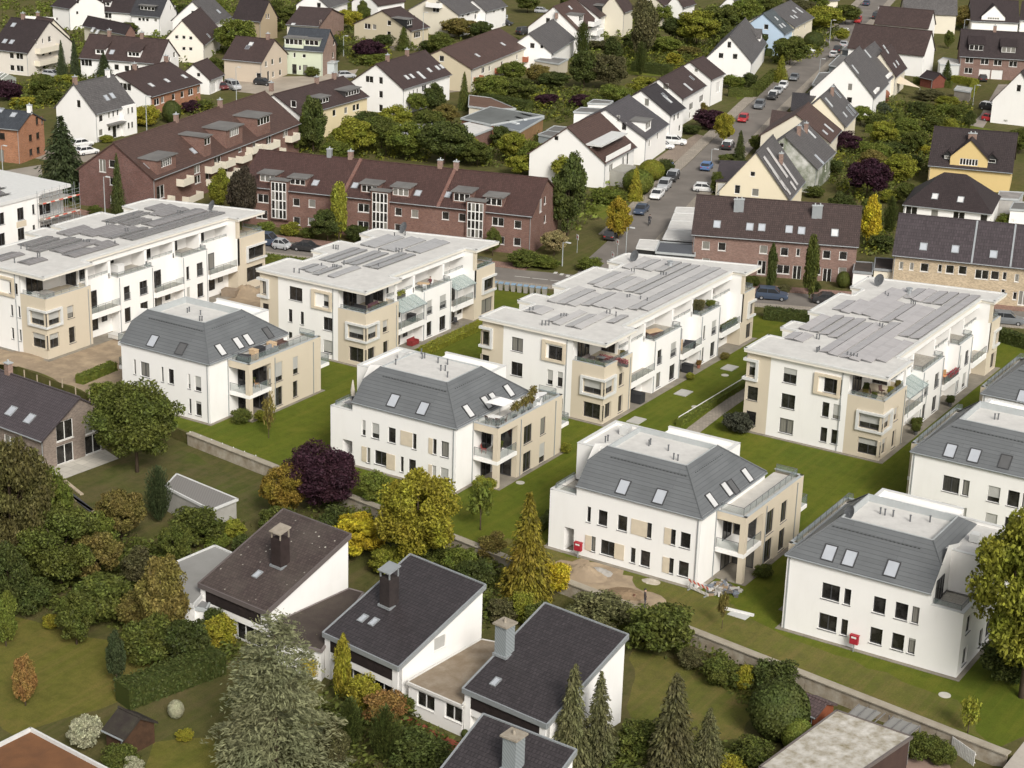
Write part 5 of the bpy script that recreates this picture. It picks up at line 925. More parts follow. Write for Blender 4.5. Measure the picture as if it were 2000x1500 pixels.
flat('white garage with dark flat roof left of the tan townhouses, lower of two', 8, [(665, 720), (815, 735), (820, 655), (680, 645)], 2.8, WHT, M('rough', (.09, .07, .06), (.05, .045, .04), .5), edge=METAL)
flat('white garage with dark flat roof touching the tan townhouses, higher of two', 8, [(828, 700), (975, 715), (985, 625), (840, 615)], 3.1, CRM, M('rough', (.08, .065, .06), (.05, .045, .04), .5), edge=METAL)
wins_ = [('white carport roof nearest the street sign, lowest of the stepped four', [(1180, 462), (1432, 482), (1430, 405), (1215, 395)]), ('white carport roof second lowest of the stepped four', [(1218, 390), (1425, 405), (1425, 330), (1243, 325)]), ('white carport roof second highest of the stepped four', [(1246, 320), (1428, 330), (1428, 270), (1268, 265)]), ('white carport roof highest of the stepped four', [(1270, 258), (1428, 268), (1428, 222), (1285, 218)])]
for lb, pts in wins_: flat(lb, 7, pts, 2.7, M('rough', (.10, .09, .085), (.06, .06, .06)), RFW, name='carport', cat='carport', rim=.05, edge=COPE, group='carports')
flat('small white-roofed garage at the street corner', 7, [(972, 535), (1118, 550), (1150, 478), (1000, 470)], 2.7, DARK, RFW, rim=.05, edge=COPE)
b = flat('garage with a dark glass canopy roof beside the small white-roofed garage', 7, [(1122, 570), (1430, 595), (1430, 510), (1155, 490)], 2.7, M('rough', (.08, .08, .08)), M('pane', (.035, .035, .04)), name='carport', cat='carport', edge=COPG, rim=.1)
flat('grey flat-roofed shed at the right edge above the tan townhouses', 8, [(1890, 235), (2100, 250), (2120, 185), (1920, 180)], 3.0, WHT, FELT); flat('pale flat-roofed garage behind the hipped house at the right edge', 8, [(1790, 150), (1960, 160), (2000, 105), (1810, 95)], 2.8, M('rough', (.5, .48, .45)), M('rough', (.33, .31, .29)))
# ---------------------------------------------------------------- lower gardens and the mono-pitch houses
GZ = -1.3
def wally(x): return 139.3-.1519*(x+125.9)
def gz(x, y, r=0):                 # measured point on the ground, upper or lower level
    P = g(x, y, 0, r)
    return g(x, y, GZ, r) if P.y < wally(P.x)-.2 and P.x < -33 else P
SPECK = M('rough', (.085, .062, .056), (.052, .040, .038), .5, .5, 5.)
def specked():
    t = NT('speckled tile'); v = t.uv(); c = (.062, .046, .042); b = t.n('TexBrick'); t.l(v, b.inputs['Vector'])
    b.inputs['Color1'].default_value = (*sc(c, .8), 1); b.inputs['Color2'].default_value = (*sc(c, 1.25), 1); b.inputs['Mortar'].default_value = (*sc(c, .5), 1); b.inputs['Scale'].default_value = 1; b.inputs['Brick Width'].default_value = .3; b.inputs['Row Height'].default_value = .33; b.inputs['Mortar Size'].default_value = .02
    vo = t.n('TexVoronoi'); vo.inputs['Scale'].default_value = 1.6; t.l(v, vo.inputs['Vector']); n = t.noise(v, .45, 3)
    f = t.math('MULTIPLY', t.math('LESS_THAN', vo.outputs['Distance'], .13), t.ramp(n, .45, .62)); n2 = t.noise(v, .3, 5)
    k = t.mix(t.ramp(n2, .4, .7, 0, .5), b.outputs['Color'], (.10, .085, .07)); k = t.mix(f, k, (.5, .47, .4))
    t.bump(b.outputs['Fac'], .02, -.6); return t.col(k, .75, .3)
BLKT = M('tile', (.048, .041, .043), .34, .3, .10, .42)
def shed_house(label, BL, BR, TL, zl, zh, roofm, chim, sky, capm, bodym, hood, gwins=()):
    A, Bp, T = g(*BL, zl), g(*BR, zl), g(*TL, zh); d = (Bp-A); L = d.length; d.normalize(); n = Vector((-d.y, d.x, 0)); W = (T-A).dot(n)
    b = B('mono_pitch_house', label, 'house', (A.x, A.y, GZ), math.atan2(d.y, d.x), 'white houses with a single steep roof slope'); a, c = zl-GZ, zh-GZ
    sl_ = (c-a)/W; FR = Face((L-.15, 0, 0), (0, 1, 0), (1, 0, 0)); FL = Face((0, .25, 0), (1, 0, 0), (0, -1, 0)); hs = []
    for x, y in gwins:
        s, z = b.on(FR, x, y); hs.append((s-.65, z-.55, s+.65, z+.55)); window(b, FR, hs[-1], frame=FRW, blind=.97)
    mb = MB(); wallface(mb, FR, [(.2, -.1), (W-.2, -.1), (W-.2, c-.25), (.2, a-.2)], hs); mb.poly([(.15, .2, -.1), (.15, W-.2, -.1), (.15, W-.2, c-.25), (.15, .2, a-.2)]); mb.poly([(.15, W-.2, -.1), (L-.15, W-.2, -.1), (L-.15, W-.2, c-.25), (.15, W-.2, c-.25)])
    mb.box(.15, .75, .1, .6, -.1, a-.2); mb.box(L-.75, L-.15, .1, .6, -.1, a-.2); mb.box(.75, L-.75, .55, .75, -.1, a-.2); mb.box(.75, L-.75, .15, .5, 1.9, 2.5); mb.build('wall', WHT, b.root)
    mb = MB(); mb.box(.75, L-.75, .12, .5, 2.52, a-.25); mb.build('timber_panel', M('rough', (.035, .026, .024), (.02, .016, .016), 2.), b.root)
    F2 = Face((0, .55, 0), (1, 0, 0), (0, -1, 0))
    for i in range(2): window(b, F2, (1.2+i*(L-2.2)/2, .15, .3+(i+1)*(L-1.2)/2, 1.75), frame=FRW, reveal=-.03, sill=False, mull=2)
    mb = MB(); mb.slab([(0, 0, a), (L, 0, a), (L, W, c), (0, W, c)], .22); rf = mb.build('roof', roofm, b.root)
    for P0, P1 in (((0, 0, a), (0, W, c)), ((L, 0, a), (L, W, c)), ((0, W, c), (L, W, c)), ((0, 0, a), (L, 0, a))):
        mb = MB(); P0, P1 = Vector(P0), Vector(P1); e = (P1-P0).normalized(); s = e.cross(Vector((0, 0, 1))).normalized()*.07
        mb.hexa([P0-s+Vector((0, 0, -.34)), P1-s+Vector((0, 0, -.34)), P1+s+Vector((0, 0, -.34)), P0+s+Vector((0, 0, -.34)), P0-s+Vector((0, 0, .07)), P1-s+Vector((0, 0, .07)), P1+s+Vector((0, 0, .07)), P0+s+Vector((0, 0, .07))]); mb.build('verge_trim', METAL if 'brown' not in label else M('plain', (.12, .10, .095)), rf)
    nf = Vector((0, -(c-a), W)).normalized(); sv = Vector((0, W, c-a)).normalized()
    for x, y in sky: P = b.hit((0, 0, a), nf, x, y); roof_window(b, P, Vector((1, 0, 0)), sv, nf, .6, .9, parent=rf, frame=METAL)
    if chim:
        P = b.hit((0, 0, a), nf, *chim); z0 = a+P.y*sl_; z1 = z0+2.5; r = .55; mb = MB(); mb.box(P.x-r, P.x+r, P.y-r, P.y+r, z0-.6, z1); ch = mb.build('chimney', bodym, rf)
        mb = MB(); mb.box(P.x-r-.12, P.x+r+.12, P.y-r-.12, P.y+r+.12, z0-.35+sl_*r, z0-.25+sl_*r+.1); mb.build('flashing', METAL, ch)
        mb = MB()
        if hood:
            for qx, qy in ((-r, -r), (r-.1, -r), (r-.1, r-.1), (-r, r-.1)): mb.box(P.x+qx, P.x+qx+.1, P.y+qy, P.y+qy+.1, z1, z1+.65)
            mb.slab([(P.x-r-.12, P.y-r-.12, z1+.62), (P.x+r+.12, P.y-r-.12, z1+.62), (P.x+r+.12, P.y+r+.12, z1+.95), (P.x-r-.12, P.y+r+.12, z1+.95)], .1)
        else: mb.box(P.x-r-.15, P.x+r+.15, P.y-r-.15, P.y+r+.15, z1, z1+.14); mb.tube((P.x, P.y, z1+.14), (P.x, P.y, z1+.5), .13, .1, 7)
        mb.build('chimney_cap', capm, ch)
    return b
STC = M('rough', (.36, .32, .26), (.26, .22, .17), 2.)
ZNC = M('stripe', (.26, .285, .29), (.20, .22, .225), .3)
H1 = shed_house('white house with a lichen-speckled brown roof slope and stone-hooded chimney', (387, 1140), (520, 1196), (547, 992), 2.7, 6.3, specked(), (548, 1102), [(503, 1122)], STC, M('rough', (.045, .032, .03), (.03, .022, .02), 2.), True)
H2 = shed_house('white house with a black roof, metal-hooded chimney and two small roof windows', (630, 1236), (778, 1304), (795, 1080), 2.7, 6.3, BLKT, (760, 1180), [(709, 1208), (730, 1215)], METAL, M('rough', (.05, .04, .038), (.03, .025, .025), 2.), True, [(859, 1255)])
H3 = shed_house('white house with a black roof, zinc chimney and one small roof window', (903, 1345), (1068, 1416), (1063, 1177), 2.7, 6.3, BLKT, (985, 1275), [(968, 1332)], STC, ZNC, False)
H4 = shed_house('black-roofed house with a zinc chimney cut by the bottom picture edge', (800, 1580), (985, 1660), (940, 1393), 2.7, 6.3, BLKT, (1002, 1500), [], STC, ZNC, False)
flat('dark flat-roofed link between the lichen-roofed house and the hooded chimney house', 36, [(110, 590), (450, 690), (740, 290), (640, 262), (190, 470)], 1.6, WHT, M('rough', (.060, .046, .042), (.09, .075, .06), .5), base=GZ, name='link_building', cat='garage', rim=.04, edge=M('plain', (.20, .17, .16)))
b = flat('low white building with a mossy gravel roof between two black-roofed houses', 36, [(1040, 905), (1420, 1070), (1700, 640), (1552, 612)], 1.5, WHT, M('rough', (.30, .25, .19), (.20, .15, .10), .8, .5, 5.), base=GZ, name='link_building', cat='garage', rim=.04, wins=[(1170, 1040, 'w'), (1362, 1122, 'w')], edge=M('plain', (.62, .60, .56)))
flat('long pale grey flat-roofed wing with white edge beside the lichen-roofed house', 35, [(1120, 330), (1330, 380), (1640, 40), (1480, -30), (1150, 110)], 1.7, WHT, M('rough', (.30, .295, .28), (.24, .235, .22), .3), base=GZ, name='wing', cat='house wing', edge=COPE)
b = flat('white garden balcony block with grey top beside the lichen-roofed house', 35, [(1330, 395), (1420, 410), (1465, 325), (1370, 300)], 1.2, WHT, M('plain', (.2, .2, .2)), base=GZ, name='balcony_block', cat='balcony')
flat('brown flat roof with a broad white rim in the bottom left corner', 0, [(-40, 1478), (60, 1428), (215, 1510), (90, 1590)], 2.2, WHT, M('rough', (.20, .095, .045), (.13, .065, .035), .6), base=GZ, name='flat_roof_house', cat='house', rim=.3, edge=COPE)
flat('grey ribbed flat-roofed garden shed beside the blue-green conifer', 31, [(1290, 1000), (1648, 1182), (1855, 1098), (1380, 902)], 1.3, M('rough', (.40, .385, .35), (.3, .29, .26)), M('stripe', (.21, .20, .185), (.185, .175, .165), .35), base=GZ, name='shed', cat='shed', edge=COPE, rim=.05)
b = house('grey-brown brick house with dark roof and white double windows, left edge', 31, (325, 648), (-360, 395), (822, 398), (645, 303), 2.1, M('brick', (.235, .185, .15)), M('tile', (.075, .062, .066), .36, .3, .06, .4, .25), G=[(505, 560, 'D'), (728, 505, 'D'), (510, 760, 'D'), (730, 690, 'D')], L=[(75, 650, 'w')], sky=[(88, 412), (232, 472)], chim=[(65, 60)], base=GZ)
house('small red timber shed with a purple-brown roof by the garden wall', 38, (565, 1152), (420, 1090), (712, 1055), (648, 1048), .5, M('rough', (.30, .10, .05), (.22, .07, .035), 2.), M('tile', (.10, .07, .068), .3, .3, .1), base=GZ, name='shed', cat='shed', ov=.15)
house('dark curved-roof garden hut beside the pale flowering shrub', 35, (852, 1305), (700, 1232), (1090, 1180), (965, 1150), .5, WOODD, M('rough', (.035, .028, .026), (.06, .055, .04), 1.), base=GZ, name='garden_hut', cat='garden hut', ov=.2)
b = flat('low brown garage with a mossy white gravel roof in the bottom right corner', 38, [(180, 1492), (710, 1102), (1228, 1282), (700, 1640)], 1.5, M('rough', (.085, .055, .045), (.06, .04, .035)), M('rough', (.60, .575, .53), (.20, .165, .09), 1.1, .55, 3.), base=GZ, rim=.05, edge=M('plain', (.14, .12, .11)))
s = thing('pergola', 'open metal-framed canopy with grey panels behind the mossy-roofed garage', 'pergola', g(1000, 1160, GZ, 38)); o = s.location
pq = [g(x, y, 1.3, 38)-o for x, y in ((790, 1130), (865, 1062), (1285, 1212), (1215, 1268))]
for i, (a, c) in enumerate(((.0, .36), (.56, 1.0))):
    mb = MB(); mb.slab([pq[0].lerp(pq[3], a), pq[0].lerp(pq[3], c), pq[1].lerp(pq[2], c), pq[1].lerp(pq[2], a)], .05); mb.build('panel', M('plain', (.24, .235, .22)), s)
for i in range(8):
    t = i/7; mb = MB(); mb.tube(pq[0].lerp(pq[3], t)+Vector((0, 0, .06)), pq[1].lerp(pq[2], t)+Vector((0, 0, .06)), .05, n=5); mb.build('rafter', M('plain', (.16, .155, .15)), s)
for t in (0, .5, 1):
    for A_, B_ in ((pq[0], pq[3]), (pq[1], pq[2])): c = A_.lerp(B_, t); mb = MB(); mb.tube((c.x, c.y, 0), c, .05, n=5); mb.build('post', M('plain', (.16, .155, .15)), s)
# --- terrain: one big sheet with the step of the retaining wall
xs = [-700, -300, -260, -200, -160, -126, -100, -80, -60, -45, -33]; mb = MB()
for a, c in zip(xs, xs[1:]):
    mb.poly([(a, wally(a), 0), (c, wally(c), 0), (c, 2600, 0), (a, 2600, 0)]); mb.poly([(a, -200, GZ), (c, -200, GZ), (c, wally(c), GZ), (a, wally(a), GZ)]); mb.poly([(a, wally(a), GZ), (c, wally(c), GZ), (c, wally(c), 0), (a, wally(a), 0)])
mb.poly([(-33, wally(-33), 0), (-29, wally(-33), 0), (-29, 2600, 0), (-33, 2600, 0)]); mb.poly([(-29, -200, 0), (900, -200, 0), (900, 2600, 0), (-29, 2600, 0)]); mb.poly([(-33, -200, GZ), (-29, -200, 0), (-29, wally(-33), 0), (-33, wally(-33), GZ)]); mb.poly([(-33, wally(-33), GZ), (-29, wally(-33), 0), (-33, wally(-33), 0)])
mb.poly([(-1500, 2600, 0), (1500, 2600, 0), (1500, 6000, 0), (-1500, 6000, 0)])
struct('ground', mb, M('grass', (.092, .102, .024), (.125, .112, .042), .09))
LZ = {}
def jag(P, seed, amp=.35, step=1.6):
    R = random.Random(seed); out = []
    for a, c in zip(P, P[1:]+P[:1]):
        d = Vector(c)-Vector(a); n = max(1, int(d.length/step)); e = d.normalized() if d.length else d; nn = Vector((-e.y, e.x, 0))
        for i in range(n): k = R.uniform(-1, 1)*amp if i else R.uniform(-1, 1)*amp*.3; q_ = Vector(a)+d*(i/n)+nn*k; out.append(tuple(q_))
    return out
def sheet(name, pts, z, mat, r=0, px=True):
    mb = MB(); P = []
    for p in pts:
        v = gz(p[0], p[1], r) if px else Vector((p[0], p[1], 0)); P.append((v.x, v.y, (v.z if px else 0)+z))
    if name in ('sand', 'worn_lawn', 'garden_lawn'): P = jag(P, len(P)+int(P[0][0]))
    mb.poly(P); return struct(name, mb, mat)
def ribbon(name, pts, w, z, mat, off=0.0):
    mb = MB(); P = [Vector((p[0], p[1], 0)) for p in pts]; A = []
    for i, p in enumerate(P):
        d = (P[min(i+1, len(P)-1)]-P[max(i-1, 0)]).normalized(); n = Vector((-d.y, d.x, 0)); A.append((p+n*(off+w/2), p+n*(off-w/2)))
    for a, c in zip(A, A[1:]):
        if isinstance(z, tuple):
            mb.hexa([(*q_[:2], zz) for zz in z for q_ in (a[1], a[0], c[0], c[1])])
        else: mb.poly([(*q_[:2], z) for q_ in (a[1], a[0], c[0], c[1])])
    return struct(name, mb, mat)
LAWN = M('grass', (.140, .158, .018), (.105, .136, .016), .10); LAWND = M('grass', (.130, .140, .024), (.165, .148, .035), .12); DRY = M('grass', (.18, .155, .045), (.125, .138, .028), .15)
SAND = M('rough', (.43, .335, .225), (.26, .20, .14), .45, .42, 3.); ASPH = M('asphalt', (.185, .165, .145)); PAVE = M('paving', (.33, .29, .24)); REDP = M('paving', (.27, .17, .135)); CONC = M('paving', (.50, .47, .41), 1.2, 1.2)
sheet('lawn', [(-152, wally(-152)+.3), (-33, wally(-33)+.3), (-20, 160), (-20, 236), (-60, 228), (-92, 217), (-112, 209), (-142, 204), (-144, 160)], .004, LAWN, px=False)
sheet('worn_lawn', [(-84, 133.4), (-34, 126), (-38, 131), (-54, 133), (-62, 136.4), (-84, 136.4)], .008, DRY, px=False)
sheet('sand', [(-200, 150), (-150, 143.3), (-139.5, 141.6), (-139.8, 147), (-141, 156), (-142.5, 170), (-144, 202), (-200, 196)], .010, SAND, px=False)
mb = MB(); mb.poly(jag([tuple(g(x, y, 0)+Vector((0, 0, .014))) for x, y in [(1095, 1092), (1150, 1088), (1200, 1108), (1236, 1126), (1270, 1158), (1300, 1182), (1262, 1192), (1225, 1180), (1160, 1158), (1105, 1135)]], 4, .9, .7)); struct('sand', mb, SAND)
sheet('garden_lawn', [(0, 1195), (100, 1225), (210, 1250), (300, 1290), (235, 1370), (140, 1400), (30, 1440), (-60, 1380), (-80, 1200)], .006, LAWND)
sheet('garden_lawn', [(1235, 1270), (1330, 1290), (1440, 1330), (1490, 1370), (1450, 1440), (1380, 1450), (1280, 1430), (1230, 1400)], .006, DRY)
sheet('garden_lawn', [(120, 970), (220, 910), (360, 880), (500, 950), (560, 1000), (480, 1020), (330, 960), (260, 990), (160, 985)], .006, M('grass', (.088, .115, .020), (.115, .10, .04), .2))
sheet('terrace', [(82, 912), (205, 878), (232, 896), (92, 948)], .02, CONC); sheet('brick_path', [(782, 1405), (800, 1400), (905, 1455), (890, 1475)], .012, M('paving', (.30, .085, .05), .3, .3))
sheet('garden_path', [(205, 1150), (228, 1137), (240, 1150), (225, 1165)], .012, CONC)
sheet('garden_lawn', [(300, 1450), (420, 1440), (430, 1500), (250, 1560)], .006, LAWND)
ribbon('path', [(g(1345, 848).x, g(1345, 848).y), (g(1400, 806).x, g(1400, 806).y), (g(1462, 762).x, g(1462, 762).y), (g(1480, 745).x, g(1480, 745).y)], 1.7, .02, PAVE)
CS = [(-330, 178), (-240, 190), (-200, 196), (-165, 203.5), (-130, 212), (-110, 219), (-88, 228), (-66, 236.5), (-30, 250), (40, 278)]
MR = [(-120, 216), (-123.5, 226), (-127, 240), (-134, 266), (-143, 300), (-156.5, 350), (-169, 400), (-181.5, 450), (-194.5, 500), (-212, 565), (-240, 670), (-290, 860)]
ribbon('road', CS, 6.2, .012, ASPH); ribbon('road', MR, 6.4, .016, ASPH)
ribbon('pavement', CS[:5], 2.4, (-.2, .12), REDP, 4.4); ribbon('pavement', CS[5:], 2.4, (-.2, .12), REDP, 4.4); ribbon('pavement', CS, 1.6, (-.2, .11), PAVE, -4.0); ribbon('pavement', MR[2:], 2.2, (-.2, .12), PAVE, 4.35); ribbon('pavement', MR[2:], 2.0, (-.2, .12), PAVE, -4.25)
for k, (x, y) in enumerate(((1020, 541), (1055, 545), (1090, 549))):
    P = g(x, y); mb = MB(); mb.obox((P.x, P.y, .016), 2.2, .14, .006, .3); struct('road_marking', mb, M('plain', (.55, .54, .5)))
for k, (x, y) in enumerate(((1085, 533), (1097, 536), (1109, 539), (1121, 541))):
    P = g(x, y); mb = MB(); mb.obox((P.x, P.y, .022), .5, .9, .006, .3); struct('road_marking', mb, M('plain', (.55, .54, .5)))
ribbon('street', [(-330, 215), (-262, 222), (-228, 226), (-221, 252), (-232, 280), (-240, 296), (-222, 302), (-214, 330)], 7, .01, M('asphalt', (.26, .225, .185)))
sheet('yard', [(395, 165), (470, 180), (560, 190), (690, 150), (700, 135), (620, 148), (545, 150), (440, 160)], .02, M('asphalt', (.36, .31, .25)))
sheet('yard', [(0, 335), (80, 322), (85, 360), (0, 372)], .02, M('asphalt', (.30, .27, .23)))
ribbon('street', [(-262, 350), (-238, 372), (-228, 392), (-240, 430), (-262, 470)], 6, .01, M('asphalt', (.26, .225, .185)))
sheet('driveway', [(1260, 325), (1310, 290), (1360, 262), (1385, 268), (1330, 308), (1275, 345)], .02, M('paving', (.28, .225, .18), .3, .3))
sheet('driveway', [(1895, 245), (1915, 225), (1950, 165), (1980, 165), (1960, 190), (1920, 250)], .02, M('asphalt', (.27, .235, .20)))
sheet('pavement', [(-32.2, 100), (-31.6, 128), (-30, 140), (-27.5, 160), (-20, 160), (-20, 100)], .03, M('asphalt', (.42, .38, .33)), px=False)
sheet('driveway', [(1720, 1470), (1850, 1480), (1870, 1540), (1700, 1530)], .02, M('asphalt', (.24, .17, .135)))
for i, (x, y) in enumerate(((1335, 768), (1425, 719), (1243, 822))):
    P = g(x, y); mb = MB(); mb.obox((P.x, P.y, .0), 1.5, 2.0, .10, 0); struct('light_shaft_cover', mb, M('plain', (.42, .41, .38)))
sheet('patio', [(1395, 338), (1440, 330), (1460, 345), (1420, 356)], .02, CONC)
for pts in ([(1690, 215), (1760, 205), (1770, 225), (1720, 235)], [(1225, 128), (1310, 138), (1300, 150), (1220, 145)], [(1140, 410), (1200, 385), (1230, 400), (1180, 430)], [(1440, 195), (1500, 175), (1490, 160), (1420, 170)], [(1790, 250), (1900, 245), (1960, 260), (1880, 275)], [(1225, 105), (1245, 100), (1250, 112), (1228, 118)]): sheet('garden_lawn', pts, .008, M('grass', (.16, .175, .028), (.12, .15, .022), .2))
# --- retaining wall in bays
wm = M('rough', (.44, .40, .33), (.24, .19, .13), .9, .5, 3.); cap = M('rough', (.40, .36, .29), (.3, .26, .2), .8)
s = thing('retaining_wall', 'long stained concrete garden wall below the new lawns', 'wall', (-126, wally(-126), GZ), math.atan(-.1519))
L = 94/cos(math.atan(.1519)); n = 16
for i in range(n):
    a, c = L*i/n, L*(i+1)/n; mb = MB(); mb.box(a+.02, c-.02, -.18, .0, -.1, 1.3); mb.build('wall_bay', wm, s); mb = MB(); mb.box(a, c, -.32, .5, 1.3, 1.4); mb.build('coping', cap, s)
s = thing('picket_gate', 'white slatted gate beside the laurel in the bottom right corner', 'gate', g(1495, 1375, GZ, 38), math.atan2(*(lambda v: (v.y, v.x))(g(1655, 1490, GZ, 38)-g(1495, 1375, GZ, 38))))
L = (g(1655, 1490, GZ, 38)-g(1495, 1375, GZ, 38)).length
for i in range(15): mb = MB(); mb.box(L*i/15, L*i/15+.12, 0, .04, 0, 1.2); mb.build('slat', FRW, s)
for z in (.25, .95): mb = MB(); mb.box(0, L, .045, .09, z, z+.1); mb.build('rail', FRW, s)
# ---------------------------------------------------------------- vegetation
LEAF = M('leaf', (.1, .1, .1)); LEAF2 = M('leaf', (.11, .1, .1), .35); BARK = M('rough', (.115, .085, .06), (.07, .05, .035), 3.); PALEBARK = M('rough', (.55, .5, .42), (.4, .35, .28), 3.)
def quad(V, F, c, a, w, s, asp=1.5):
    i = len(V); a = a*s*asp; w = w*s
    V += [c-a, c+w*.8, c+a, c-w*.8]; F.append((i, i+1, i+2, i+3))
def rv(R): 
    while 1:
        v = Vector((R.uniform(-1, 1), R.uniform(-1, 1), R.uniform(-1, 1)))
        if .05 < v.length < 1: return v.normalized()
def lumps(seed, n, m, leaf, shape, rl=.26, flat_=.75, asp=1.5):
    R = random.Random(seed); V, F = [], []
    for i in range(n):
        c = shape(R); r = rl*R.uniform(.6, 1.25); up = R.uniform(-.2, .5)
        for j in range(m):
            d = rv(R); d.z = d.z*flat_+up*.2; p = c+d*r*(R.random()**.35)
            if p.z < .01: continue
            nrm = (d*.55+rv(R)+Vector((0, 0, .35))).normalized(); a = nrm.orthogonal().normalized(); a = (a*cos(t := R.uniform(0, 6.28))+nrm.cross(a)*sin(t)); w = nrm.cross(a); quad(V, F, p, a, w, leaf*R.uniform(.6, 1.3), asp)
    return V, F
def mesh(name, V, F, mats, mi=None):
    me = bpy.data.meshes.new(name); me.from_pydata([tuple(v) for v in V], [], F)
    for m in mats: me.materials.append(m)
    return me
def ell(cx, cz, rx, rz, lo=.35, bias=0):
    def f(R):
        d = rv(R); k = R.uniform(lo, 1)**.5; t = (d.z+1)/2
        return Vector((d.x*rx*k*(1-bias*t), d.y*rx*k*(1-bias*t), cz+d.z*rz*k))
    return f
CROWN = {}
CROWN['round'] = [mesh('crown', *lumps(10+i, 70, 250, .0165, ell(0, .58, .40, .345, .3), .125), [LEAF]) for i in range(4)]
CROWN['big'] = [mesh('crown', *lumps(15+i, 92, 400, .0112, ell(0, .57, .41, .36, .25), .115), [LEAF]) for i in range(2)]
CROWN['bush'] = [mesh('crown', *lumps(20+i, 54, 190, .0215, ell(0, .46, .38, .37, .2), .16), [LEAF]) for i in range(3)]
CROWN['tall'] = [mesh('crown', *lumps(30+i, 70, 230, .0175, ell(0, .56, .38, .40, .3, .3), .125, .9), [LEAF]) for i in range(3)]
CROWN['col'] = [mesh('crown', *lumps(40+i, 60, 190, .021, ell(0, .52, .36, .43, .3, .45), .13, 1.0, 1.5), [LEAF]) for i in range(2)]
CROWN['sparse'] = [mesh('crown', *lumps(50+i, 26, 26, .040, ell(0, .62, .36, .32, .2), .16), [LEAF]) for i in range(2)]
CROWN['spread'] = [mesh('crown', *lumps(60+i, 64, 190, .020, ell(0, .46, .42, .40, .3), .13, .45, 2.2), [LEAF]) for i in range(1)]
def ballm(seed, n, rx, cz, rz, leaf, sq=0):
    R = random.Random(seed); V, F = [], []
    for i in range(n):
        d = rv(R); p = Vector((d.x*rx, d.y*rx, cz+d.z*rz))
        if sq: k = 1/max(abs(d.x), abs(d.y), abs(d.z))**sq; p = Vector((d.x*rx*k, d.y*rx*k, cz+d.z*rz*k))
        p = Vector((p.x, p.y, max(.01, p.z)))+rv(R)*.015; nrm = (d+rv(R)*.55).normalized(); a = nrm.orthogonal().normalized(); quad(V, F, p, a, nrm.cross(a), leaf*R.uniform(.6, 1.3), 1.2)
    b = len(V); n1, n2 = 10, 7
    for j in range(n2+1):
        for i in range(n1): t, s = 2*pi*i/n1, pi*j/n2; k = 1; V.append(Vector((sin(s)*cos(t)*rx*.93, sin(s)*sin(t)*rx*.93, max(.0, cz+cos(s)*rz*.93))))
    for j in range(n2):
        for i in range(n1): F.append((b+j*n1+i, b+j*n1+(i+1) % n1, b+(j+1)*n1+(i+1) % n1, b+(j+1)*n1+i))
    return V, F
CROWN['ball'] = [mesh('crown', *ballm(71, 5200, .48, .5, .49, .022), [LEAF2])]
def conif(seed, whorls, nb, leaf, droop=.12, dens=16, prof=lambda t: 1-t, asp=2.0):
    R = random.Random(seed); V, F = [], []
    for k in range(whorls):
        t = k/(whorls-1); z = .06+.92*t; rad = .48*prof(t)*R.uniform(.78, 1.15)+.012; m = max(4, int(nb*(.35+.65*(1-t))))
        for i in range(m):
            an = 2*pi*(i+R.random()*.7)/m; rr = rad*R.uniform(.7, 1.12); d = Vector((cos(an), sin(an), 0))
            for j in range(max(3, int(dens*(rr/.48+.25)))):
                s = R.random()**.7; p = d*rr*s+Vector((0, 0, z-droop*rr*s*s*1.2+.02))+rv(R)*.022+Vector((-d.y, d.x, 0))*R.uniform(-1, 1)*.05*s
                a = (d+Vector((0, 0, -droop*2))+rv(R)*.5).normalized(); w = a.cross(Vector((0, 0, 1))+rv(R)*.5).normalized(); quad(V, F, p, a, w, leaf*R.uniform(.7, 1.3), asp)
    return V, F
def cedar(seed):
    R = random.Random(seed); V, F = [], []
    for k in range(78):
        t = (k+R.random())/78; z = .05+.90*t; an = k*2.399+R.uniform(-.3, .3); rr = .50*(1-t)**.55*R.uniform(.62, 1.1); d = Vector((cos(an), sin(an), 0)); sd = Vector((-d.y, d.x, 0))
        for j in range(int(330*(rr/.5)+60)):
            s = R.random()**.6; wv = R.gauss(0, 1)*.055*(.35+s); p = d*rr*s+sd*wv+Vector((0, 0, z+.10*s-.17*s*s*rr*2-abs(wv)*.25))+rv(R)*.012
            a = (d*.8+sd*R.uniform(-.9, .9)+Vector((0, 0, R.uniform(-.5, .35)))).normalized(); w = a.cross(Vector((0, 0, 1))+rv(R)*.6).normalized(); quad(V, F, p, a, w, .0058*R.uniform(.6, 1.4), 3.0)
    return V, F
CROWN['cone'] = [mesh('crown', *conif(81, 30, 17, .0150, .20, 36, lambda t: (1-t)**.8), [LEAF]), mesh('crown', *conif(82, 29, 16, .0155, .24, 36, lambda t: (1-t)**.7), [LEAF])]
CROWN['thuja'] = [mesh('crown', *conif(91, 32, 15, .016, -.5, 22, lambda t: min(1, (1-t)*1.9)**.7), [LEAF])]
CROWN['cedar'] = [mesh('crown', *cedar(95), [LEAF2])]
tb = MB(); tb.tube((0, 0, 0), (0, 0, .5), .026, .014, 7)
for k in range(6): a = k*1.05; tb.tube((0, 0, .28+.04*k), (cos(a)*.2, sin(a)*.2, .52+.05*k), .011, .004, 5)
tb.tube((0, 0, .5), (.01, 0, .85), .014, .004, 6)
_t = tb.build('trunk', BARK, None, uv=False, smooth=True); TRUNK = _t.data; bpy.data.objects.remove(_t)
tb = MB(); tb.tube((0, 0, 0), (0, 0, .97), .02, .003, 6); _t = tb.build('trunk', BARK, None, uv=False, smooth=True); TRUNKC = _t.data; bpy.data.objects.remove(_t)
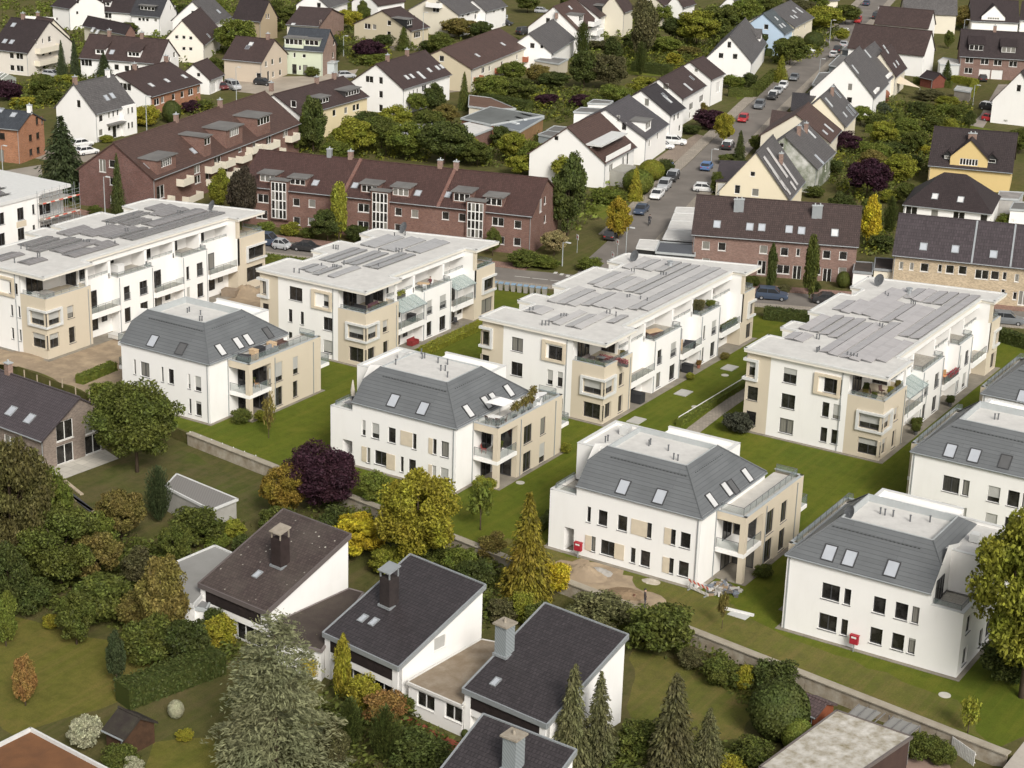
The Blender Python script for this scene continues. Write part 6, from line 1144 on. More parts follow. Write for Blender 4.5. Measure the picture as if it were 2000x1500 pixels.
PAL = {'g': (.098, .118, .024), 'm': (.138, .170, .030), 'l': (.215, .228, .030), 'y': (.46, .39, .030), 'o': (.27, .17, .052), 'p': (.046, .018, .026), 'c': (.056, .076, .030), 'b': (.215, .225, .120), 'k': (.185, .158, .042), 'n': (.108, .104, .042), 'w': (.42, .42, .28), 'd': (.070, .090, .022), 'h': (.135, .138, .058), 'v': (.285, .268, .030), 'a': (.38, .30, .11)}
_cnt = {}
NAMES = {'big': ('broadleaf_tree', 'tree'), 'round': ('broadleaf_tree', 'tree'), 'tall': ('broadleaf_tree', 'tree'), 'bush': ('shrub', 'shrub'), 'col': ('columnar_tree', 'tree'), 'sparse': ('young_tree', 'young tree'), 'spread': ('shrub', 'shrub'), 'ball': ('topiary_shrub', 'shrub'), 'cone': ('conifer', 'conifer'), 'thuja': ('thuja', 'conifer'), 'cedar': ('cedar_tree', 'cedar')}
def T(kind, bx, by, ty, w, c, label, z=None, group=None, trunk=None):
    P = gz(bx, by) if z is None else g(bx, by, z); H = hgt(P, bx+(1 if by > ty else 0)*0, ty)-P.z; dist = (P-CAMP).length; wid = w*dist/FPX; H = max(H, .4)
    i = _cnt.get(kind, 0); _cnt[kind] = i+1; me = CROWN[kind][i % len(CROWN[kind])]; nm, cat = NAMES[kind]; rz = (i*2.4) % 6.28
    col = PAL[c] if isinstance(c, str) else c; R = random.Random(i*31+int(bx)); k = R.uniform(.88, 1.12); col = tuple(x*k for x in col)
    solo = kind in ('bush', 'spread', 'ball', 'thuja'); f = 1.0 if kind in ('cone', 'thuja', 'cedar', 'ball') else 1.02
    if solo:
        o = bpy.data.objects.new(nm, me); o.location = P; o.rotation_euler = (0, 0, rz); o.scale = (wid*f, wid*f, H); link(o); o.color = (*col, 1); return tag(o, label, cat, group)
    e = thing(nm, label, cat, P, rz, group); cr = bpy.data.objects.new('crown', me); cr.scale = (wid*f, wid*f, H); link(cr, e); cr.color = (*col, 1)
    tr = bpy.data.objects.new('trunk', TRUNKC if kind in ('cone', 'cedar') else TRUNK); tr.scale = (min(wid, H*.8), min(wid, H*.8), H); link(tr, e)
    return e
def hedge(pts, w, h, c, label, r=0, seed=1, z=None, dens=55, group=None, px=True):
    R = random.Random(seed+int(pts[0][0])); P = [(gz(x, y, r) if z is None else g(x, y, z, r)) for x, y in pts] if px else [Vector(p) for p in pts]; o = P[0].copy(); V, F = [], []; mb = MB()
    for a, b_ in zip(P, P[1:]):
        d = b_-a; L = d.length
        if L < .1: continue
        d.normalize(); n = Vector((-d.y, d.x, 0)); hh = h*.94; ww = w*.46
        q_ = [a-o-n*ww, b_-o-n*ww, b_-o+n*ww, a-o+n*ww]; k = len(V); V += [Vector((v.x, v.y, v.z)) for v in q_]+[Vector((v.x, v.y, v.z+hh)) for v in q_]; F += [(k+4, k+5, k+6, k+7), (k, k+1, k+5, k+4), (k+1, k+2, k+6, k+5), (k+2, k+3, k+7, k+6), (k+3, k, k+4, k+7)]
        nn = min(9000, int(L*(w+2*h)*dens)); ls = .085 if L < 25 else .13
        for i in range(nn):
            t = R.uniform(0, L); s = R.uniform(0, w+2*h)
            if s < h: off, zz, nr = -w/2, s, -n
            elif s < h+w: off, zz, nr = s-h-w/2, h, Vector((0, 0, 1))
            else: off, zz, nr = w/2, s-h-w, n
            p = a-o+d*t+n*off+Vector((0, 0, zz))+rv(R)*.07*h**.5; nr = (nr+rv(R)*.7).normalized(); u = nr.orthogonal().normalized(); quad(V, F, p, u, nr.cross(u), ls*R.uniform(.7, 1.4), 1.2)
    me = mesh('hedge', V, F, [LEAF2]); ob = bpy.data.objects.new('hedge', me); ob.location = o; link(ob); col = PAL[c] if isinstance(c, str) else c; ob.color = (*col, 1); return tag(ob, label, 'hedge', group)
def under(name, label, polys, n, hmax, c, leaf=.16, seed=3):
    # low mixed planting nobody could count: one object
    R = random.Random(seed); V, F = [], []
    A = [[gz(x, y) for x, y in p] for p in polys]; ar = []
    for p in A: ar.append(abs(sum(p[i].x*p[(i+1) % len(p)].y-p[(i+1) % len(p)].x*p[i].y for i in range(len(p))))/2)
    for p, a in zip(A, ar):
        x0, x1 = min(v.x for v in p), max(v.x for v in p); y0, y1 = min(v.y for v in p), max(v.y for v in p); m = int(n*a/sum(ar)/22)
        for k in range(m):
            for _ in range(40):
                x, y = R.uniform(x0, x1), R.uniform(y0, y1); ins = False
                for i in range(len(p)):
                    q1, q2 = p[i], p[(i+1) % len(p)]
                    if (q1.y > y) != (q2.y > y) and x < (q2.x-q1.x)*(y-q1.y)/(q2.y-q1.y)+q1.x: ins = not ins
                if ins: break
            else: continue
            r = R.uniform(.4, 1.3); h = hmax*R.uniform(.25, 1)
            for j in range(22):
                d = rv(R); q_ = Vector((x+d.x*r, y+d.y*r, p[0].z+abs(d.z)*h)); nr = (d+Vector((0, 0, .5))+rv(R)*.7).normalized(); u = nr.orthogonal().normalized(); quad(V, F, q_, u, nr.cross(u), leaf*R.uniform(.6, 1.4), 1.3)
    o = bpy.data.objects.new(name, mesh(name, V, F, [LEAF])); link(o); o.color = (*PAL[c], 1); return tag(o, label, 'undergrowth', None, 'stuff')
# ---------------------------------------------------------------- cars
PAINT = M('objcol', (1, 1, 1)); TYRE = M('plain', (.02, .02, .02), .8, .2); CGLASS = M('pane', (.03, .032, .035)); LAMPW = M('pane', (.6, .6, .58)); LAMPR = M('plain', (.35, .02, .02)); HUB = M('plain', (.4, .4, .41), .35, .5, .5)
def car_parts(kind):
    Lh, hw, hood, belt, top = {'hatch': (2.0, .86, .86, .95, 1.48), 'sedan': (2.25, .88, .86, .94, 1.44), 'suv': (2.2, .92, 1.0, 1.08, 1.68), 'van': (2.4, .94, 1.1, 1.15, 1.9), 'small': (1.3, .78, .9, .98, 1.52)}[kind]
    c0 = {'hatch': (.95, -1.85), 'sedan': (.95, -1.55), 'suv': (1.05, -2.05), 'van': (1.45, -2.3), 'small': (.85, -1.2)}[kind]; rw = hw-.17
    st = [(-Lh, .42, belt-.12, .86), (-Lh+.12, .28, belt, .97), (c0[1]*.8, .24, belt+.02, 1), (0, .24, belt, 1), (c0[0], .24, hood+.03, 1), (Lh-.25, .26, hood-.12, .97), (Lh, .4, hood-.28, .82)]
    mb = MB(); ring = []
    for x, z0, z1, k in st: w = hw*k; ring.append([(x, -w*.93, z0), (x, w*.93, z0), (x, w, (z0+z1)/2), (x, w*.97, z1-.06), (x, w*.86, z1), (x, -w*.86, z1), (x, -w*.97, z1-.06), (x, -w, (z0+z1)/2)])
    n = 8; P = [p for r in ring for p in r]; F = []
    for i in range(len(ring)-1):
        for j in range(n): F.append((i*n+j, i*n+(j+1) % n, (i+1)*n+(j+1) % n, (i+1)*n+j))
    F += [tuple(range(n-1, -1, -1)), tuple(range((len(ring)-1)*n, len(ring)*n))]; mb.add(P, F)
    body = mb.build('body', PAINT, None, uv=False, smooth=False); COL.objects.unlink(body)
    a, b_ = c0; f, r = (.72, .38) if kind != 'sedan' else (.72, .62); B_ = [(a, -hw*.9, belt-.01), (a, hw*.9, belt-.01), (b_, hw*.9, belt-.01), (b_, -hw*.9, belt-.01)]; Tp = [(a-f, -rw, top-.05), (a-f, rw, top-.05), (b_+r, rw, top-.05), (b_+r, -rw, top-.05)]
    mb = MB(); mb.hexa([B_[3], B_[0], B_[1], B_[2], Tp[3], Tp[0], Tp[1], Tp[2]]); gl = mb.build('window', CGLASS, None, uv=False); COL.objects.unlink(gl)
    mb = MB(); mb.hexa([(p[0]*1.0+s*.03, p[1]*1.03, top-.07) for p, s in ((Tp[3], -1), (Tp[0], 1), (Tp[1], 1), (Tp[2], -1))]+[(p[0]*.97, p[1]*.9, top) for p in (Tp[3], Tp[0], Tp[1], Tp[2])])
    for x0, x1 in ((a-.02, a-f), (b_+.02, b_+r), ((a+b_)/2-.1, (a+b_)/2-.1)):
        for s in (-1, 1): mb.tube((x0, s*hw*.895, belt), (x1, s*(rw+.01), top-.05), .045, n=5)
    rf = mb.build('roof', PAINT, None, uv=False); COL.objects.unlink(rf)
    wb = Lh*.62; mb = MB(); mb.tube((0, -.1, 0), (0, .1, 0), .31, n=12); wh = mb.build('wheel', TYRE, None, uv=False); COL.objects.unlink(wh)
    mb = MB(); mb.tube((0, -.115, 0), (0, .115, 0), .18, n=8); hb = mb.build('hubcap', HUB, None, uv=False); COL.objects.unlink(hb)
    mb = MB(); mb.box(-.05, .03, -.17, .17, -.07, .07); hl = mb.build('headlight', LAMPW, None, uv=False); COL.objects.unlink(hl); tl = bpy.data.meshes.new_from_object(hl); tl.materials.clear(); tl.materials.append(LAMPR)
    return dict(body=body.data, window=gl.data, roof=rf.data, wheel=wh.data, hub=hb.data, hl=hl.data, tl=tl, L=Lh, hw=hw, wb=wb, hood=hood, belt=belt)
KITS = {k: car_parts(k) for k in ('hatch', 'sedan', 'suv', 'van', 'small')}
def car(kind, x, y, ang, col, label, roofc=None):
    P = g(x, y, .02); k = KITS[kind]; e = thing('car', label, 'car', P, ang, 'cars on the streets and drives')
    def put(nm, me, loc=(0, 0, 0), par=None, c=None):
        o = bpy.data.objects.new(nm, me); o.location = loc; link(o, par or e); o.color = (*(c or col), 1); return o
    put('body', k['body']); put('window', k['window']); put('roof', k['roof'], c=roofc)
    for sx in (-1, 1):
        for sy in (-1, 1): w_ = put('wheel', k['wheel'], (sx*k['wb'], sy*(k['hw']-.12), .31)); put('hubcap', k['hub'], (0, 0, 0), w_)
    for sy in (-1, 1): put('headlight', k['hl'], (k['L']-.08, sy*(k['hw']*.62), k['hood']-.28)); put('taillight', k['tl'], (-k['L']+.04, sy*(k['hw']*.66), k['belt']-.2))
W_, SI, DK, BL, RD, GY, BU = (.75, .75, .74), (.42, .43, .44), (.03, .03, .032), (.10, .19, .38), (.42, .03, .035), (.16, .17, .18), (.05, .07, .11)
UP, DN = 1.83, 1.83-pi
for a in [('hatch',1194,466,UP,DK,'black hatchback at the junction under the golden tree'),('sedan',1252,416,DN,BU,'dark blue-grey estate car parked below the white saloon',),('sedan',1283,386,DN,W_,'white saloon parked on the left kerb, nearest white car'),('suv',1297,369,DN,SI,'silver car parked right above the white saloon'),('suv',1313,352,DN,DK,'dark car with pale roof parked above the silver car',SI),('hatch',1303,336,DN,BL,'small blue car half hidden by the dark parked car'),('hatch',1380,331,UP,BL,'blue hatchback driving up the middle of the street'),('suv',1422,290,UP,DK,'dark car with white roof by the pointed conifer',W_),('hatch',1451,237,DN,RD,'red hatchback parked on the left kerb'),('suv',1483,211,DN,GY,'grey car parked above the red hatchback'),('suv',1509,193,DN,DK,'dark car with white bonnet, lower of the kerb trio',W_),('sedan',1519,182,DN,SI,'silver car in the middle of the kerb trio'),('hatch',1529,172,DN,W_,'white car, topmost of the kerb trio'),('sedan',1551,156,DN,GY,'grey-green saloon driving in the right lane'),('hatch',1628,111,UP,W_,'white car before the flat grey garages, lowest of three'),('suv',1636,102,UP,DK,'dark car before the flat grey garages, middle of three'),('sedan',1648,91,UP,SI,'silver car before the flat grey garages, highest of three'),('hatch',1576,103,.2,W_,'white car under the bushes of the light blue house'),('hatch',1580,92,.2,DK,'black car beside the white one at the light blue house'),('hatch',1651,66,UP,W_,'white car beside the upper light tree'),('suv',1675,44,DN,RD,'dark red car at the top of the street'),('van',1711,37,UP,DK,'black van by the terrace-wing house at the top'),('hatch',1722,23,UP,W_,'white car above the black van'),('sedan',1692,10,UP,BU,'dark blue car at the top edge of the street'),('hatch',1919,158,2.0,DK,'black car before the white garage doors'),('hatch',1937,237,-.1,RD,'bright red car parked beside the steep dark-roofed gable'),('suv',1933,215,-.1,DK,'dark car with white roof behind the bright red car',W_),('suv',1318,282,.4,W_,'white car on the paved yard of the slate-roofed house'),('hatch',1296,290,.4,W_,'white car tucked against the slate-roofed house'),('hatch',1377,374,.4,W_,'white car beside the pan-tiled lean-to'),
 ('small',551,486,.25,SI,'tiny silver two-seater behind the street hedge'),('sedan',601,490,.25,DK,'black car behind the street hedge, right of the tiny one'),('van',519,478,.25,BU,'dark van half hidden by the dark-panel block'),('suv',1507,584,.4,BU,'dark estate car before the brick townhouses'),('sedan',1618,592,.4,DK,'black car behind the mauve-panel block'),('suv',1966,632,.4,GY,'grey car at the right edge behind the hedge'),('van',455,174,-.4,SI,'silver van in the paved yard by the white garage'),('hatch',433,174,-.4,(.14,.03,.03),'dark red car left of the silver van'),('hatch',102,150,.3,SI,'silver car below the curved balconies'),('hatch',161,286,1.3,W_,'white car beside the white stair-bay gable, upper'),('hatch',171,301,1.3,W_,'white car beside the dark spruce, lower'),('hatch',677,152,.9,SI,'silver-blue car at the porch of the green house'),('hatch',514,166,.2,DK,'dark car before the beige-pink house'),('hatch',728,30,.3,BU,'dark blue car before the white terraced house at the top'),('sedan',955,53,.3,DK,'black car by the low wall, left of three'),('hatch',970,50,.3,SI,'silver car by the low wall, middle of three'),('hatch',987,49,.3,DK,'black car by the low wall, right of three'),('van',1024,67,1.4,DK,'black van beside the brown-roofed white gable'),('hatch',1058,25,.4,SI,'silver car under a cover at the top')]: car(*a)
# ---------------------------------------------------------------- street furniture and small things
LAMPM = M('plain', (.34, .36, .36))
def lamp(x, y, ty, label, ang=0.0):
    P = g(x, y); H = min(9.5, max(3.5, hgt(P, x, ty))); s = thing('street_lamp', label, 'street lamp', P, ang, 'street lamps')
    mb = MB(); mb.tube((0, 0, 0), (0, 0, H), .09, .055, 7); mb.build('pole', LAMPM, s); mb = MB(); mb.tube((0, 0, H-.05), (.55, 0, H+.08), .035, n=5); mb.build('arm', LAMPM, s); mb = MB(); mb.obox((.85, 0, H+.03), .75, .3, .13); mb.build('lamp_head', M('plain', (.55, .56, .55)), s)
for a in [(287,262,188,'lamp post beside the white stair-bay house'),(206,432,345,'tall lamp post in front of the tile-hung gable'),(462,200,131,'lamp post on the paved yard with the silver van'),(671,110,70,'lamp post behind the pink gable of the green house'),(826,98,24,'tall lamp post before the beige house with wood panel'),(1222,500,444,'lamp post at the junction near the black hatchback'),(1388,330,291,'lamp post on the left pavement near the blue hatchback'),(1098,520,480,'low lamp at the street corner by the brick house'),(1620,85,39,'lamp post among the shrubs of the cream duplex'),(1880,80,38,'lamp post behind the dark brick house'),(1900,205,166,'lamp post by the garden cabin, right side'),(6,342,284,'lamp post at the left edge before the orange brick house'),(1600,145,132,'lamp post leaning over the grey flat garages'),(1330,570,538,'small round lamp behind the palest-panel block')]: lamp(*a)
for x, y, t, lb in ((1127,494,458,'small white square street sign on the grass verge'),(1205,505,467,'white and red street sign in the road junction'),(1196,520,492,'short striped marker post at the road junction')):
    P = g(x, y); H = max(1.2, hgt(P, x, t)); s = thing('street_sign', lb, 'sign', P); mb = MB(); mb.tube((0, 0, 0), (0, 0, H-.1), .035, n=6); mb.build('pole', LAMPM, s); mb = MB(); mb.obox((.0, -.05, H-.75), .75, .03, .75, -.6); mb.build('sign_plate', M('plain', (.75, .74, .72)), s); mb = MB(); mb.obox((.02, -.085, H-.5), .3, .02, .28, -.6); mb.build('sign_symbol', M('plain', (.45, .08, .07)), s)
for i in range(9):
    P = g(966+i*12.2, 565+i*1.5); s = thing('wheelie_bin', 'grey wheeled bin with a blue lid in the row by the street hedge', 'bin', P, .3, 'blue-lidded bins in a row'); mb = MB(); mb.hexa([(-.25, -.3, .05), (.25, -.3, .05), (.25, .3, .05), (-.25, .3, .05), (-.3, -.36, 1.0), (.3, -.36, 1.0), (.3, .36, 1.0), (-.3, .36, 1.0)]); mb.build('body', M('plain', (.30, .28, .25)), s); mb = MB(); mb.slab([(-.32, -.38, 1.05), (.32, -.38, 1.05), (.32, .36, 1.1), (-.32, .36, 1.1)], .06); mb.build('lid', M('plain', (.22, .32, .42)), s)
for x, y, oy, lb in ((1131, 1086, 136.7, 'red letter box on a post before the rubble villa'), (1669, 1264, 134.1, 'red letter box on a post before the dish villa')):
    p = onplane(x, y, Vector((0, oy, 0)), Vector((0, 1, 0))); s = thing('letter_box', lb, 'letter box', (p.x, oy-.25, 0), 0, 'red letter boxes'); mb = MB(); mb.box(-.36, .36, -.16, .16, .75, 1.5); mb.build('body', M('plain', (.33, .018, .032)), s); mb = MB(); mb.box(-.22, .22, -.19, -.165, 1.3, 1.45); mb.build('label_plate', FRW, s); mb = MB(); mb.box(-.05, .05, -.05, .05, 0, .74); mb.build('post', METAL, s); mb = MB(); mb.box(-.4, .4, -.2, .2, 1.5, 1.56); mb.build('lid', M('plain', (.34, .02, .03)), s)
s = thing('site_barrier', 'red and white striped barrier leaning by the rubble', 'barrier', g(1343, 1150), -.25); mb = MB(); mb.box(0, 2.4, 0, .04, .75, 1.0); mb.build('top_board', M('stripe', (.62, .10, .06), (.72, .68, .62), .5), s); mb = MB(); mb.box(0, 2.4, 0, .04, .15, .4); mb.build('bottom_board', M('stripe', (.72, .68, .62), (.55, .52, .48), .5), s)
for x in (.2, 2.1): mb = MB(); mb.box(x, x+.08, -.3, .35, 0, .12); mb.box(x, x+.06, .0, .05, .12, 1.05); mb.build('foot', METAL, s)
R = random.Random(5); o0 = g(1412, 1152); pile = MB(); cols = [M('plain', (.38, .36, .33)), M('plain', (.10, .095, .09)), M('plain', (.26, .19, .12)), M('plain', (.17, .19, .22)), M('plain', (.5, .48, .45))]
for i in range(110):
    pile.cm = R.randrange(5); x, y = R.gauss(0, .75), R.gauss(0, .65); pile.obox((x, y, max(0, .55-.3*(x*x+y*y)**.5)*R.random()), R.uniform(.1, .8), R.uniform(.08, .4), R.uniform(.05, .25), R.uniform(0, 3.1))
o = pile.build('rubble_heap', cols, None); o.location = o0; tag(o, 'heap of building rubble, sacks and offcuts under the corner loggia', 'rubble', kind='stuff')
def heap(x, y, r, h, lb, m, nm='sand_heap'):
    mb = MB(); n, k = 26, 9; R = random.Random(int(x)); P = [(0, 0, h)]; F = []
    for j in range(1, k+1):
        for i in range(n): t = 2*pi*i/n; q_ = j/k; z = h*(.5+.5*cos(pi*q_))*(1+R.uniform(-.18, .18)); P.append((cos(t)*r*q_*R.uniform(.92, 1.08), sin(t)*r*q_*.7*R.uniform(.92, 1.08), z if j < k else -.02))
    F = [(0, 1+i, 1+(i+1) % n) for i in range(n)]+[(1+(j-1)*n+i, 1+j*n+i, 1+j*n+(i+1) % n, 1+(j-1)*n+(i+1) % n) for j in range(1, k) for i in range(n)]; mb.add(P, F); o = mb.build(nm, m, None, smooth=True); o.location = g(x, y); tag(o, lb, 'heap')
heap(1140, 1122, 2.6, .9, 'mound of pale sand before the rubble villa, left', SAND); heap(1170, 1118, 1.5, .45, 'low heap of grey gravel on the sand patch', M('rough', (.42, .40, .37), (.28, .26, .23), 2.)); heap(1272, 1136, 1.0, .28, 'small pale gravel heap on the worn lawn', M('rough', (.5, .45, .37), (.33, .28, .22), 2.)); heap(1225, 1160, 2.0, .35, 'low spread of earth near the working people', M('rough', (.20, .14, .09), (.32, .23, .14), 1.)); heap(483, 575, 3.4, 1.2, 'sand heap between the dark-panel and glass-canopy blocks', SAND); heap(40, 700, 4, .4, 'low sand ridge before the dark-panel block', SAND); heap(495, 615, 2.4, .5, 'low sand heap beside the pallets', SAND)
def board(pts, w, lb, m, nm='timber_board', h=.12):
    a, c = gz(*pts[0]), gz(*pts[1]); d = c-a; mb = MB(); mb.obox((0, 0, .01), d.length, w, h, 0); o = mb.build(nm, m, None); o.location = (a+c)/2; o.rotation_euler = (0, 0, math.atan2(d.y, d.x)); tag(o, lb, 'board')
TIM = M('rough', (.48, .40, .30), (.36, .29, .2), 2.)
board([(124, 938), (160, 967)], .35, 'pale plank on the grass below the terrace, upper', TIM); board([(116, 955), (185, 1002)], .3, 'long pale plank on the grass below the terrace, lower', TIM); board([(140, 968), (180, 1000)], .5, 'dark board beside the long pale plank', M('plain', (.06, .06, .065))); board([(1415, 1190), (1472, 1204)], .25, 'white beam lying on the worn lawn', FRW, 'beam', .2); board([(1425, 1197), (1460, 1208)], .9, 'white panel lying beside the beam', M('plain', (.5, .5, .48)), 'panel', .06)
mb = MB(); P = gz(485, 820)
s = thing('drain_cover', 'pale round drain cover on the lawn right of the dish villa', 'drain cover', g(1845, 1358)); mb = MB(); mb.tube((0, 0, 0), (0, 0, .04), .5, n=16); mb.build('cover', M('plain', (.5, .48, .42)), s)
for x, y, lb in ((1016, 943, 'pale round drain cover behind the golden-green maple'), (1358, 795, 'small pale drain cover on the lawn by the path hedge'), (1416, 733, 'pale drain cover near the shaft cover on the side lawn')):
    s = thing('drain_cover', lb, 'drain cover', g(x, y)); mb = MB(); mb.tube((0, 0, 0), (0, 0, .04), .45, n=16); mb.build('cover', M('plain', (.45, .43, .38)), s)
for i, (x, y) in enumerate(((24, 733), (48, 740), (73, 750), (98, 762), (122, 757), (148, 772), (175, 783))):
    P = g(x, y); mb = MB(); mb.box(-.05, .05, -.05, .05, 0, 1.1); o = mb.build('fence_post', TIM, None); o.location = P; tag(o, 'pale wooden stake in the sand behind the brick house', 'post', 'stakes along the sand')
s = thing('wire_fence', 'white-posted wire fence on the wall beside the walnut tree', 'fence', (g(372, 848).x, g(372, 848).y, GZ)); A, C = g(372, 868, GZ)-s.location, g(500, 915, GZ)-s.location
for i in range(7): c = A.lerp(C, i/6); mb = MB(); mb.tube(c, c+Vector((0, 0, 1.5)), .05, n=6); mb.build('post', FRW, s)
for z in (.4, .9, 1.4): mb = MB(); mb.tube(A+Vector((0, 0, z)), C+Vector((0, 0, z)), .015, n=4); mb.build('wire', METAL, s)
s = thing('garden_fence', 'thin white rail fence along the path hedge', 'fence', g(1325, 829)); C = g(1460, 747)-s.location
for i in range(9): c = C*(i/8); mb = MB(); mb.tube(c, c+Vector((0, 0, .9)), .04, n=5); mb.build('post', FRW, s)
mb = MB(); mb.tube((0, 0, .88), C+Vector((0, 0, .88)), .05, n=5); mb.build('rail', FRW, s)
# ---------------------------------------------------------------- terrace furniture
def table(P, w, d, h, lb, m, rz=0, oval=False):
    s = thing('patio_table', lb, 'table', P, rz); mb = MB()
    if oval: mb.prism([(cos(t*.3927)*w/2, sin(t*.3927)*d/2) for t in range(16)], h-.05, h, True, True)
    else: mb.box(-w/2, w/2, -d/2, d/2, h-.06, h)
    mb.build('table_top', m, s)
    for a in (-1, 1):
        for c in (-1, 1): mb = MB(); k = .3 if oval else .43; mb.tube((a*w*k, c*d*k, 0), (a*w*k, c*d*k, h-.05), .03, n=5); mb.build('leg', SILL, s)
def chair(P, rz, lb, m):
    s = thing('patio_chair', lb, 'chair', P, rz); mb = MB(); mb.box(-.25, .25, -.25, .25, .42, .47); mb.build('seat', m, s); mb = MB(); mb.hexa([(-.25, .2, .47), (.25, .2, .47), (.25, .25, .47), (-.25, .25, .47), (-.25, .3, .95), (.25, .3, .95), (.25, .35, .95), (-.25, .35, .95)]); mb.build('backrest', m, s)
    for a in (-.22, .22):
        for c in (-.22, .22): mb = MB(); mb.tube((a, c, 0), (a, c, .42), .02, n=5); mb.build('leg', m, s)
def pot(P, h, w, c, lb, kind='bush', pm=None):
    s = thing('potted_plant', lb, 'potted plant', P); mb = MB(); mb.tube((0, 0, 0), (0, 0, .4), .17, .24, 10); mb.build('pot', pm or M('plain', (.10, .10, .10)), s); me = CROWN[kind][0]; o = bpy.data.objects.new('foliage', me); o.scale = (w, w, h); o.location = (0, 0, .3); o.color = (*PAL[c], 1); link(o, s)
    if kind in ('round', 'sparse'): t = bpy.data.objects.new('trunk', TRUNK); t.scale = (w, w, h); t.location = (0, 0, .3); link(t, s)
def sofa(P, rz, w, lb, m):
    s = thing('garden_sofa', lb, 'sofa', P, rz); mb = MB(); mb.box(-w/2, w/2, -.4, .4, .05, .42); mb.build('seat', m, s); mb = MB(); mb.hexa([(-w/2, .25, .42), (w/2, .25, .42), (w/2, .4, .42), (-w/2, .4, .42), (-w/2, .32, .8), (w/2, .32, .8), (w/2, .42, .8), (-w/2, .42, .8)]); mb.build('backrest', m, s)
    for a in (-w/2, w/2-.12): mb = MB(); mb.box(a+.002, a+.118, -.398, .245, .42, .6); mb.build('armrest', m, s)
def planter(P, w, c, lb, rz=0):
    s = thing('planter_box', lb, 'planter', P, rz); mb = MB(); mb.box(-w/2, w/2, -.18, .18, 0, .35); mb.build('box', M('plain', (.09, .09, .09)), s); R = random.Random(int(w*100+P.x*10)); V, F = [], []
    for i in range(int(w*260)): p = Vector((R.uniform(-w/2, w/2), R.uniform(-.22, .22), .33+R.random()*.5)); n = rv(R); a = n.orthogonal().normalized(); quad(V, F, p, a, n.cross(a), .06)
    o = bpy.data.objects.new('foliage', mesh('foliage', V, F, [LEAF])); link(o, s); o.color = (*(PAL[c] if isinstance(c, str) else c), 1)
PALEW = M('rough', (.62, .46, .30), (.5, .36, .22), 3.); DKF = M('plain', (.035, .035, .038)); WHF = M('plain', (.72, .71, .69)); WICK = M('rough', (.45, .28, .14), (.3, .18, .09), 6.); BRF = M('plain', (.10, .06, .05)); GRF = M('plain', (.22, .225, .23))
w2 = lambda u, v, z=6.2: V2.W((u, v, z))
table(w2(14.2, 4.9), 1.3, .9, .72, 'white terrace table under the white parasol', WHF)
for k, (u, v, r) in enumerate(((13.7, 4.3, 2.8), (14.8, 4.4, 3.4), (14.9, 5.3, 5.2))): chair(w2(u, v), r, ['dark terrace chair left of the white parasol table', 'dark terrace chair at the corner of the olive-pot terrace', 'dark terrace chair behind the white parasol table'][k], BRF)
s = thing('parasol', 'white square parasol open over the olive-pot terrace', 'parasol', w2(14.0, 5.9)); mb = MB(); mb.tube((0, 0, 0), (0, 0, 2.3), .035, n=6); mb.build('pole', METAL, s); mb = MB(); mb.add([(-1.1, -1.1, 2.0), (1.1, -1.1, 2.0), (1.1, 1.1, 2.0), (-1.1, 1.1, 2.0), (0, 0, 2.5)], [(0, 1, 4), (1, 2, 4), (2, 3, 4), (3, 0, 4)]); mb.build('canopy', WHF, s); mb = MB(); mb.tube((0, 0, 0), (0, 0, .1), .35, n=10); mb.build('base', SILL, s)
for k, (u, v) in enumerate(((15.0, 7.2), (15.0, 8.8), (15.0, 10.0), (14.0, 12.2))): pot(w2(u, v), 1.7, 1.3, 'k', ['potted olive nearest the parasol', 'potted olive second from the parasol', 'potted olive third from the parasol', 'potted olive beside the oval table'][k], 'sparse', M('plain', (.26, .11, .07)) if k == 3 else None)
table(w2(14.2, 13.3), 1.9, 1.0, .7, 'white oval table at the back of the olive-pot terrace', WHF, 1.3, True); sofa(w2(14.8, 12.0), -1.2, 1.7, 'white lounge seat beside the oval table', WHF)
s = thing('parasol', 'folded pale parasol on the small left roof terrace', 'parasol', V2.W((-1.9, 2.6, 5.45))); mb = MB(); mb.tube((0, 0, 0), (0, 0, .9), .03, n=6); mb.build('pole', METAL, s); mb = MB(); mb.tube((0, 0, .9), (0, 0, 1.5), .2, .24, 8); mb.tube((0, 0, 1.5), (0, 0, 2.6), .24, .06, 8); mb.build('canopy', M('rough', (.62, .57, .48)), s)
chair(V2.W((-1.3, 2.2, 5.45)), 1.0, 'dark chair under the folded pale parasol', DKF); table(V2.W((-1.4, 1.3, 5.45)), .7, .7, .7, 'small dark table on the left roof terrace', GRF)
for v, z in ((4.8, 3.0), (5.6, 3.0)): pot(V2.W((14.3, v, z)), 1.1, .8, 'g', 'leafy pot plant in the upper loggia of the olive-pot villa, %s' % ('front' if v < 5 else 'back'))
chair(V2.W((13.3, 4.2, 3.0)), 2.0, 'red-brown chair in the upper loggia of the olive-pot villa', M('plain', (.30, .06, .05)))
v1 = lambda u, v, z=6.2: V1.W((u, v, z))
def cab(P, w, d, h, lb, m, rz=0):
    s = thing('garden_cabinet', lb, 'cabinet', P, rz); mb = MB(); mb.box(-w/2, w/2, -d/2, d/2, .04, h); mb.build('body', m, s); mb = MB(); mb.box(-w/2-.04, w/2+.04, -d/2-.04, d/2+.04, h, h+.05); mb.build('lid', m, s)
    for a in (-w/4, w/4): mb = MB(); mb.box(a-w/4+.03, a+w/4-.03, -d/2-.02, -d/2-.002, .1, h-.06); mb.build('door', m, s)
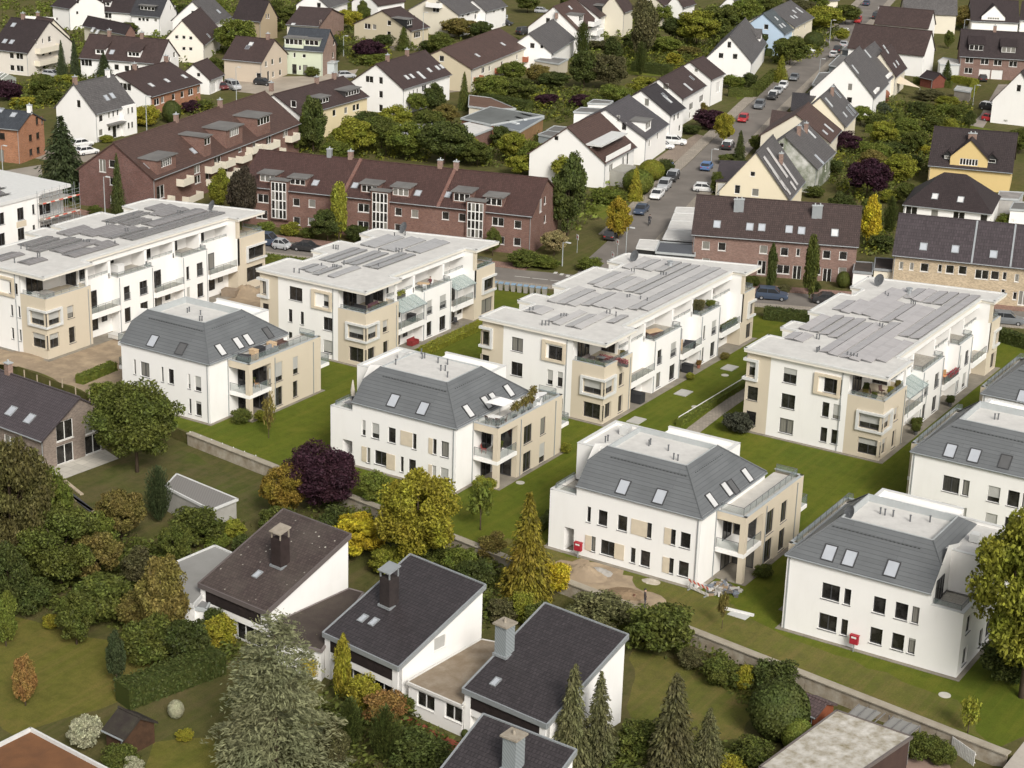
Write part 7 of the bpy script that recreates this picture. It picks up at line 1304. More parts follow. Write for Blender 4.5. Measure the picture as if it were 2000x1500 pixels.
cab(v1(14.2, 5.6), .9, .6, 1.1, 'wooden cabinet on the first roof terrace', PALEW); cab(v1(14.0, 6.7), 1.3, .8, 1.0, 'black covered grill cart on the first roof terrace', DKF, 1.5); sofa(v1(14.2, 8.3), 1.57, 1.9, 'grey garden sofa on the first roof terrace', GRF); cab(v1(13.6, 9.4), .9, .7, .8, 'pale wooden crate table on the first roof terrace', PALEW); sofa(v1(14.0, 10.6), 1.57, 1.5, 'dark wicker sofa at the back of the first roof terrace', BRF); sofa(v1(13.9, 4.2), .4, 1.5, 'low dark lounger at the front of the first roof terrace', DKF)
chair(V1.W((14.6, 5.6, 3.0)), 2.4, 'round wicker chair in the upper loggia of the first villa', WICK); table(V1.W((13.7, 4.5, 3.0)), .9, .9, .72, 'dark table in the upper loggia of the first villa', DKF); pot(V1.W((13.9, 5.6, 3.0)), 1.0, .8, 'd', 'dark plant in the upper loggia of the first villa')
def A_(bb, u, v, z): return bb.W((u, v, z))
table(A_(AB, 14.4, 14.0, 6.15), 1.5, .85, .74, 'wooden table on the terrace with the seated person', PALEW, .4); chair(A_(AB, 13.6, 13.4, 6.15), 2.6, 'white chair left of the wooden terrace table', WHF); chair(A_(AB, 15.0, 13.4, 6.15), 3.6, 'white chair at the front of the wooden terrace table', WHF)
sofa(A_(AB, 13.6, 1.6, 6.12), 0, 1.8, 'dark sofa in the corner loggia of the glass-canopy block', DKF); sofa(A_(AB, 14.6, 3.6, 6.12), 1.57, 1.9, 'purple-brown sofa in the corner loggia of the glass-canopy block', M('plain', (.10, .05, .06))); cab(A_(AB, 13.0, 4.6, 6.12), .7, .7, 1.5, 'dark covered patio heater in the glass-canopy block loggia', DKF); planter(A_(AB, 15.2, 3.6, 6.12), 3.0, 'n', 'long planter on the glass-canopy block loggia', 1.57); planter(A_(AB, 14.2, 9.4, 6.12), 1.6, 'l', 'pale-leaved planter above the first glass canopy', 1.57)
chair(A_(AB, 14.9, 8.2, 2.98), 1.0, 'white chair under the first glass canopy', WHF); cab(A_(AB, 15.0, 10.6, 2.98), .9, .7, .9, 'dark covered grill under the first glass canopy', DKF); sofa(A_(AB, 15.4, 10.4, .06), 1.57, 1.5, 'red garden bench on the ground terrace of the glass-canopy block', M('plain', (.22, .03, .03))); chair(A_(AB, 15.2, 20.2, .06), 1.0, 'dark chair on the rear ground terrace of the glass-canopy block', DKF); planter(A_(AB, 15.3, 25.4, 6.12), 3.2, 'g', 'planter on the far corner loggia of the glass-canopy block', 1.57)
planter(A_(AC, 14.0, .6, 6.12), 3.0, 'm', 'planter with pink flowers on the corner loggia of the palest-panel block'); planter(A_(AC, 15.3, 3.0, 6.12), 3.6, (.34, .13, .13), 'pink flowering planter along the corner loggia rail'); sofa(A_(AC, 12.9, 1.6, 6.12), 1.57, 1.8, 'greyish covered sofa in the pink-flower loggia', M('plain', (.20, .17, .16))); table(A_(AC, 14.0, 2.6, 6.12), 1.0, .8, .7, 'glass table in the pink-flower loggia', GRF); pot(A_(AC, 15.2, 5.2, 6.12), .9, .7, 'k', 'reddish potted bush at the pink-flower loggia post')
cab(A_(AC, 14.2, 14.2, 6.14), 2.2, 1.3, .62, 'long dark lounge table with pale wooden top on the side terrace', BRF, 1.2); mb = MB(); table(A_(AC, 14.2, 14.2, 6.16), 2.1, 1.2, .74, 'pale wooden top over the dark lounge table', PALEW, 1.2); chair(A_(AC, 13.4, 20.6, 6.12), 2.0, 'white plastic chair in the middle loggia', WHF); pot(A_(AC, 14.4, 25.0, 6.14), 1.9, 2.0, 'n', 'large brownish grass in a pot on the rear side terrace'); pot(A_(AC, 14.7, 28.0, 6.14), 1.1, 1.5, 'm', 'round green potted bush on the rear side terrace'); pot(A_(AC, 14.0, 26.4, 6.14), 1.5, 1.6, 'k', 'dry brown potted shrub on the rear side terrace')
sofa(A_(AC, 15.2, 22.0, 2.98), .3, 1.4, 'dark round-backed sofa on the middle balcony', DKF); cab(A_(AC, 14.7, 20.2, 2.98), .7, .5, 1.3, 'beige balcony cabinet beside the dark sofa', PALEW); planter(A_(AC, 15.5, 32.0, 2.98), 4.4, 'g', 'long planted box along the rear balcony', 1.57); cab(A_(AC, 15.4, 21.4, .06), 1.2, .8, 1.0, 'black covered grill on the middle ground terrace', DKF); cab(A_(AC, 15.4, 8.6, .06), 1.8, 1.1, 1.1, 'black covered seating on the front ground terrace', DKF); pot(A_(AC, 15.8, 23.6, .06), .9, .8, 'o', 'terracotta pot with red flowers on the middle ground terrace', 'bush', M('plain', (.3, .12, .08)))
for k, (u, v, c) in enumerate(((13.2, 1.4, 'k'), (14.4, .9, 'g'), (15.2, 3.4, 'v'), (15.2, 5.6, 'k'), (12.8, 2.6, 'd'))): pot(A_(AD, u, v, 6.12), .9+.1*k, .8, c, ['dark red potted bush on the mauve-panel loggia', 'green potted plant on the mauve-panel loggia front', 'yellow-green potted shrub on the mauve-panel loggia rail', 'ochre potted grass by the loggia post', 'dark leafy pot at the loggia door'][k])
chair(A_(AD, 13.6, 2.4, 6.12), 2.2, 'dark chair on the mauve-panel loggia, left', BRF); chair(A_(AD, 14.2, 3.6, 6.12), 1.2, 'dark chair on the mauve-panel loggia, right', BRF); table(A_(AD, 15.1, 20.6, 2.98), .9, .7, .72, 'orange-clothed table on the flower balcony', M('plain', (.55, .24, .10))); planter(A_(AD, 15.6, 22.6, 2.98), 3.0, (.38, .05, .06), 'red flowering box along the flower balcony', 1.57); chair(A_(AD, 15.0, 21.8, 2.98), .8, 'wooden chair on the flower balcony', WICK); pot(A_(AD, 15.0, 8.2, 2.98), 1.0, .8, 'v', 'yellow-flowered pot under the mauve-panel glass canopy'); pot(A_(AD, 16.3, 9.8, .06), 1.2, 1.2, 'g', 'bush on the front ground terrace of the mauve-panel block'); pot(A_(AD, 16.2, 21.0, .06), 1.3, 1.2, 'd', 'dark bush on the middle ground terrace of the mauve-panel block'); cab(A_(AD, 13.4, 8.4, 6.12), .9, .7, .9, 'round dark covered chair behind the loggia rail', DKF)
cab(A_(AA, 13.4, 14.6, 6.14), 1.3, 1.1, 1.1, 'white wrapped pallet on the unfinished terrace, upper', WHF); cab(A_(AA, 14.4, 1.8, 6.12), 1.5, .9, .8, 'grey crate on the unfinished corner loggia', M('plain', (.35, .34, .32))); cab(A_(AA, 12.9, 1.5, 6.12), .8, .6, .5, 'white foam block on the unfinished corner loggia', WHF); heapm = M('plain', (.6, .58, .54)); cab(A_(AA, 16.6, 10.6, -.65), 1.6, 1.1, .5, 'white wrapped pallet on the sand by the unfinished terrace', heapm); cab(g(450, 578), 2.0, 1.4, .9, 'stack of pallets on the sand between two blocks', M('rough', (.34, .27, .2)), .3)
table(g(962, 730), .9, .9, .75, 'white round table on the small lawn behind the olive-pot terrace', WHF, 0, True)
# small sheds and glasshouse
s = thing('greenhouse', 'small white-framed greenhouse at the left edge', 'greenhouse', g(5, 168), -.3)
mb = MB(); mb.poly([(-3, -1.6, 0), (3, -1.6, 0), (3, -1.6, 2), (-3, -1.6, 2)]); mb.poly([(3, -1.6, 0), (3, 1.6, 0), (3, 1.6, 2), (3, 0, 2.9), (3, -1.6, 2)]); mb.poly([(-3, -1.6, 2), (3, -1.6, 2), (3, 0, 2.9), (-3, 0, 2.9)]); mb.build('glass', M('clear', (.5, .55, .55)), s)
for x in (-3, -1.5, 0, 1.5, 3): mb = MB(); mb.tube((x, -1.6, 0), (x, -1.6, 2), .06, n=5); mb.tube((x, -1.6, 2), (x, 0, 2.9), .06, n=5); mb.build('rib', FRW, s)
house('small red-brown timber garden house behind the hedge, right', 4, (1290, 625), (1180, 600), (1338, 600), (1300, 570), 2.0, M('rough', (.20, .07, .05), (.14, .05, .035), 2.), TD, name='garden_house', cat='garden house', ov=.2)
flat('flat pale garden cabin on the back lawn by the driveway', 4, [(1455, 700), (1580, 720), (1595, 690), (1480, 672)], 2.2, M('rough', (.3, .27, .23)), M('rough', (.5, .49, .46)), name='garden_cabin', cat='cabin')
s = thing('shade_sail', 'cream triangular shade sail over the patio right of the gables', 'shade sail', g(1765, 185)); mb = MB(); mb.slab([(-3.5, -1, 2.6), (4, -1.5, 2.2), (-2.5, 3, 3.4)], .03); mb.build('cloth', M('plain', (.68, .58, .44)), s)
for p in ((-3.5, -1, 2.6), (4, -1.5, 2.2), (-2.5, 3, 3.4)): mb = MB(); mb.tube((p[0], p[1], 0), p, .05, n=5); mb.build('post', METAL, s)
s = thing('arched_shed', 'small red-brown barrel-roofed shed at the white clipped gable', 'shed', g(1720, 200)); mb = MB(); mb.prism([(-1.3, -1.2), (1.3, -1.2), (1.3, 1.2), (-1.3, 1.2)], 0, 1.6); mb.build('wall', M('rough', (.24, .10, .06)), s); mb = MB(); A = [(cos(pi*i/8)*1.4, 1.6+sin(pi*i/8)*1.0) for i in range(9)]; mb.add([(x, -1.3, z) for x, z in A]+[(x, 1.3, z) for x, z in A], [(i, i+1, 10+i, 9+i) for i in range(8)]+[tuple(range(9)), tuple(range(17, 8, -1))]); mb.build('roof', M('rough', (.30, .13, .08)), s)
# ---------------------------------------------------------------- people
SKIN = M('plain', (.50, .32, .24), .6)
def person(P, rz, label, pose, top, leg, hair):
    J = {'pelvis': (0, 0, .95), 'chest': (0, .02, 1.28), 'neck': (0, .02, 1.47), 'lh': (-.09, 0, .92), 'lk': (-.1, -.03, .5), 'lf': (-.1, .02, .06), 'rh': (.09, 0, .92), 'rk': (.1, -.03, .5), 'rf': (.1, .02, .06), 'ls': (-.19, .02, 1.42), 'le': (-.25, 0, 1.15), 'lw': (-.24, -.1, .9), 'rs': (.19, .02, 1.42), 're': (.25, 0, 1.15), 'rw': (.24, -.1, .9), 'lt': (-.1, -.16, .03), 'rt': (.1, -.16, .03), 'lhd': (-.235, -.14, .8), 'rhd': (.235, -.14, .8)}
    J.update(pose); E = [('pelvis', 'chest'), ('chest', 'neck'), ('pelvis', 'lh'), ('lh', 'lk'), ('lk', 'lf'), ('lf', 'lt'), ('pelvis', 'rh'), ('rh', 'rk'), ('rk', 'rf'), ('rf', 'rt'), ('chest', 'ls'), ('ls', 'le'), ('le', 'lw'), ('lw', 'lhd'), ('chest', 'rs'), ('rs', 're'), ('re', 'rw'), ('rw', 'rhd'), ('neck', 'head'), ('head', 'crown')]
    nk = Vector(J['neck']); up = (nk-Vector(J['chest'])).normalized(); J.setdefault('head', tuple(nk+up*.12+Vector((0, -.02, 0)))); J.setdefault('crown', tuple(nk+up*.24+Vector((0, -.02, .01))))
    K = list(J); me = bpy.data.meshes.new('body'); me.from_pydata([J[k] for k in K], [(K.index(a), K.index(c)) for a, c in E], []); o = bpy.data.objects.new('body', me); COL.objects.link(o)
    rad = {'pelvis': .15, 'chest': .16, 'neck': .065, 'lh': .1, 'rh': .1, 'lk': .065, 'rk': .065, 'lf': .045, 'rf': .045, 'ls': .07, 'rs': .07, 'le': .048, 're': .048, 'lw': .034, 'rw': .034, 'lt': .035, 'rt': .035, 'lhd': .04, 'rhd': .04, 'head': .10, 'crown': .085}
    md = o.modifiers.new('Skin', 'SKIN'); 
    for i, k in enumerate(K): me.skin_vertices[0].data[i].radius = (rad[k], rad[k]*(.78 if k in ('chest', 'pelvis') else 1)); me.skin_vertices[0].data[i].use_root = k == 'pelvis'
    md.use_smooth_shade = True; sb = o.modifiers.new('Sub', 'SUBSURF'); sb.levels = 1; sb.render_levels = 1
    dg = bpy.context.evaluated_depsgraph_get(); ev = bpy.data.meshes.new_from_object(o.evaluated_get(dg)); bpy.data.objects.remove(o)
    for m_ in (M('plain', top, .85), M('plain', leg, .85), SKIN): ev.materials.append(m_)
    PV, LG = Vector(J['pelvis']), [Vector(J[k]) for k in ('lk', 'rk', 'lf', 'rf', 'lt', 'rt', 'lh', 'rh')]; SK = [Vector(J[k]) for k in ('head', 'crown', 'lhd', 'rhd')]; TP = [Vector(J[k]) for k in ('chest', 'ls', 'rs', 'le', 're', 'lw', 'rw', 'neck')]+[PV+Vector((0, 0, .1))]
    for p in ev.polygons:
        c = p.center; ds = min((c-v).length for v in SK); dl = min(min((c-v).length for v in LG), min((c-(LG[6+i]+LG[i])/2).length for i in (0, 1)), min((c-(LG[2+i]+LG[i])/2).length for i in (0, 1))); dt = min((c-v).length for v in TP)
        p.material_index = 2 if ds < min(dl, dt) else 1 if dl < dt else 0
    e = thing('person', label, 'person', P, rz); b_ = bpy.data.objects.new('body', ev); link(b_, e)
    mb = MB(); c = Vector(J['crown']); n = 10; P_ = [c+Vector((0, .01, .1))]; F = []
    for j in (1, 2, 3):
        for i in range(n): t = 2*pi*i/n; a = j*.55; P_.append(c+Vector((cos(t)*.115*sin(a), sin(t)*.125*sin(a)+.015, .1*cos(a)-(.05 if sin(t) > .2 and j == 3 else 0))))
    F = [(0, 1+i, 1+(i+1) % n) for i in range(n)]+[(1+j*n+i, 1+(j+1)*n+i, 1+(j+1)*n+(i+1) % n, 1+j*n+(i+1) % n) for j in range(2) for i in range(n)]; mb.add(P_, F); mb.build('hair', M('plain', hair, .7), e, uv=False, smooth=True); return e
person(gz(1237, 1190), .5, 'person in a dark jacket bending towards the other worker by the sand', {'chest': (0, -.14, 1.25), 'neck': (0, -.26, 1.4), 'ls': (-.19, -.2, 1.38), 'rs': (.19, -.2, 1.38), 'le': (-.24, -.36, 1.14), 're': (.24, -.36, 1.14), 'lw': (-.18, -.5, .98), 'rw': (.18, -.5, .98), 'lhd': (-.16, -.56, .9), 'rhd': (.16, -.56, .9)}, (.03, .03, .035), (.30, .28, .26), (.16, .07, .04))
person(gz(1259, 1186), 2.0, 'person with dark hair half hidden behind the large green shrub', {}, (.05, .04, .04), (.08, .08, .1), (.03, .025, .02))
SIT = {'pelvis': (0, 0, .55), 'chest': (0, .05, .88), 'neck': (0, .05, 1.07), 'lh': (-.09, -.02, .52), 'lk': (-.11, -.45, .5), 'lf': (-.11, -.42, .07), 'rh': (.09, -.02, .52), 'rk': (.11, -.45, .5), 'rf': (.11, -.42, .07), 'ls': (-.19, .05, 1.02), 'le': (-.25, -.1, .8), 'lw': (-.15, -.32, .78), 'rs': (.19, .05, 1.02), 're': (.25, -.1, .8), 'rw': (.15, -.32, .78), 'lt': (-.11, -.58, .03), 'rt': (.11, -.58, .03), 'lhd': (-.12, -.42, .8), 'rhd': (.12, -.42, .8)}
chair(A_(AB, 14.6, 15.2, 6.15), .2, 'chair under the seated person at the wooden terrace table', WHF); person(A_(AB, 14.6, 15.1, 6.15), .2, 'person in a dark red top sitting at the wooden terrace table', SIT, (.12, .035, .04), (.06, .06, .07), (.06, .04, .03))
CP = g(1268, 440, .03); RDA = 1.83-pi/2+pi
s = thing('bicycle', 'bicycle ridden down the street', 'bicycle', CP, RDA); y = Vector((0, 1, 0))
for yy in (-.52, .52):
    mb = MB(); n = 18
    for i in range(n): t0, t1 = 2*pi*i/n, 2*pi*(i+1)/n; mb.tube((0, yy+cos(t0)*.34, .35+sin(t0)*.34), (0, yy+cos(t1)*.34, .35+sin(t1)*.34), .022, n=5)
    for i in range(6): t0 = pi*i/6; mb.tube((0, yy+cos(t0)*.33, .35+sin(t0)*.33), (0, yy-cos(t0)*.33, .35-sin(t0)*.33), .006, n=3)
    mb.build('wheel', TYRE, s)
mb = MB(); mb.tube((0, .52, .35), (0, .12, .32), .02); mb.tube((0, .12, .32), (0, .2, .85), .02); mb.tube((0, .12, .32), (0, -.38, .82), .022); mb.tube((0, .2, .8), (0, -.38, .85), .02); mb.tube((0, .52, .35), (0, .2, .8), .018); mb.tube((0, -.52, .35), (0, -.36, .98), .02); mb.build('frame', M('plain', (.12, .12, .13)), s)
mb = MB(); mb.tube((-.28, -.32, 1.0), (.28, -.32, 1.0), .018); mb.build('handlebar', SILL, s); mb = MB(); mb.box(-.08, .08, .1, .34, .86, .92); mb.build('saddle', TYRE, s)
person(CP, RDA, 'cyclist in dark clothes riding in the middle of the street', {'pelvis': (0, .2, .98), 'chest': (0, .02, 1.28), 'neck': (0, -.08, 1.44), 'lh': (-.09, .18, .95), 'rh': (.09, .18, .95), 'lk': (-.12, -.15, .72), 'rk': (.12, -.05, .6), 'lf': (-.11, .08, .42), 'rf': (.11, .14, .2), 'lt': (-.11, -.05, .38), 'rt': (.11, .0, .16), 'ls': (-.19, -.02, 1.38), 'rs': (.19, -.02, 1.38), 'le': (-.25, -.16, 1.18), 're': (.25, -.16, 1.18), 'lw': (-.24, -.3, 1.05), 'rw': (.24, -.3, 1.05), 'lhd': (-.24, -.34, 1.02), 'rhd': (.24, -.34, 1.02)}, (.035, .035, .04), (.05, .055, .07), (.04, .03, .025))
# ---------------------------------------------------------------- trees and shrubs, each by itself
for a in [
 # foreground gardens
 ('cedar',540,1512,1204,300,'b','big blue-grey cedar in the foreground, tallest conifer of the picture'),
 ('big',268,922,742,182,'g','large dark walnut tree in front of the villa with covered furniture'),
 ('big',622,1000,868,168,'p','big purple-leaved tree on the lawn edge before a white villa'),
 ('round',557,1015,908,98,(.24,.18,.028),'small olive-gold tree with a reddish top left of the purple tree'),
 ('big',815,1115,918,190,'v','large golden-green maple beside the purple tree'),
 ('spread',690,1085,995,120,'y','bright yellow spreading shrub behind the lichen-roofed house'),
 ('cone',1028,1170,966,128,(.21,.18,.022),'tall conifer with golden tip before the sand heap'),
 ('bush',1085,1160,1085,62,'y','bright yellow small tree at the foot of the golden-tipped conifer'),
 ('big',1995,1362,972,262,'l','large leafy maple cut by the right picture edge'),
 ('sparse',938,1035,935,62,'m','thin young tree staked on the lawn right of the golden maple'),
 ('sparse',525,856,768,30,'k','thin staked sapling on the lawn beside the first villa terrace'),
 ('sparse',1410,1228,1150,26,'k','thin staked sapling in the worn lawn left of the dish villa'),
 ('sparse',1890,1432,1358,46,'l','leaning yellowish young tree at the bottom right lawn corner'),
 ('big',30,1145,845,165,(.115,.108,.034),'drooping brownish tree at the left edge under the brick house'),
 ('big',120,1150,985,185,'g','broad dark tree in the garden below the grey-brown brick house'),
 ('round',238,1055,955,100,'k','olive-brown tree between the brick house and the ribbed shed'),
 ('thuja',311,1022,912,50,'c','dark blue-green columnar conifer touching the ribbed garden shed'),
 ('bush',385,1062,985,112,'g','dark shrub in front of the ribbed garden shed'),
 ('bush',455,1050,1012,60,'l','yellow-green low shrub right below the ribbed shed'),
 ('bush',425,1070,1040,60,'m','low mid-green shrub between ribbed shed and grey flat wing'),
 ('tall',322,1250,1085,120,'k','olive tree with yellow branches left of the lichen-roofed house'),
 ('col',318,1190,1088,50,'y','bright yellow flame of foliage in front of the olive tree'),
 ('tall',150,1258,1150,92,'g','standard tree with slim bare stem at the edge of the left lawn'),
 ('tall',228,1340,1232,48,'c','small dark egg-shaped standard tree alone on the left lawn'),
 ('tall',50,1378,1280,58,'o','small orange-brown tree alone on the left lawn'),
 ('tall',12,1262,1150,62,'m','leafy tree cut by the left edge above the lawn'),
 ('bush',100,1228,1196,32,'v','tiny yellow-leaved bush at the top of the left lawn'),
 ('bush',205,1215,1110,130,'g','wide dark shrub above the left lawn, left of the garden path'),
 ('bush',60,1195,1120,90,'d','dark shrub mass at the left edge above the bare-stemmed tree'),
 ('bush',292,1295,1195,105,'g','dark green shrub below the olive-yellow tree'),
 ('bush',368,1295,1195,95,'d','dark shrub between the olive-yellow tree and the cedar'),
 ('bush',430,1265,1195,70,'v','yellow-leaved shrub just left of the blue-grey cedar'),
 ('bush',275,1140,1065,80,'n','brownish shrub beside the small garden path'),
 ('bush',165,1458,1390,72,'w','pale flowering shrub left of the curved-roof hut'),
 ('bush',235,1500,1455,80,'g','dark shrub at the bottom edge below the curved-roof hut'),
 ('bush',262,1510,1475,40,'w','small pale flowering shrub at the bottom edge'),
 ('ball',344,1402,1368,32,'w','small round white-flowered shrub in the rock garden'),
 ('bush',360,1445,1425,40,'v','small yellow plant in the rock garden left of the cedar'),
 ('col',668,1368,1238,50,'v','feathery yellow-green bamboo before the hooded-chimney house'),
 ('bush',712,1388,1310,75,'v','yellow-green bush at the corner of the hooded-chimney house'),
 ('bush',748,1408,1345,92,'o','orange-brown shrub right of the cedar'),
 ('thuja',683,1465,1365,50,'d','dark columnar shrub between the cedar and the orange shrub'),
 ('thuja',752,1490,1382,58,'d','dark columnar shrub right below the orange shrub'),
 ('bush',820,1505,1425,125,'d','wide dark shrub left of the red brick path'),
 ('bush',795,1395,1352,38,'g','little green shrub against the low white link building'),
 ('ball',908,1440,1425,16,'d','tiny clipped shrub by the white corner post at the brick path'),
 ('cone',1115,1500,1302,104,'h','left of two brownish conifers before the white gable'),
 ('cone',1166,1492,1315,96,'h','right of two brownish conifers before the white gable'),
 ('cone',1310,1520,1318,140,'n','largest brownish conifer at the bottom edge'),
 ('cone',1378,1520,1385,100,'h','small brownish conifer left of the round bushes, bottom edge'),
 ('ball',1518,1440,1330,118,'d','big clipped dark dome of a shrub by the red shed'),
 ('ball',1556,1468,1405,66,'m','smaller bright clipped ball by the mossy roof'),
 ('bush',1465,1505,1440,105,'g','loose shrub below the big clipped dome'),
 ('bush',1420,1520,1470,80,'v','yellow-green shrub at the bottom edge left of the mossy roof'),
 ('bush',1285,1275,1165,150,'g','large green shrub behind the black-roofed house with zinc chimney'),
 ('bush',1175,1222,1158,135,'h','olive-grey spreading shrub below the sand heap'),
 ('bush',1408,1340,1275,78,'g','dark shrub in front of the stained garden wall'),
 ('bush',1455,1348,1290,46,'v','yellow-tinged shrub in the middle of the stained wall'),
 ('bush',1512,1355,1282,98,'d','wide dark shrub overhanging the stained garden wall'),
 ('bush',1350,1305,1262,60,'n','reddish-brown low shrub at the left end of the stained wall'),
 ('bush',985,1215,1165,72,'n','brownish shrub right of the black roof with the metal hood'),
 ('bush',962,1095,1035,64,'k','olive-brown shrub left of the golden-tipped conifer'),
 ('bush',925,1150,1085,90,'d','dark shrub behind the high edge of the hooded-chimney house'),
 ('bush',730,975,915,70,'m','green shrub between the purple tree and golden maple'),
 ('bush',660,1060,985,90,'d','dark shrub under the purple tree'),
 ('bush',755,1120,1060,80,'l','bright green shrub beside the lichen-roofed gable'),
 ('bush',1020,1215,1150,60,'l','yellow-green shrub behind the black-roofed zinc-chimney house'),
 ('bush',1795,1480,1425,80,'g','laurel bush left of the white gate'),
 ('bush',1838,1492,1445,60,'g','laurel bush touching the white gate'),
 ('bush',1960,1330,1240,110,'d','dark undershrub at the foot of the right-edge maple'),
 # around the new buildings
 ('bush',470,826,795,46,'g','shrub at the loggia column of the first villa, left'),
 ('bush',512,822,800,36,'l','shrub at the loggia column of the first villa, right'),
 ('bush',945,965,925,52,'l','light shrub at the loggia of the villa with olive pots'),
 ('bush',1105,885,862,26,'l','tiny shrub at the back corner of the villa with olive pots'),
 ('bush',1440,845,800,66,(.07,.075,.05),'grey-green shrub bed beside the path before the mauve-panel block'),
 ('bush',1490,1128,1098,44,'g','shrub row below the loggia of the rubble villa'),
 ('bush',205,780,745,70,'m','green shrub bed left of the first villa'),
 ('bush',1348,742,725,20,'l','small garden shrub at the side of the palest-panel block, front'),
 ('bush',1415,702,686,22,'k','small garden shrub at the side of the palest-panel block, rear'),
 ('ball',1812,790,765,20,'d','round potted box beside the mauve-panel block terraces'),
 ('bush',1790,835,812,26,'g','shrub by the ground terrace of the mauve-panel block'),
 # along the street behind the blocks
 ('col',662,470,352,48,'l','slim yellow-green street tree with whitish stem before the brick house'),
 ('round',640,472,408,70,'d','dark round tree beside the slim yellow-green street tree'),
 ('bush',698,470,435,55,'d','dark bush under the middle brick stair window'),
 ('bush',520,455,430,40,'m','bush under the left brick stair window'),
 ('bush',568,460,432,46,'l','yellowish bush right of the left brick stair window'),
 ('bush',604,465,440,40,'g','dark bush before the brick house, left of the dark round tree'),
 ('round',835,462,410,62,'a','ochre crown rising behind the glass-canopy block'),
 ('round',962,500,444,34,'g','small green tree at the right end of the glass-canopy block'),
 ('tall',1108,460,302,96,'d','tall dark evergreen at the right gable of the brick house'),
 ('round',1082,500,448,56,(.34,.29,.13),'pale straw-coloured small tree below the dark evergreen'),
 ('bush',1022,520,485,70,'g','dark low bush at the corner of the brick house'),
 ('bush',1066,522,498,60,'m','green low bush beside the straw-coloured tree'),
 ('bush',1150,528,500,58,'m','low bush at the street corner by the road markings'),
 ('tall',1207,468,385,62,(.33,.27,.03),'golden street tree at the road junction'),
 ('cone',1240,392,328,40,'v','yellow-green conifer on the verge before the roof-balcony house'),
 ('ball',1245,380,330,62,'m','round bush before the roof-balcony house, lower one'),
 ('ball',1272,352,312,52,'l','round yellow-green bush before the roof-balcony house, upper one'),
 ('bush',1300,345,305,40,'d','dark bush at the driveway of the slate-roofed house'),
 ('bush',1185,395,365,80,'m','loose green hedge plants on the lawn before the roof-balcony house'),
 ('tall',474,445,322,72,(.060,.050,.032),'tall dark purple-brown tree between the two brick houses'),
 ('tall',430,412,332,56,'l','bright green upright tree by the curved balconies'),
 ('cone',232,425,302,38,'d','slender dark conifer against the tile-hung gable, taller one'),
 ('cone',279,405,338,26,'d','slender dark conifer against the tile-hung gable, shorter one'),
 ('cone',126,388,230,130,'c','big dark spruce left of the tile-hung brick gable'),
 ('bush',185,420,398,30,'g','low bush at the foot of the tile-hung brick gable'),
 ('bush',18,196,150,60,'p','dark purple bush at the left edge'),
 # leafy belt in the middle
 ('tall',612,300,188,66,'d','tall dark birch-like tree before the half yellow duplex'),
 ('round',688,305,228,96,'l','bright green tree right of the birch-like dark tree'),
 ('round',745,300,225,84,'g','dark green tree in the middle belt behind the brick roof'),
 ('round',800,312,238,96,'m','mid-green broad tree in the middle belt behind the brick roof'),
 ('round',868,320,235,112,'d','largest dark tree of the middle belt, before the grey felt hall'),
 ('round',932,325,275,72,'g','green tree right of the largest middle-belt tree'),
 ('round',575,300,262,60,'g','dark bushy tree at the balcony end of the brick house'),
 ('round',655,318,275,70,'m','mid-green bushy tree low behind the brick roof ridge'),
 ('round',1000,318,255,62,'l','bright green tree in front of the bluish hall'),
 ('round',1042,330,275,72,'m','green tree at the left of the roof-balcony gable'),
 ('tall',1105,360,300,72,'l','light green tree hiding the lower roof-balcony gable'),
 ('tall',848,222,165,62,'d','dark tree beside the white house with six roof windows'),
 ('cone',906,215,142,32,'g','pointed green conifer above the cream garage row'),
 ('round',818,222,180,52,'m','round green tree hiding the six-roof-window house corner'),
 ('round',872,245,203,58,'k','olive tree left of the grey felt hall'),
 ('round',962,200,145,84,'m','leafy tree on the bank above the cream garage row'),
 ('round',1012,200,150,80,'g','dark green tree on the bank right of the balcony apartment'),
 ('round',1068,210,182,52,'p','purple-leaved shrub tree on the bank, left one'),
 ('round',1135,212,184,54,'p','purple-leaved shrub tree on the bank, right one'),
 ('round',1082,175,140,70,'d','dark tree above the left purple shrub tree'),
 ('tall',1140,172,98,72,'d','dark tree on the bank beside the clipped cypress'),
 ('round',1188,175,105,84,'n','brownish tree on the bank left of the long garden hedge'),
 ('round',1196,205,162,64,'m','green tree behind the extensions of the white row'),
 ('round',1262,195,150,80,'l','bright green tree behind the cut-in terraces'),
 ('thuja',1137,118,44,30,'d','dark clipped cypress beside the slate cross gable'),
 ('tall',1255,120,-12,66,'n','tall brownish birch at the top, right of the stacked balconies'),
 ('bush',1235,95,62,50,'d','dark shrub at the foot of the tall birch'),
 ('thuja',1250,150,82,22,'d','dark narrow thuja by the long garden hedge'),
 ('round',1300,105,70,66,'m','green tree at the end of the upper garden bed'),
 ('round',1360,92,18,94,'l','large light green tree left of the light blue house'),
 ('round',1405,75,5,92,'g','large dark green tree behind the light green one, top'),
 ('round',1455,62,-8,72,'m','green tree cut by the top edge above the blue house'),
 ('bush',1345,110,88,50,'k','olive shrub under the large light green tree'),
 ('bush',1170,95,75,60,'n','brown shrub beneath the stacked white balconies'),
 ('bush',1315,128,100,40,'v','yellow bush at the right end of the long garden hedge'),
 # top left
 ('cone',122,155,80,28,'c','left of the twin dark spruces by the curved balconies'),
 ('cone',147,155,76,28,'c','right of the twin dark spruces by the curved balconies'),
 ('cone',204,158,104,44,'c','dark spruce before the long dormered white house'),
 ('round',85,192,143,52,'g','dark round tree in front of the curved-balcony house'),
 ('bush',130,165,143,50,'l','light green bush under the twin spruces'),
 ('bush',45,208,186,52,'v','yellow shrub near the left edge'),
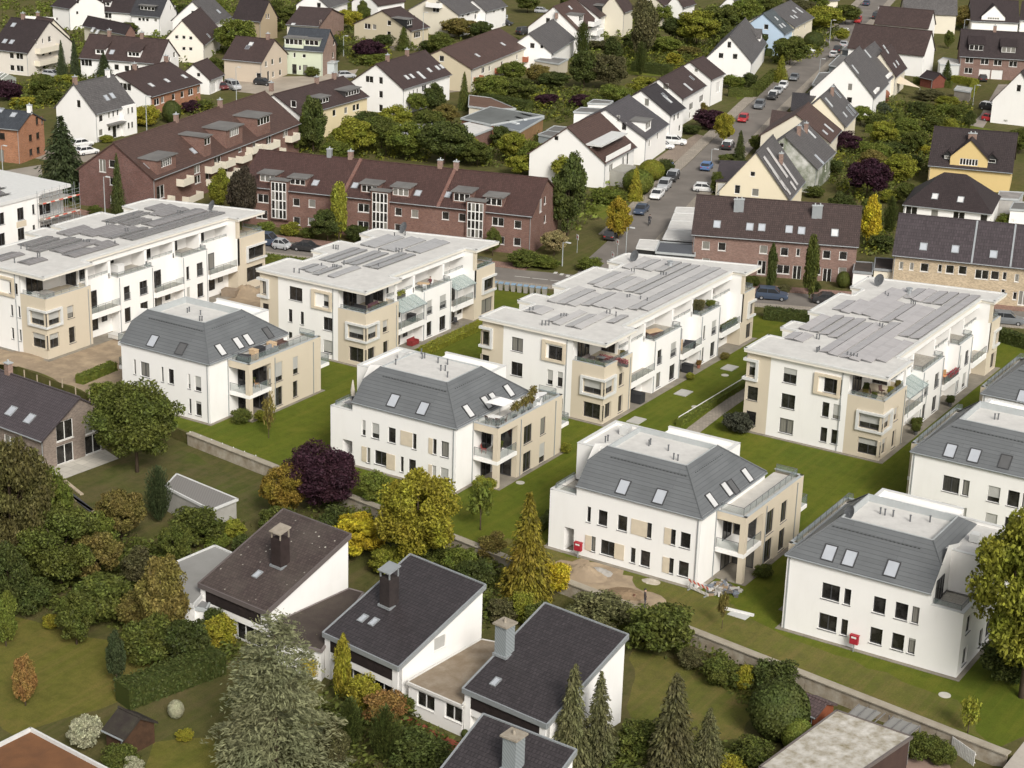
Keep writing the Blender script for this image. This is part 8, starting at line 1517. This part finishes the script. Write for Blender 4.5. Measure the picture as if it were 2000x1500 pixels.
 ('bush',98,202,172,56,'g','dark bush left of the grey-brown roofed gable'),
 ('round',462,108,36,92,'m','bushy green tree in front of the ochre gable'),
 ('round',682,60,16,58,'v','yellow-green tree right of the pink brick gables, top'),
 ('tall',710,48,2,34,'g','narrow green tree at the top edge behind the yellow-green tree'),
 ('cone',788,98,53,40,'g','dark cone-shaped tree before the beige house with wood panel'),
 ('bush',722,118,70,72,'p','dark purple hedge-like shrub beside the pink brick gable'),
 ('bush',748,95,62,50,'d','dark clipped shrub next to the purple one'),
 ('bush',735,125,103,70,'m','green shrubs below the dark purple one'),
 ('round',876,42,4,60,'n','dark brownish tree at the top edge before the white flats'),
 ('round',896,75,34,84,'k','olive tree before the white flats at the top'),
 ('bush',838,100,75,40,'d','dark bush at the timber balcony of the beige house'),
 ('ball',336,240,196,36,'d','dark egg-shaped clipped conifer by the brick-front house'),
 ('bush',284,245,200,62,'v','yellow-green hedge shrub beside the white stair-bay house'),
 ('bush',374,220,193,40,'p','purple shrub before the brick-front house'),
 ('bush',398,215,192,34,'g','green shrub right of the purple one at the brick front'),
 ('bush',208,278,262,30,'l','small light bush at the corner of the white stair-bay house'),
 ('bush',530,60,38,50,'g','green bushes below the ochre gable'),
 ('bush',625,60,40,40,'d','dark bush behind the pink brick gable'),
 ('bush',270,60,42,40,'g','dark green shrub by the wide-dormered white house'),
 ('bush',340,55,40,26,'d','dark shrub at the five-windowed cream gable'),
 ('bush',380,115,95,50,'m','hedge shrub below the five-windowed cream gable'),
 ('round',1030,25,-10,50,'g','dark tree at the top edge before the brown-roofed white gable'),
 # right side
 ('round',1542,128,68,78,'g','dark green tree hiding the base of the light blue house'),
 ('cone',1524,160,108,36,'l','yellow-green slim tree by the long street hedge'),
 ('ball',1588,95,62,40,'d','dark round clipped tree by the cream duplex'),
 ('round',1644,82,54,30,'l','small street tree at the upper end of the road'),
 ('round',1608,62,10,84,'l','light tree beyond the cream duplex at the top'),
 ('round',1650,48,8,62,'g','green tree left of the road at the top'),
 ('round',1560,40,-6,70,'n','brown-green tree at the top edge behind the cream duplex'),
 ('round',1505,40,-10,60,'g','dark tree at the top edge behind the blue gable'),
 ('bush',1432,172,142,50,'m','shrub before the grey-roofed gable with cross gable'),
 ('bush',1462,170,138,36,'d','dark shrub beside the dark-tiled cross gable'),
 ('bush',1386,252,208,70,'p','purple shrub at the street end of the white row'),
 ('round',1413,285,218,46,'v','yellow-green street tree before the white row'),
 ('bush',1350,262,240,40,'d','dark shrub by the garage yard of the slate-roofed house'),
 ('bush',1365,220,195,36,'k','olive bush at the last garage of the white row'),
 ('cone',1443,322,256,36,'d','dark pointed conifer right of the street'),
 ('bush',1425,320,298,50,'g','low green shrub left of the dark pointed conifer'),
 ('bush',1398,378,325,26,'g','slim hedge bush beside the pan-tiled lean-to'),
 ('round',1648,298,255,66,'p','small purple tree before the plain red-brown tile roof'),
 ('round',1692,388,308,96,(.045,.016,.026),'big dark purple tree right of the solar-roof house'),
 ('round',1752,360,300,76,'l','light green tree right of the big dark purple tree'),
 ('round',1715,318,278,56,'m','green tree behind the big dark purple tree'),
 ('round',1590,335,300,46,'g','green shrub tree hiding the foot of the ivy gable'),
 ('round',1625,345,308,50,'d','dark shrub tree between ivy gable and purple tree'),
 ('bush',1790,232,192,38,'d','round dark bush in the long back gardens, leftmost of four'),
 ('bush',1814,230,198,34,'g','round dark bush in the long back gardens, second of four'),
 ('bush',1842,228,198,36,'m','round green bush in the long back gardens, third of four'),
 ('bush',1872,235,198,38,'g','round dark bush in the long back gardens, nearest the driveway'),
 ('bush',1850,210,183,50,'l','light shrub behind the four round bushes'),
 ('bush',1815,195,172,60,'n','brownish shrub in the back gardens below the red shed'),
 ('bush',1722,222,198,44,(.09,.11,.06),'bluish-green shrub before the clipped apron gable'),
 ('bush',1708,250,220,44,'g','dark shrub below the clipped apron gable'),
 ('thuja',1750,255,225,16,'g','small clipped thuja column on the patio right of the gables'),
 ('bush',1770,265,225,60,'m','green shrub in the back garden by the thuja column'),
 ('bush',1825,260,222,46,'g','shrub on the small back lawn, middle right'),
 ('bush',1850,262,225,40,'l','light bush on the small back lawn'),
 ('tall',1893,250,215,28,'d','small dark tree beside the driveway to the red car'),
 ('cone',1848,158,118,30,'d','dark spruce behind the small red-brown garden house'),
 ('tall',1852,95,58,24,'g','dark narrow tree at the end of the white house with terrace'),
 ('round',1880,60,10,40,'k','small olive tree at the top right between the houses'),
 ('bush',1730,275,250,60,'g','green bush row below the patio, middle right'),
 ('bush',1745,300,275,70,'d','dark bush left of the yellow cross-gable house'),
 ('bush',1690,300,275,50,'m','green bush right of the small purple tree'),
 ('bush',1808,300,280,40,'v','yellow-green bush left of the yellow cross-gable roof'),
 ('bush',1962,240,222,26,'d','dark bush beside the red parked car'),
 ('col',1698,478,378,50,'y','bright yellow tree between the two townhouse rows'),
 ('thuja',1736,460,384,26,'d','dark thuja column between the two townhouse rows'),
 ('bush',1722,490,455,56,'d','dark bush below the bright yellow tree'),
 ('round',1805,425,386,40,'l','light green tree before the hipped white house'),
 ('bush',1968,440,412,42,'m','green bush at the right end of the hipped white house'),
 ('round',1790,60,35,30,'m','small green tree at the stair-panel house roof'),
 ('col',1450,530,448,36,'d','slim street tree at the left of the brick townhouses'),
 ('col',1505,570,474,28,'d','slim street tree before the second townhouse door'),
 ('col',1580,585,454,40,'g','slim street tree with whitish stem before the brick townhouses'),
 ('col',1798,560,473,34,'g','slim street tree before the tan townhouses'),
 ('ball',1646,562,530,28,'g','round bush at the right end of the brick townhouses'),
 ('bush',1590,572,545,26,'d','dark bush between the white front doors'),
 ('ball',1968,585,570,18,'m','small clipped ball on the hedge before the tan townhouses'),
 ('bush',1470,560,535,30,'g','front-garden bush at the left brick townhouse'),
 ('bush',1530,575,552,30,'n','reddish front-garden bush at the brick townhouses'),
('round',60,1110,960,120,'d','dark tree between the drooping tree and the broad dark tree'),
 ('round',175,1100,1000,110,'m','mid-green tree right of the broad dark tree'),
 ('bush',545,1040,985,80,'g','dark shrub left of the lichen-roofed house ridge'),
 ('bush',480,1085,1040,60,'d','dark shrub at the white edge of the grey flat wing'),
 ('bush',1250,1480,1400,100,'g','dark green shrub between the two groups of brownish conifers'),
 ('bush',1050,1230,1170,60,'g','dark shrub beside the black roof with zinc chimney'),
 ('bush',900,1130,1060,80,'m','green shrub under the golden maple'),
 ('bush',845,1110,1060,70,'g','dark shrub at the trunk of the golden maple'),
 ('tall',655,1500,1410,70,'n','brownish bush behind the blue-grey cedar'),
 ('bush',610,1320,1270,50,'y','yellow shrub between cedar and hooded-chimney house'),
 ('bush',420,1240,1175,60,'d','dark shrub under the garden balcony block'),
 ('bush',265,1230,1150,80,'k','olive shrub left of the olive-yellow tree'),
]: T(*a)
for a in [
 ([(240, 1378), (428, 1308)], 2.2, 1.9, 'd', 'long dark clipped hedge between the left lawn and the curved-roof hut'),
 ([(1325, 833), (1458, 752)], .7, .8, 'm', 'low young hedge along the gravel path between two white blocks'),
 ([(828, 690), (945, 636)], 1.6, .7, 'l', 'grassy bright hedge strip beside the glass-canopy block'),
 ([(1492, 622), (1592, 634)], 1.4, 1.6, 'd', 'dark trimmed hedge behind the mauve-panel block, left part'),
 ([(1935, 660), (2010, 682)], 1.4, 1.6, 'd', 'dark trimmed hedge behind the mauve-panel block, at right edge'),
 ([(508, 512), (612, 524)], 1.2, 1.2, 'm', 'trimmed street hedge between the dark-panel and glass-canopy blocks'),
 ([(1236, 138), (1310, 148)], 2.0, 2.2, 'd', 'long dark garden hedge below the tall birch'),
 ([(1422, 188), (1470, 190), (1512, 152)], 1.6, 1.8, 'g', 'long street hedge before the white cross-gable house'),
 ([(1692, 258), (1745, 266), (1800, 285)], 1.4, 1.5, 'm', 'green hedge below the patios, middle right'),
 ([(1785, 162), (1858, 172)], 1.2, 1.4, 'g', 'garden hedge beside the small red-brown garden house'),
 ([(1860, 160), (1905, 168), (1895, 190)], 1.4, 1.5, 'l', 'yellow-green hedge turning beside the dark brick house drive'),
 ([(1882, 52), (2010, 62)], 1.6, 2.4, 'd', 'tall dark hedge before the small hipped bay, top right'),
 ([(1640, 230), (1650, 245)], 1.2, 1.4, 'd', 'short dark hedge at the white clipped gable foot'),
 ([(1955, 578), (1995, 586)], 3.0, 1.7, 'd', 'dark hedge block before the tan townhouses'),
 ([(1500, 110), (1530, 80)], 1.4, 1.6, 'd', 'dark hedge at the garage of the light blue house'),
 ([(155, 750), (222, 722)], 1.2, 1.0, 'm', 'low hedge beside the sand left of the first villa'),
 ([(1050, 1040), (1090, 1002)], .9, .9, 'g', 'low dark hedge at the left corner of the rubble villa'),
 ([(940, 205), (1035, 222)], 2.2, 2.4, 'd', 'big dark hedge above the grey felt hall'),
]: hedge(*a)
under('undergrowth', 'mixed low shrubs and weeds filling the lower left gardens', [[(0, 1000), (95, 980), (260, 1060), (400, 1090), (340, 1180), (330, 1290), (200, 1215), (90, 1205), (0, 1190)], [(330, 1000), (480, 1030), (600, 1000), (660, 1060), (540, 990), (430, 1060)], [(300, 1290), (420, 1200), (470, 1290), (420, 1310)], [(620, 1380), (720, 1330), (900, 1480), (700, 1560)], [(600, 960), (720, 960), (860, 1060), (960, 1090), (1000, 1160), (940, 1230), (700, 1060)], [(1120, 1180), (1240, 1220), (1330, 1260), (1500, 1340), (1560, 1400), (1480, 1390), (1330, 1290), (1240, 1260)], [(1200, 1440), (1480, 1470), (1480, 1560), (1180, 1560)]], 30000, 1.5, 'g', .15)
GP = [[(920, 160), (1230, 190), (1300, 150), (1270, 230), (1180, 200), (1100, 240), (930, 230)], [(1160, 130), (1420, 140), (1480, 90), (1300, 90), (1180, 110)], [(1640, 200), (1900, 210), (1880, 290), (1750, 370), (1660, 400), (1600, 340), (1660, 280), (1760, 270)], [(560, 300), (1050, 330), (1080, 280), (980, 250), (780, 250), (600, 270)], [(1470, 70), (1540, 30), (1640, 60), (1600, 110), (1520, 130)], [(640, 60), (760, 50), (760, 130), (690, 130)], [(260, 245), (420, 220), (400, 200), (270, 215)], [(20, 170), (150, 150), (230, 150), (110, 210), (20, 215)], [(1690, 430), (1740, 420), (1740, 500), (1690, 500)]]
under('undergrowth', 'dark mixed garden shrubs between the houses of the far streets', GP, 52000, 2.2, 'g', .2)
under('undergrowth', 'yellow-green mixed garden plants between the houses of the far streets', GP, 26000, 1.7, 'l', .17, 9)
under('undergrowth', 'olive hedges and beds running between the furthest houses', [[(0, -10), (700, -10), (700, 40), (560, 60), (420, 110), (330, 150), (210, 160), (0, 140)], [(1060, 80), (1230, 40), (1480, 0), (1500, 60), (1300, 120), (1160, 150)], [(1760, 20), (2000, 30), (2000, 60), (1760, 50)], [(760, 20), (940, 60), (900, 120), (760, 90)], [(1130, 470), (1190, 400), (1230, 390), (1160, 300), (1090, 330)]], 44000, 1.8, 'm', .24, 5)
for a in [('round',118,40,10,46,'g','dark tree between the two top left white houses'),('round',165,42,12,30,'m','small tree beside the red-flowered dormer house'),('round',360,40,5,40,'d','dark tree behind the grey-roofed gable at the top edge'),('round',430,38,-2,34,'m','light tree at the top edge between two gables'),('round',540,30,0,40,'g','tree behind the ochre gable at the top edge'),('bush',610,150,128,30,'g','shrub at the corner of the green house yard'),('round',805,70,30,34,'g','small dark tree left of the tall lamp post'),('round',1110,20,-15,40,'g','dark tree at the top edge behind the white gable'),('round',1290,50,5,56,'m','bushy tree beside the tall brownish birch'),('round',1330,40,-10,48,'l','light tree at the top edge right of the birch'),('round',1475,70,30,40,'d','dark tree left of the light blue gable'),('round',1595,30,-10,44,'m','green tree at the top edge left of the road'),('round',1745,60,40,26,'k','olive tree beside the black van'),('round',1700,420,385,40,'g','dark tree behind the bright yellow tree'),('bush',1590,385,360,44,'g','dark shrub at the foot of the solar-roof house'),('round',1640,420,375,60,'d','dark tree behind the brick townhouse roof'),('round',1770,400,355,44,'g','green tree left of the hipped white house'),('round',1990,300,250,60,'g','dark tree at the right edge by the steep gable'),('bush',1955,345,318,40,'m','green bush at the right end of the yellow-gable house'),('bush',1735,395,368,50,'l','bright shrub under the big dark purple tree'),('round',1480,300,262,40,'g','dark tree between the lean-to and the ivy gable'),
 ('round',95,1085,905,120,'m','tall leafy tree between drooping tree and terrace planks'),('round',190,1150,1030,100,'k','olive tree above the left lawn corner'),('round',20,1200,1060,90,'d','dark tree at the left edge below the drooping tree'),('round',345,1110,1020,70,'g','dark tree below the ribbed shed roof'),
 ('round',600,285,218,60,'m','light tree behind the birch-like dark tree'),('round',720,278,215,70,'d','dark tree at the back of the middle belt, left'),('round',775,268,205,80,'l','yellow-green tree at the back of the middle belt'),('round',835,270,212,70,'g','dark tree at the back of the middle belt, right'),('round',980,290,245,50,'d','dark tree between the two low halls'),('round',1020,345,300,70,'l','light tree low at the roof-balcony gable'),('round',905,310,258,60,'l','light tree before the white-roofed annexe'),
 ('round',1000,165,118,60,'m','green tree behind the bank of dark trees'),('round',1050,165,125,60,'k','olive tree at the beige garage'),('round',1225,215,170,60,'m','green tree right behind the slate-roofed house'),('round',1160,225,185,50,'g','dark tree behind the white box extensions'),
 ('round',1680,245,205,50,'m','green tree at the foot of the white clipped gable'),('round',1725,285,235,60,'l','light tree in the back gardens by the patio'),('round',1785,300,252,56,'g','dark tree before the dark-roofed yellow gable'),('round',1700,340,292,60,'k','olive tree right of the small purple tree'),('round',1770,340,300,60,'d','dark tree at the left end of the yellow cross-gable house'),('round',1840,290,255,40,'m','green tree above the yellow cross-gable ridge'),
 ('tall',232,140,95,36,'d','dark tree behind the long white dormered house'),('round',300,165,128,50,'g','tree between the long dormered house and the white garage'),('round',420,150,112,44,'g','dark tree before the beige-pink house end'),('round',250,75,42,44,'g','dark tree behind the white verge house'),('round',560,45,10,50,'g','dark tree left of the pink brick gable'),('tall',655,120,68,40,'d','dark tall tree at the pink brick gable corner'),('round',775,60,18,50,'d','dark tree behind the dark purple shrub'),('round',860,110,62,56,'g','dark tree between beige wood-panel house and balcony apartments'),('round',940,80,40,50,'d','dark tree before the parked cars at the top'),('round',1000,110,70,40,'g','dark tree at the end of the balcony apartments'),('tall',1195,130,72,52,'d','tall dark tree left of the brownish birch'),('round',1320,85,30,70,'d','dark tree between birch and light green tree'),('round',1430,100,50,60,'g','dark tree behind the white cross-gable house'),('round',1480,110,60,40,'d','dark tree at the left eave of the light blue house')]: T(*a)
# ---------------------------------------------------------------- camera, sky, sun
cam = bpy.data.cameras.new('Camera'); co = bpy.data.objects.new('Camera', cam); COL.objects.link(co)
cam.sensor_width = 36; cam.lens = FPX/2000*36; cam.clip_end = 5000; cam.clip_start = 1
m = Matrix.Identity(4)
for i in range(3): m[i][0] = CR[i]; m[i][1] = -CD[i]; m[i][2] = -CF[i]; m[i][3] = CAMP[i]
co.matrix_world = m; SC.camera = co
w = bpy.data.worlds.new('World'); SC.world = w; w.use_nodes = True
nt = w.node_tree; bg = nt.nodes['Background']; sk = nt.nodes.new('ShaderNodeTexSky'); sk.sky_type = 'NISHITA'; sk.sun_disc = False
SUN_EL, SUN_AZ = radians(38), radians(128)      # azimuth clockwise from +Y
sk.sun_elevation = SUN_EL; sk.sun_rotation = SUN_AZ; sk.air_density = 1.0; sk.dust_density = 6.0; sk.ozone_density = 1.0
hs = nt.nodes.new('ShaderNodeHueSaturation'); hs.inputs['Saturation'].default_value = .18
nt.links.new(sk.outputs[0], hs.inputs['Color']); nt.links.new(hs.outputs[0], bg.inputs['Color']); bg.inputs['Strength'].default_value = .10
sl = bpy.data.lights.new('Sun', 'SUN'); sl.energy = 1.95; sl.angle = radians(16); sl.color = (1, .95, .87)
so = bpy.data.objects.new('Sun', sl); COL.objects.link(so)
d = Vector((sin(SUN_AZ)*cos(SUN_EL), cos(SUN_AZ)*cos(SUN_EL), sin(SUN_EL)))
so.rotation_euler = d.to_track_quat('Z', 'Y').to_euler(); so.location = d*300
vs = SC.view_settings; vs.view_transform = 'Standard'; vs.look = 'None'; vs.exposure = 0.38; vs.gamma = 1.0
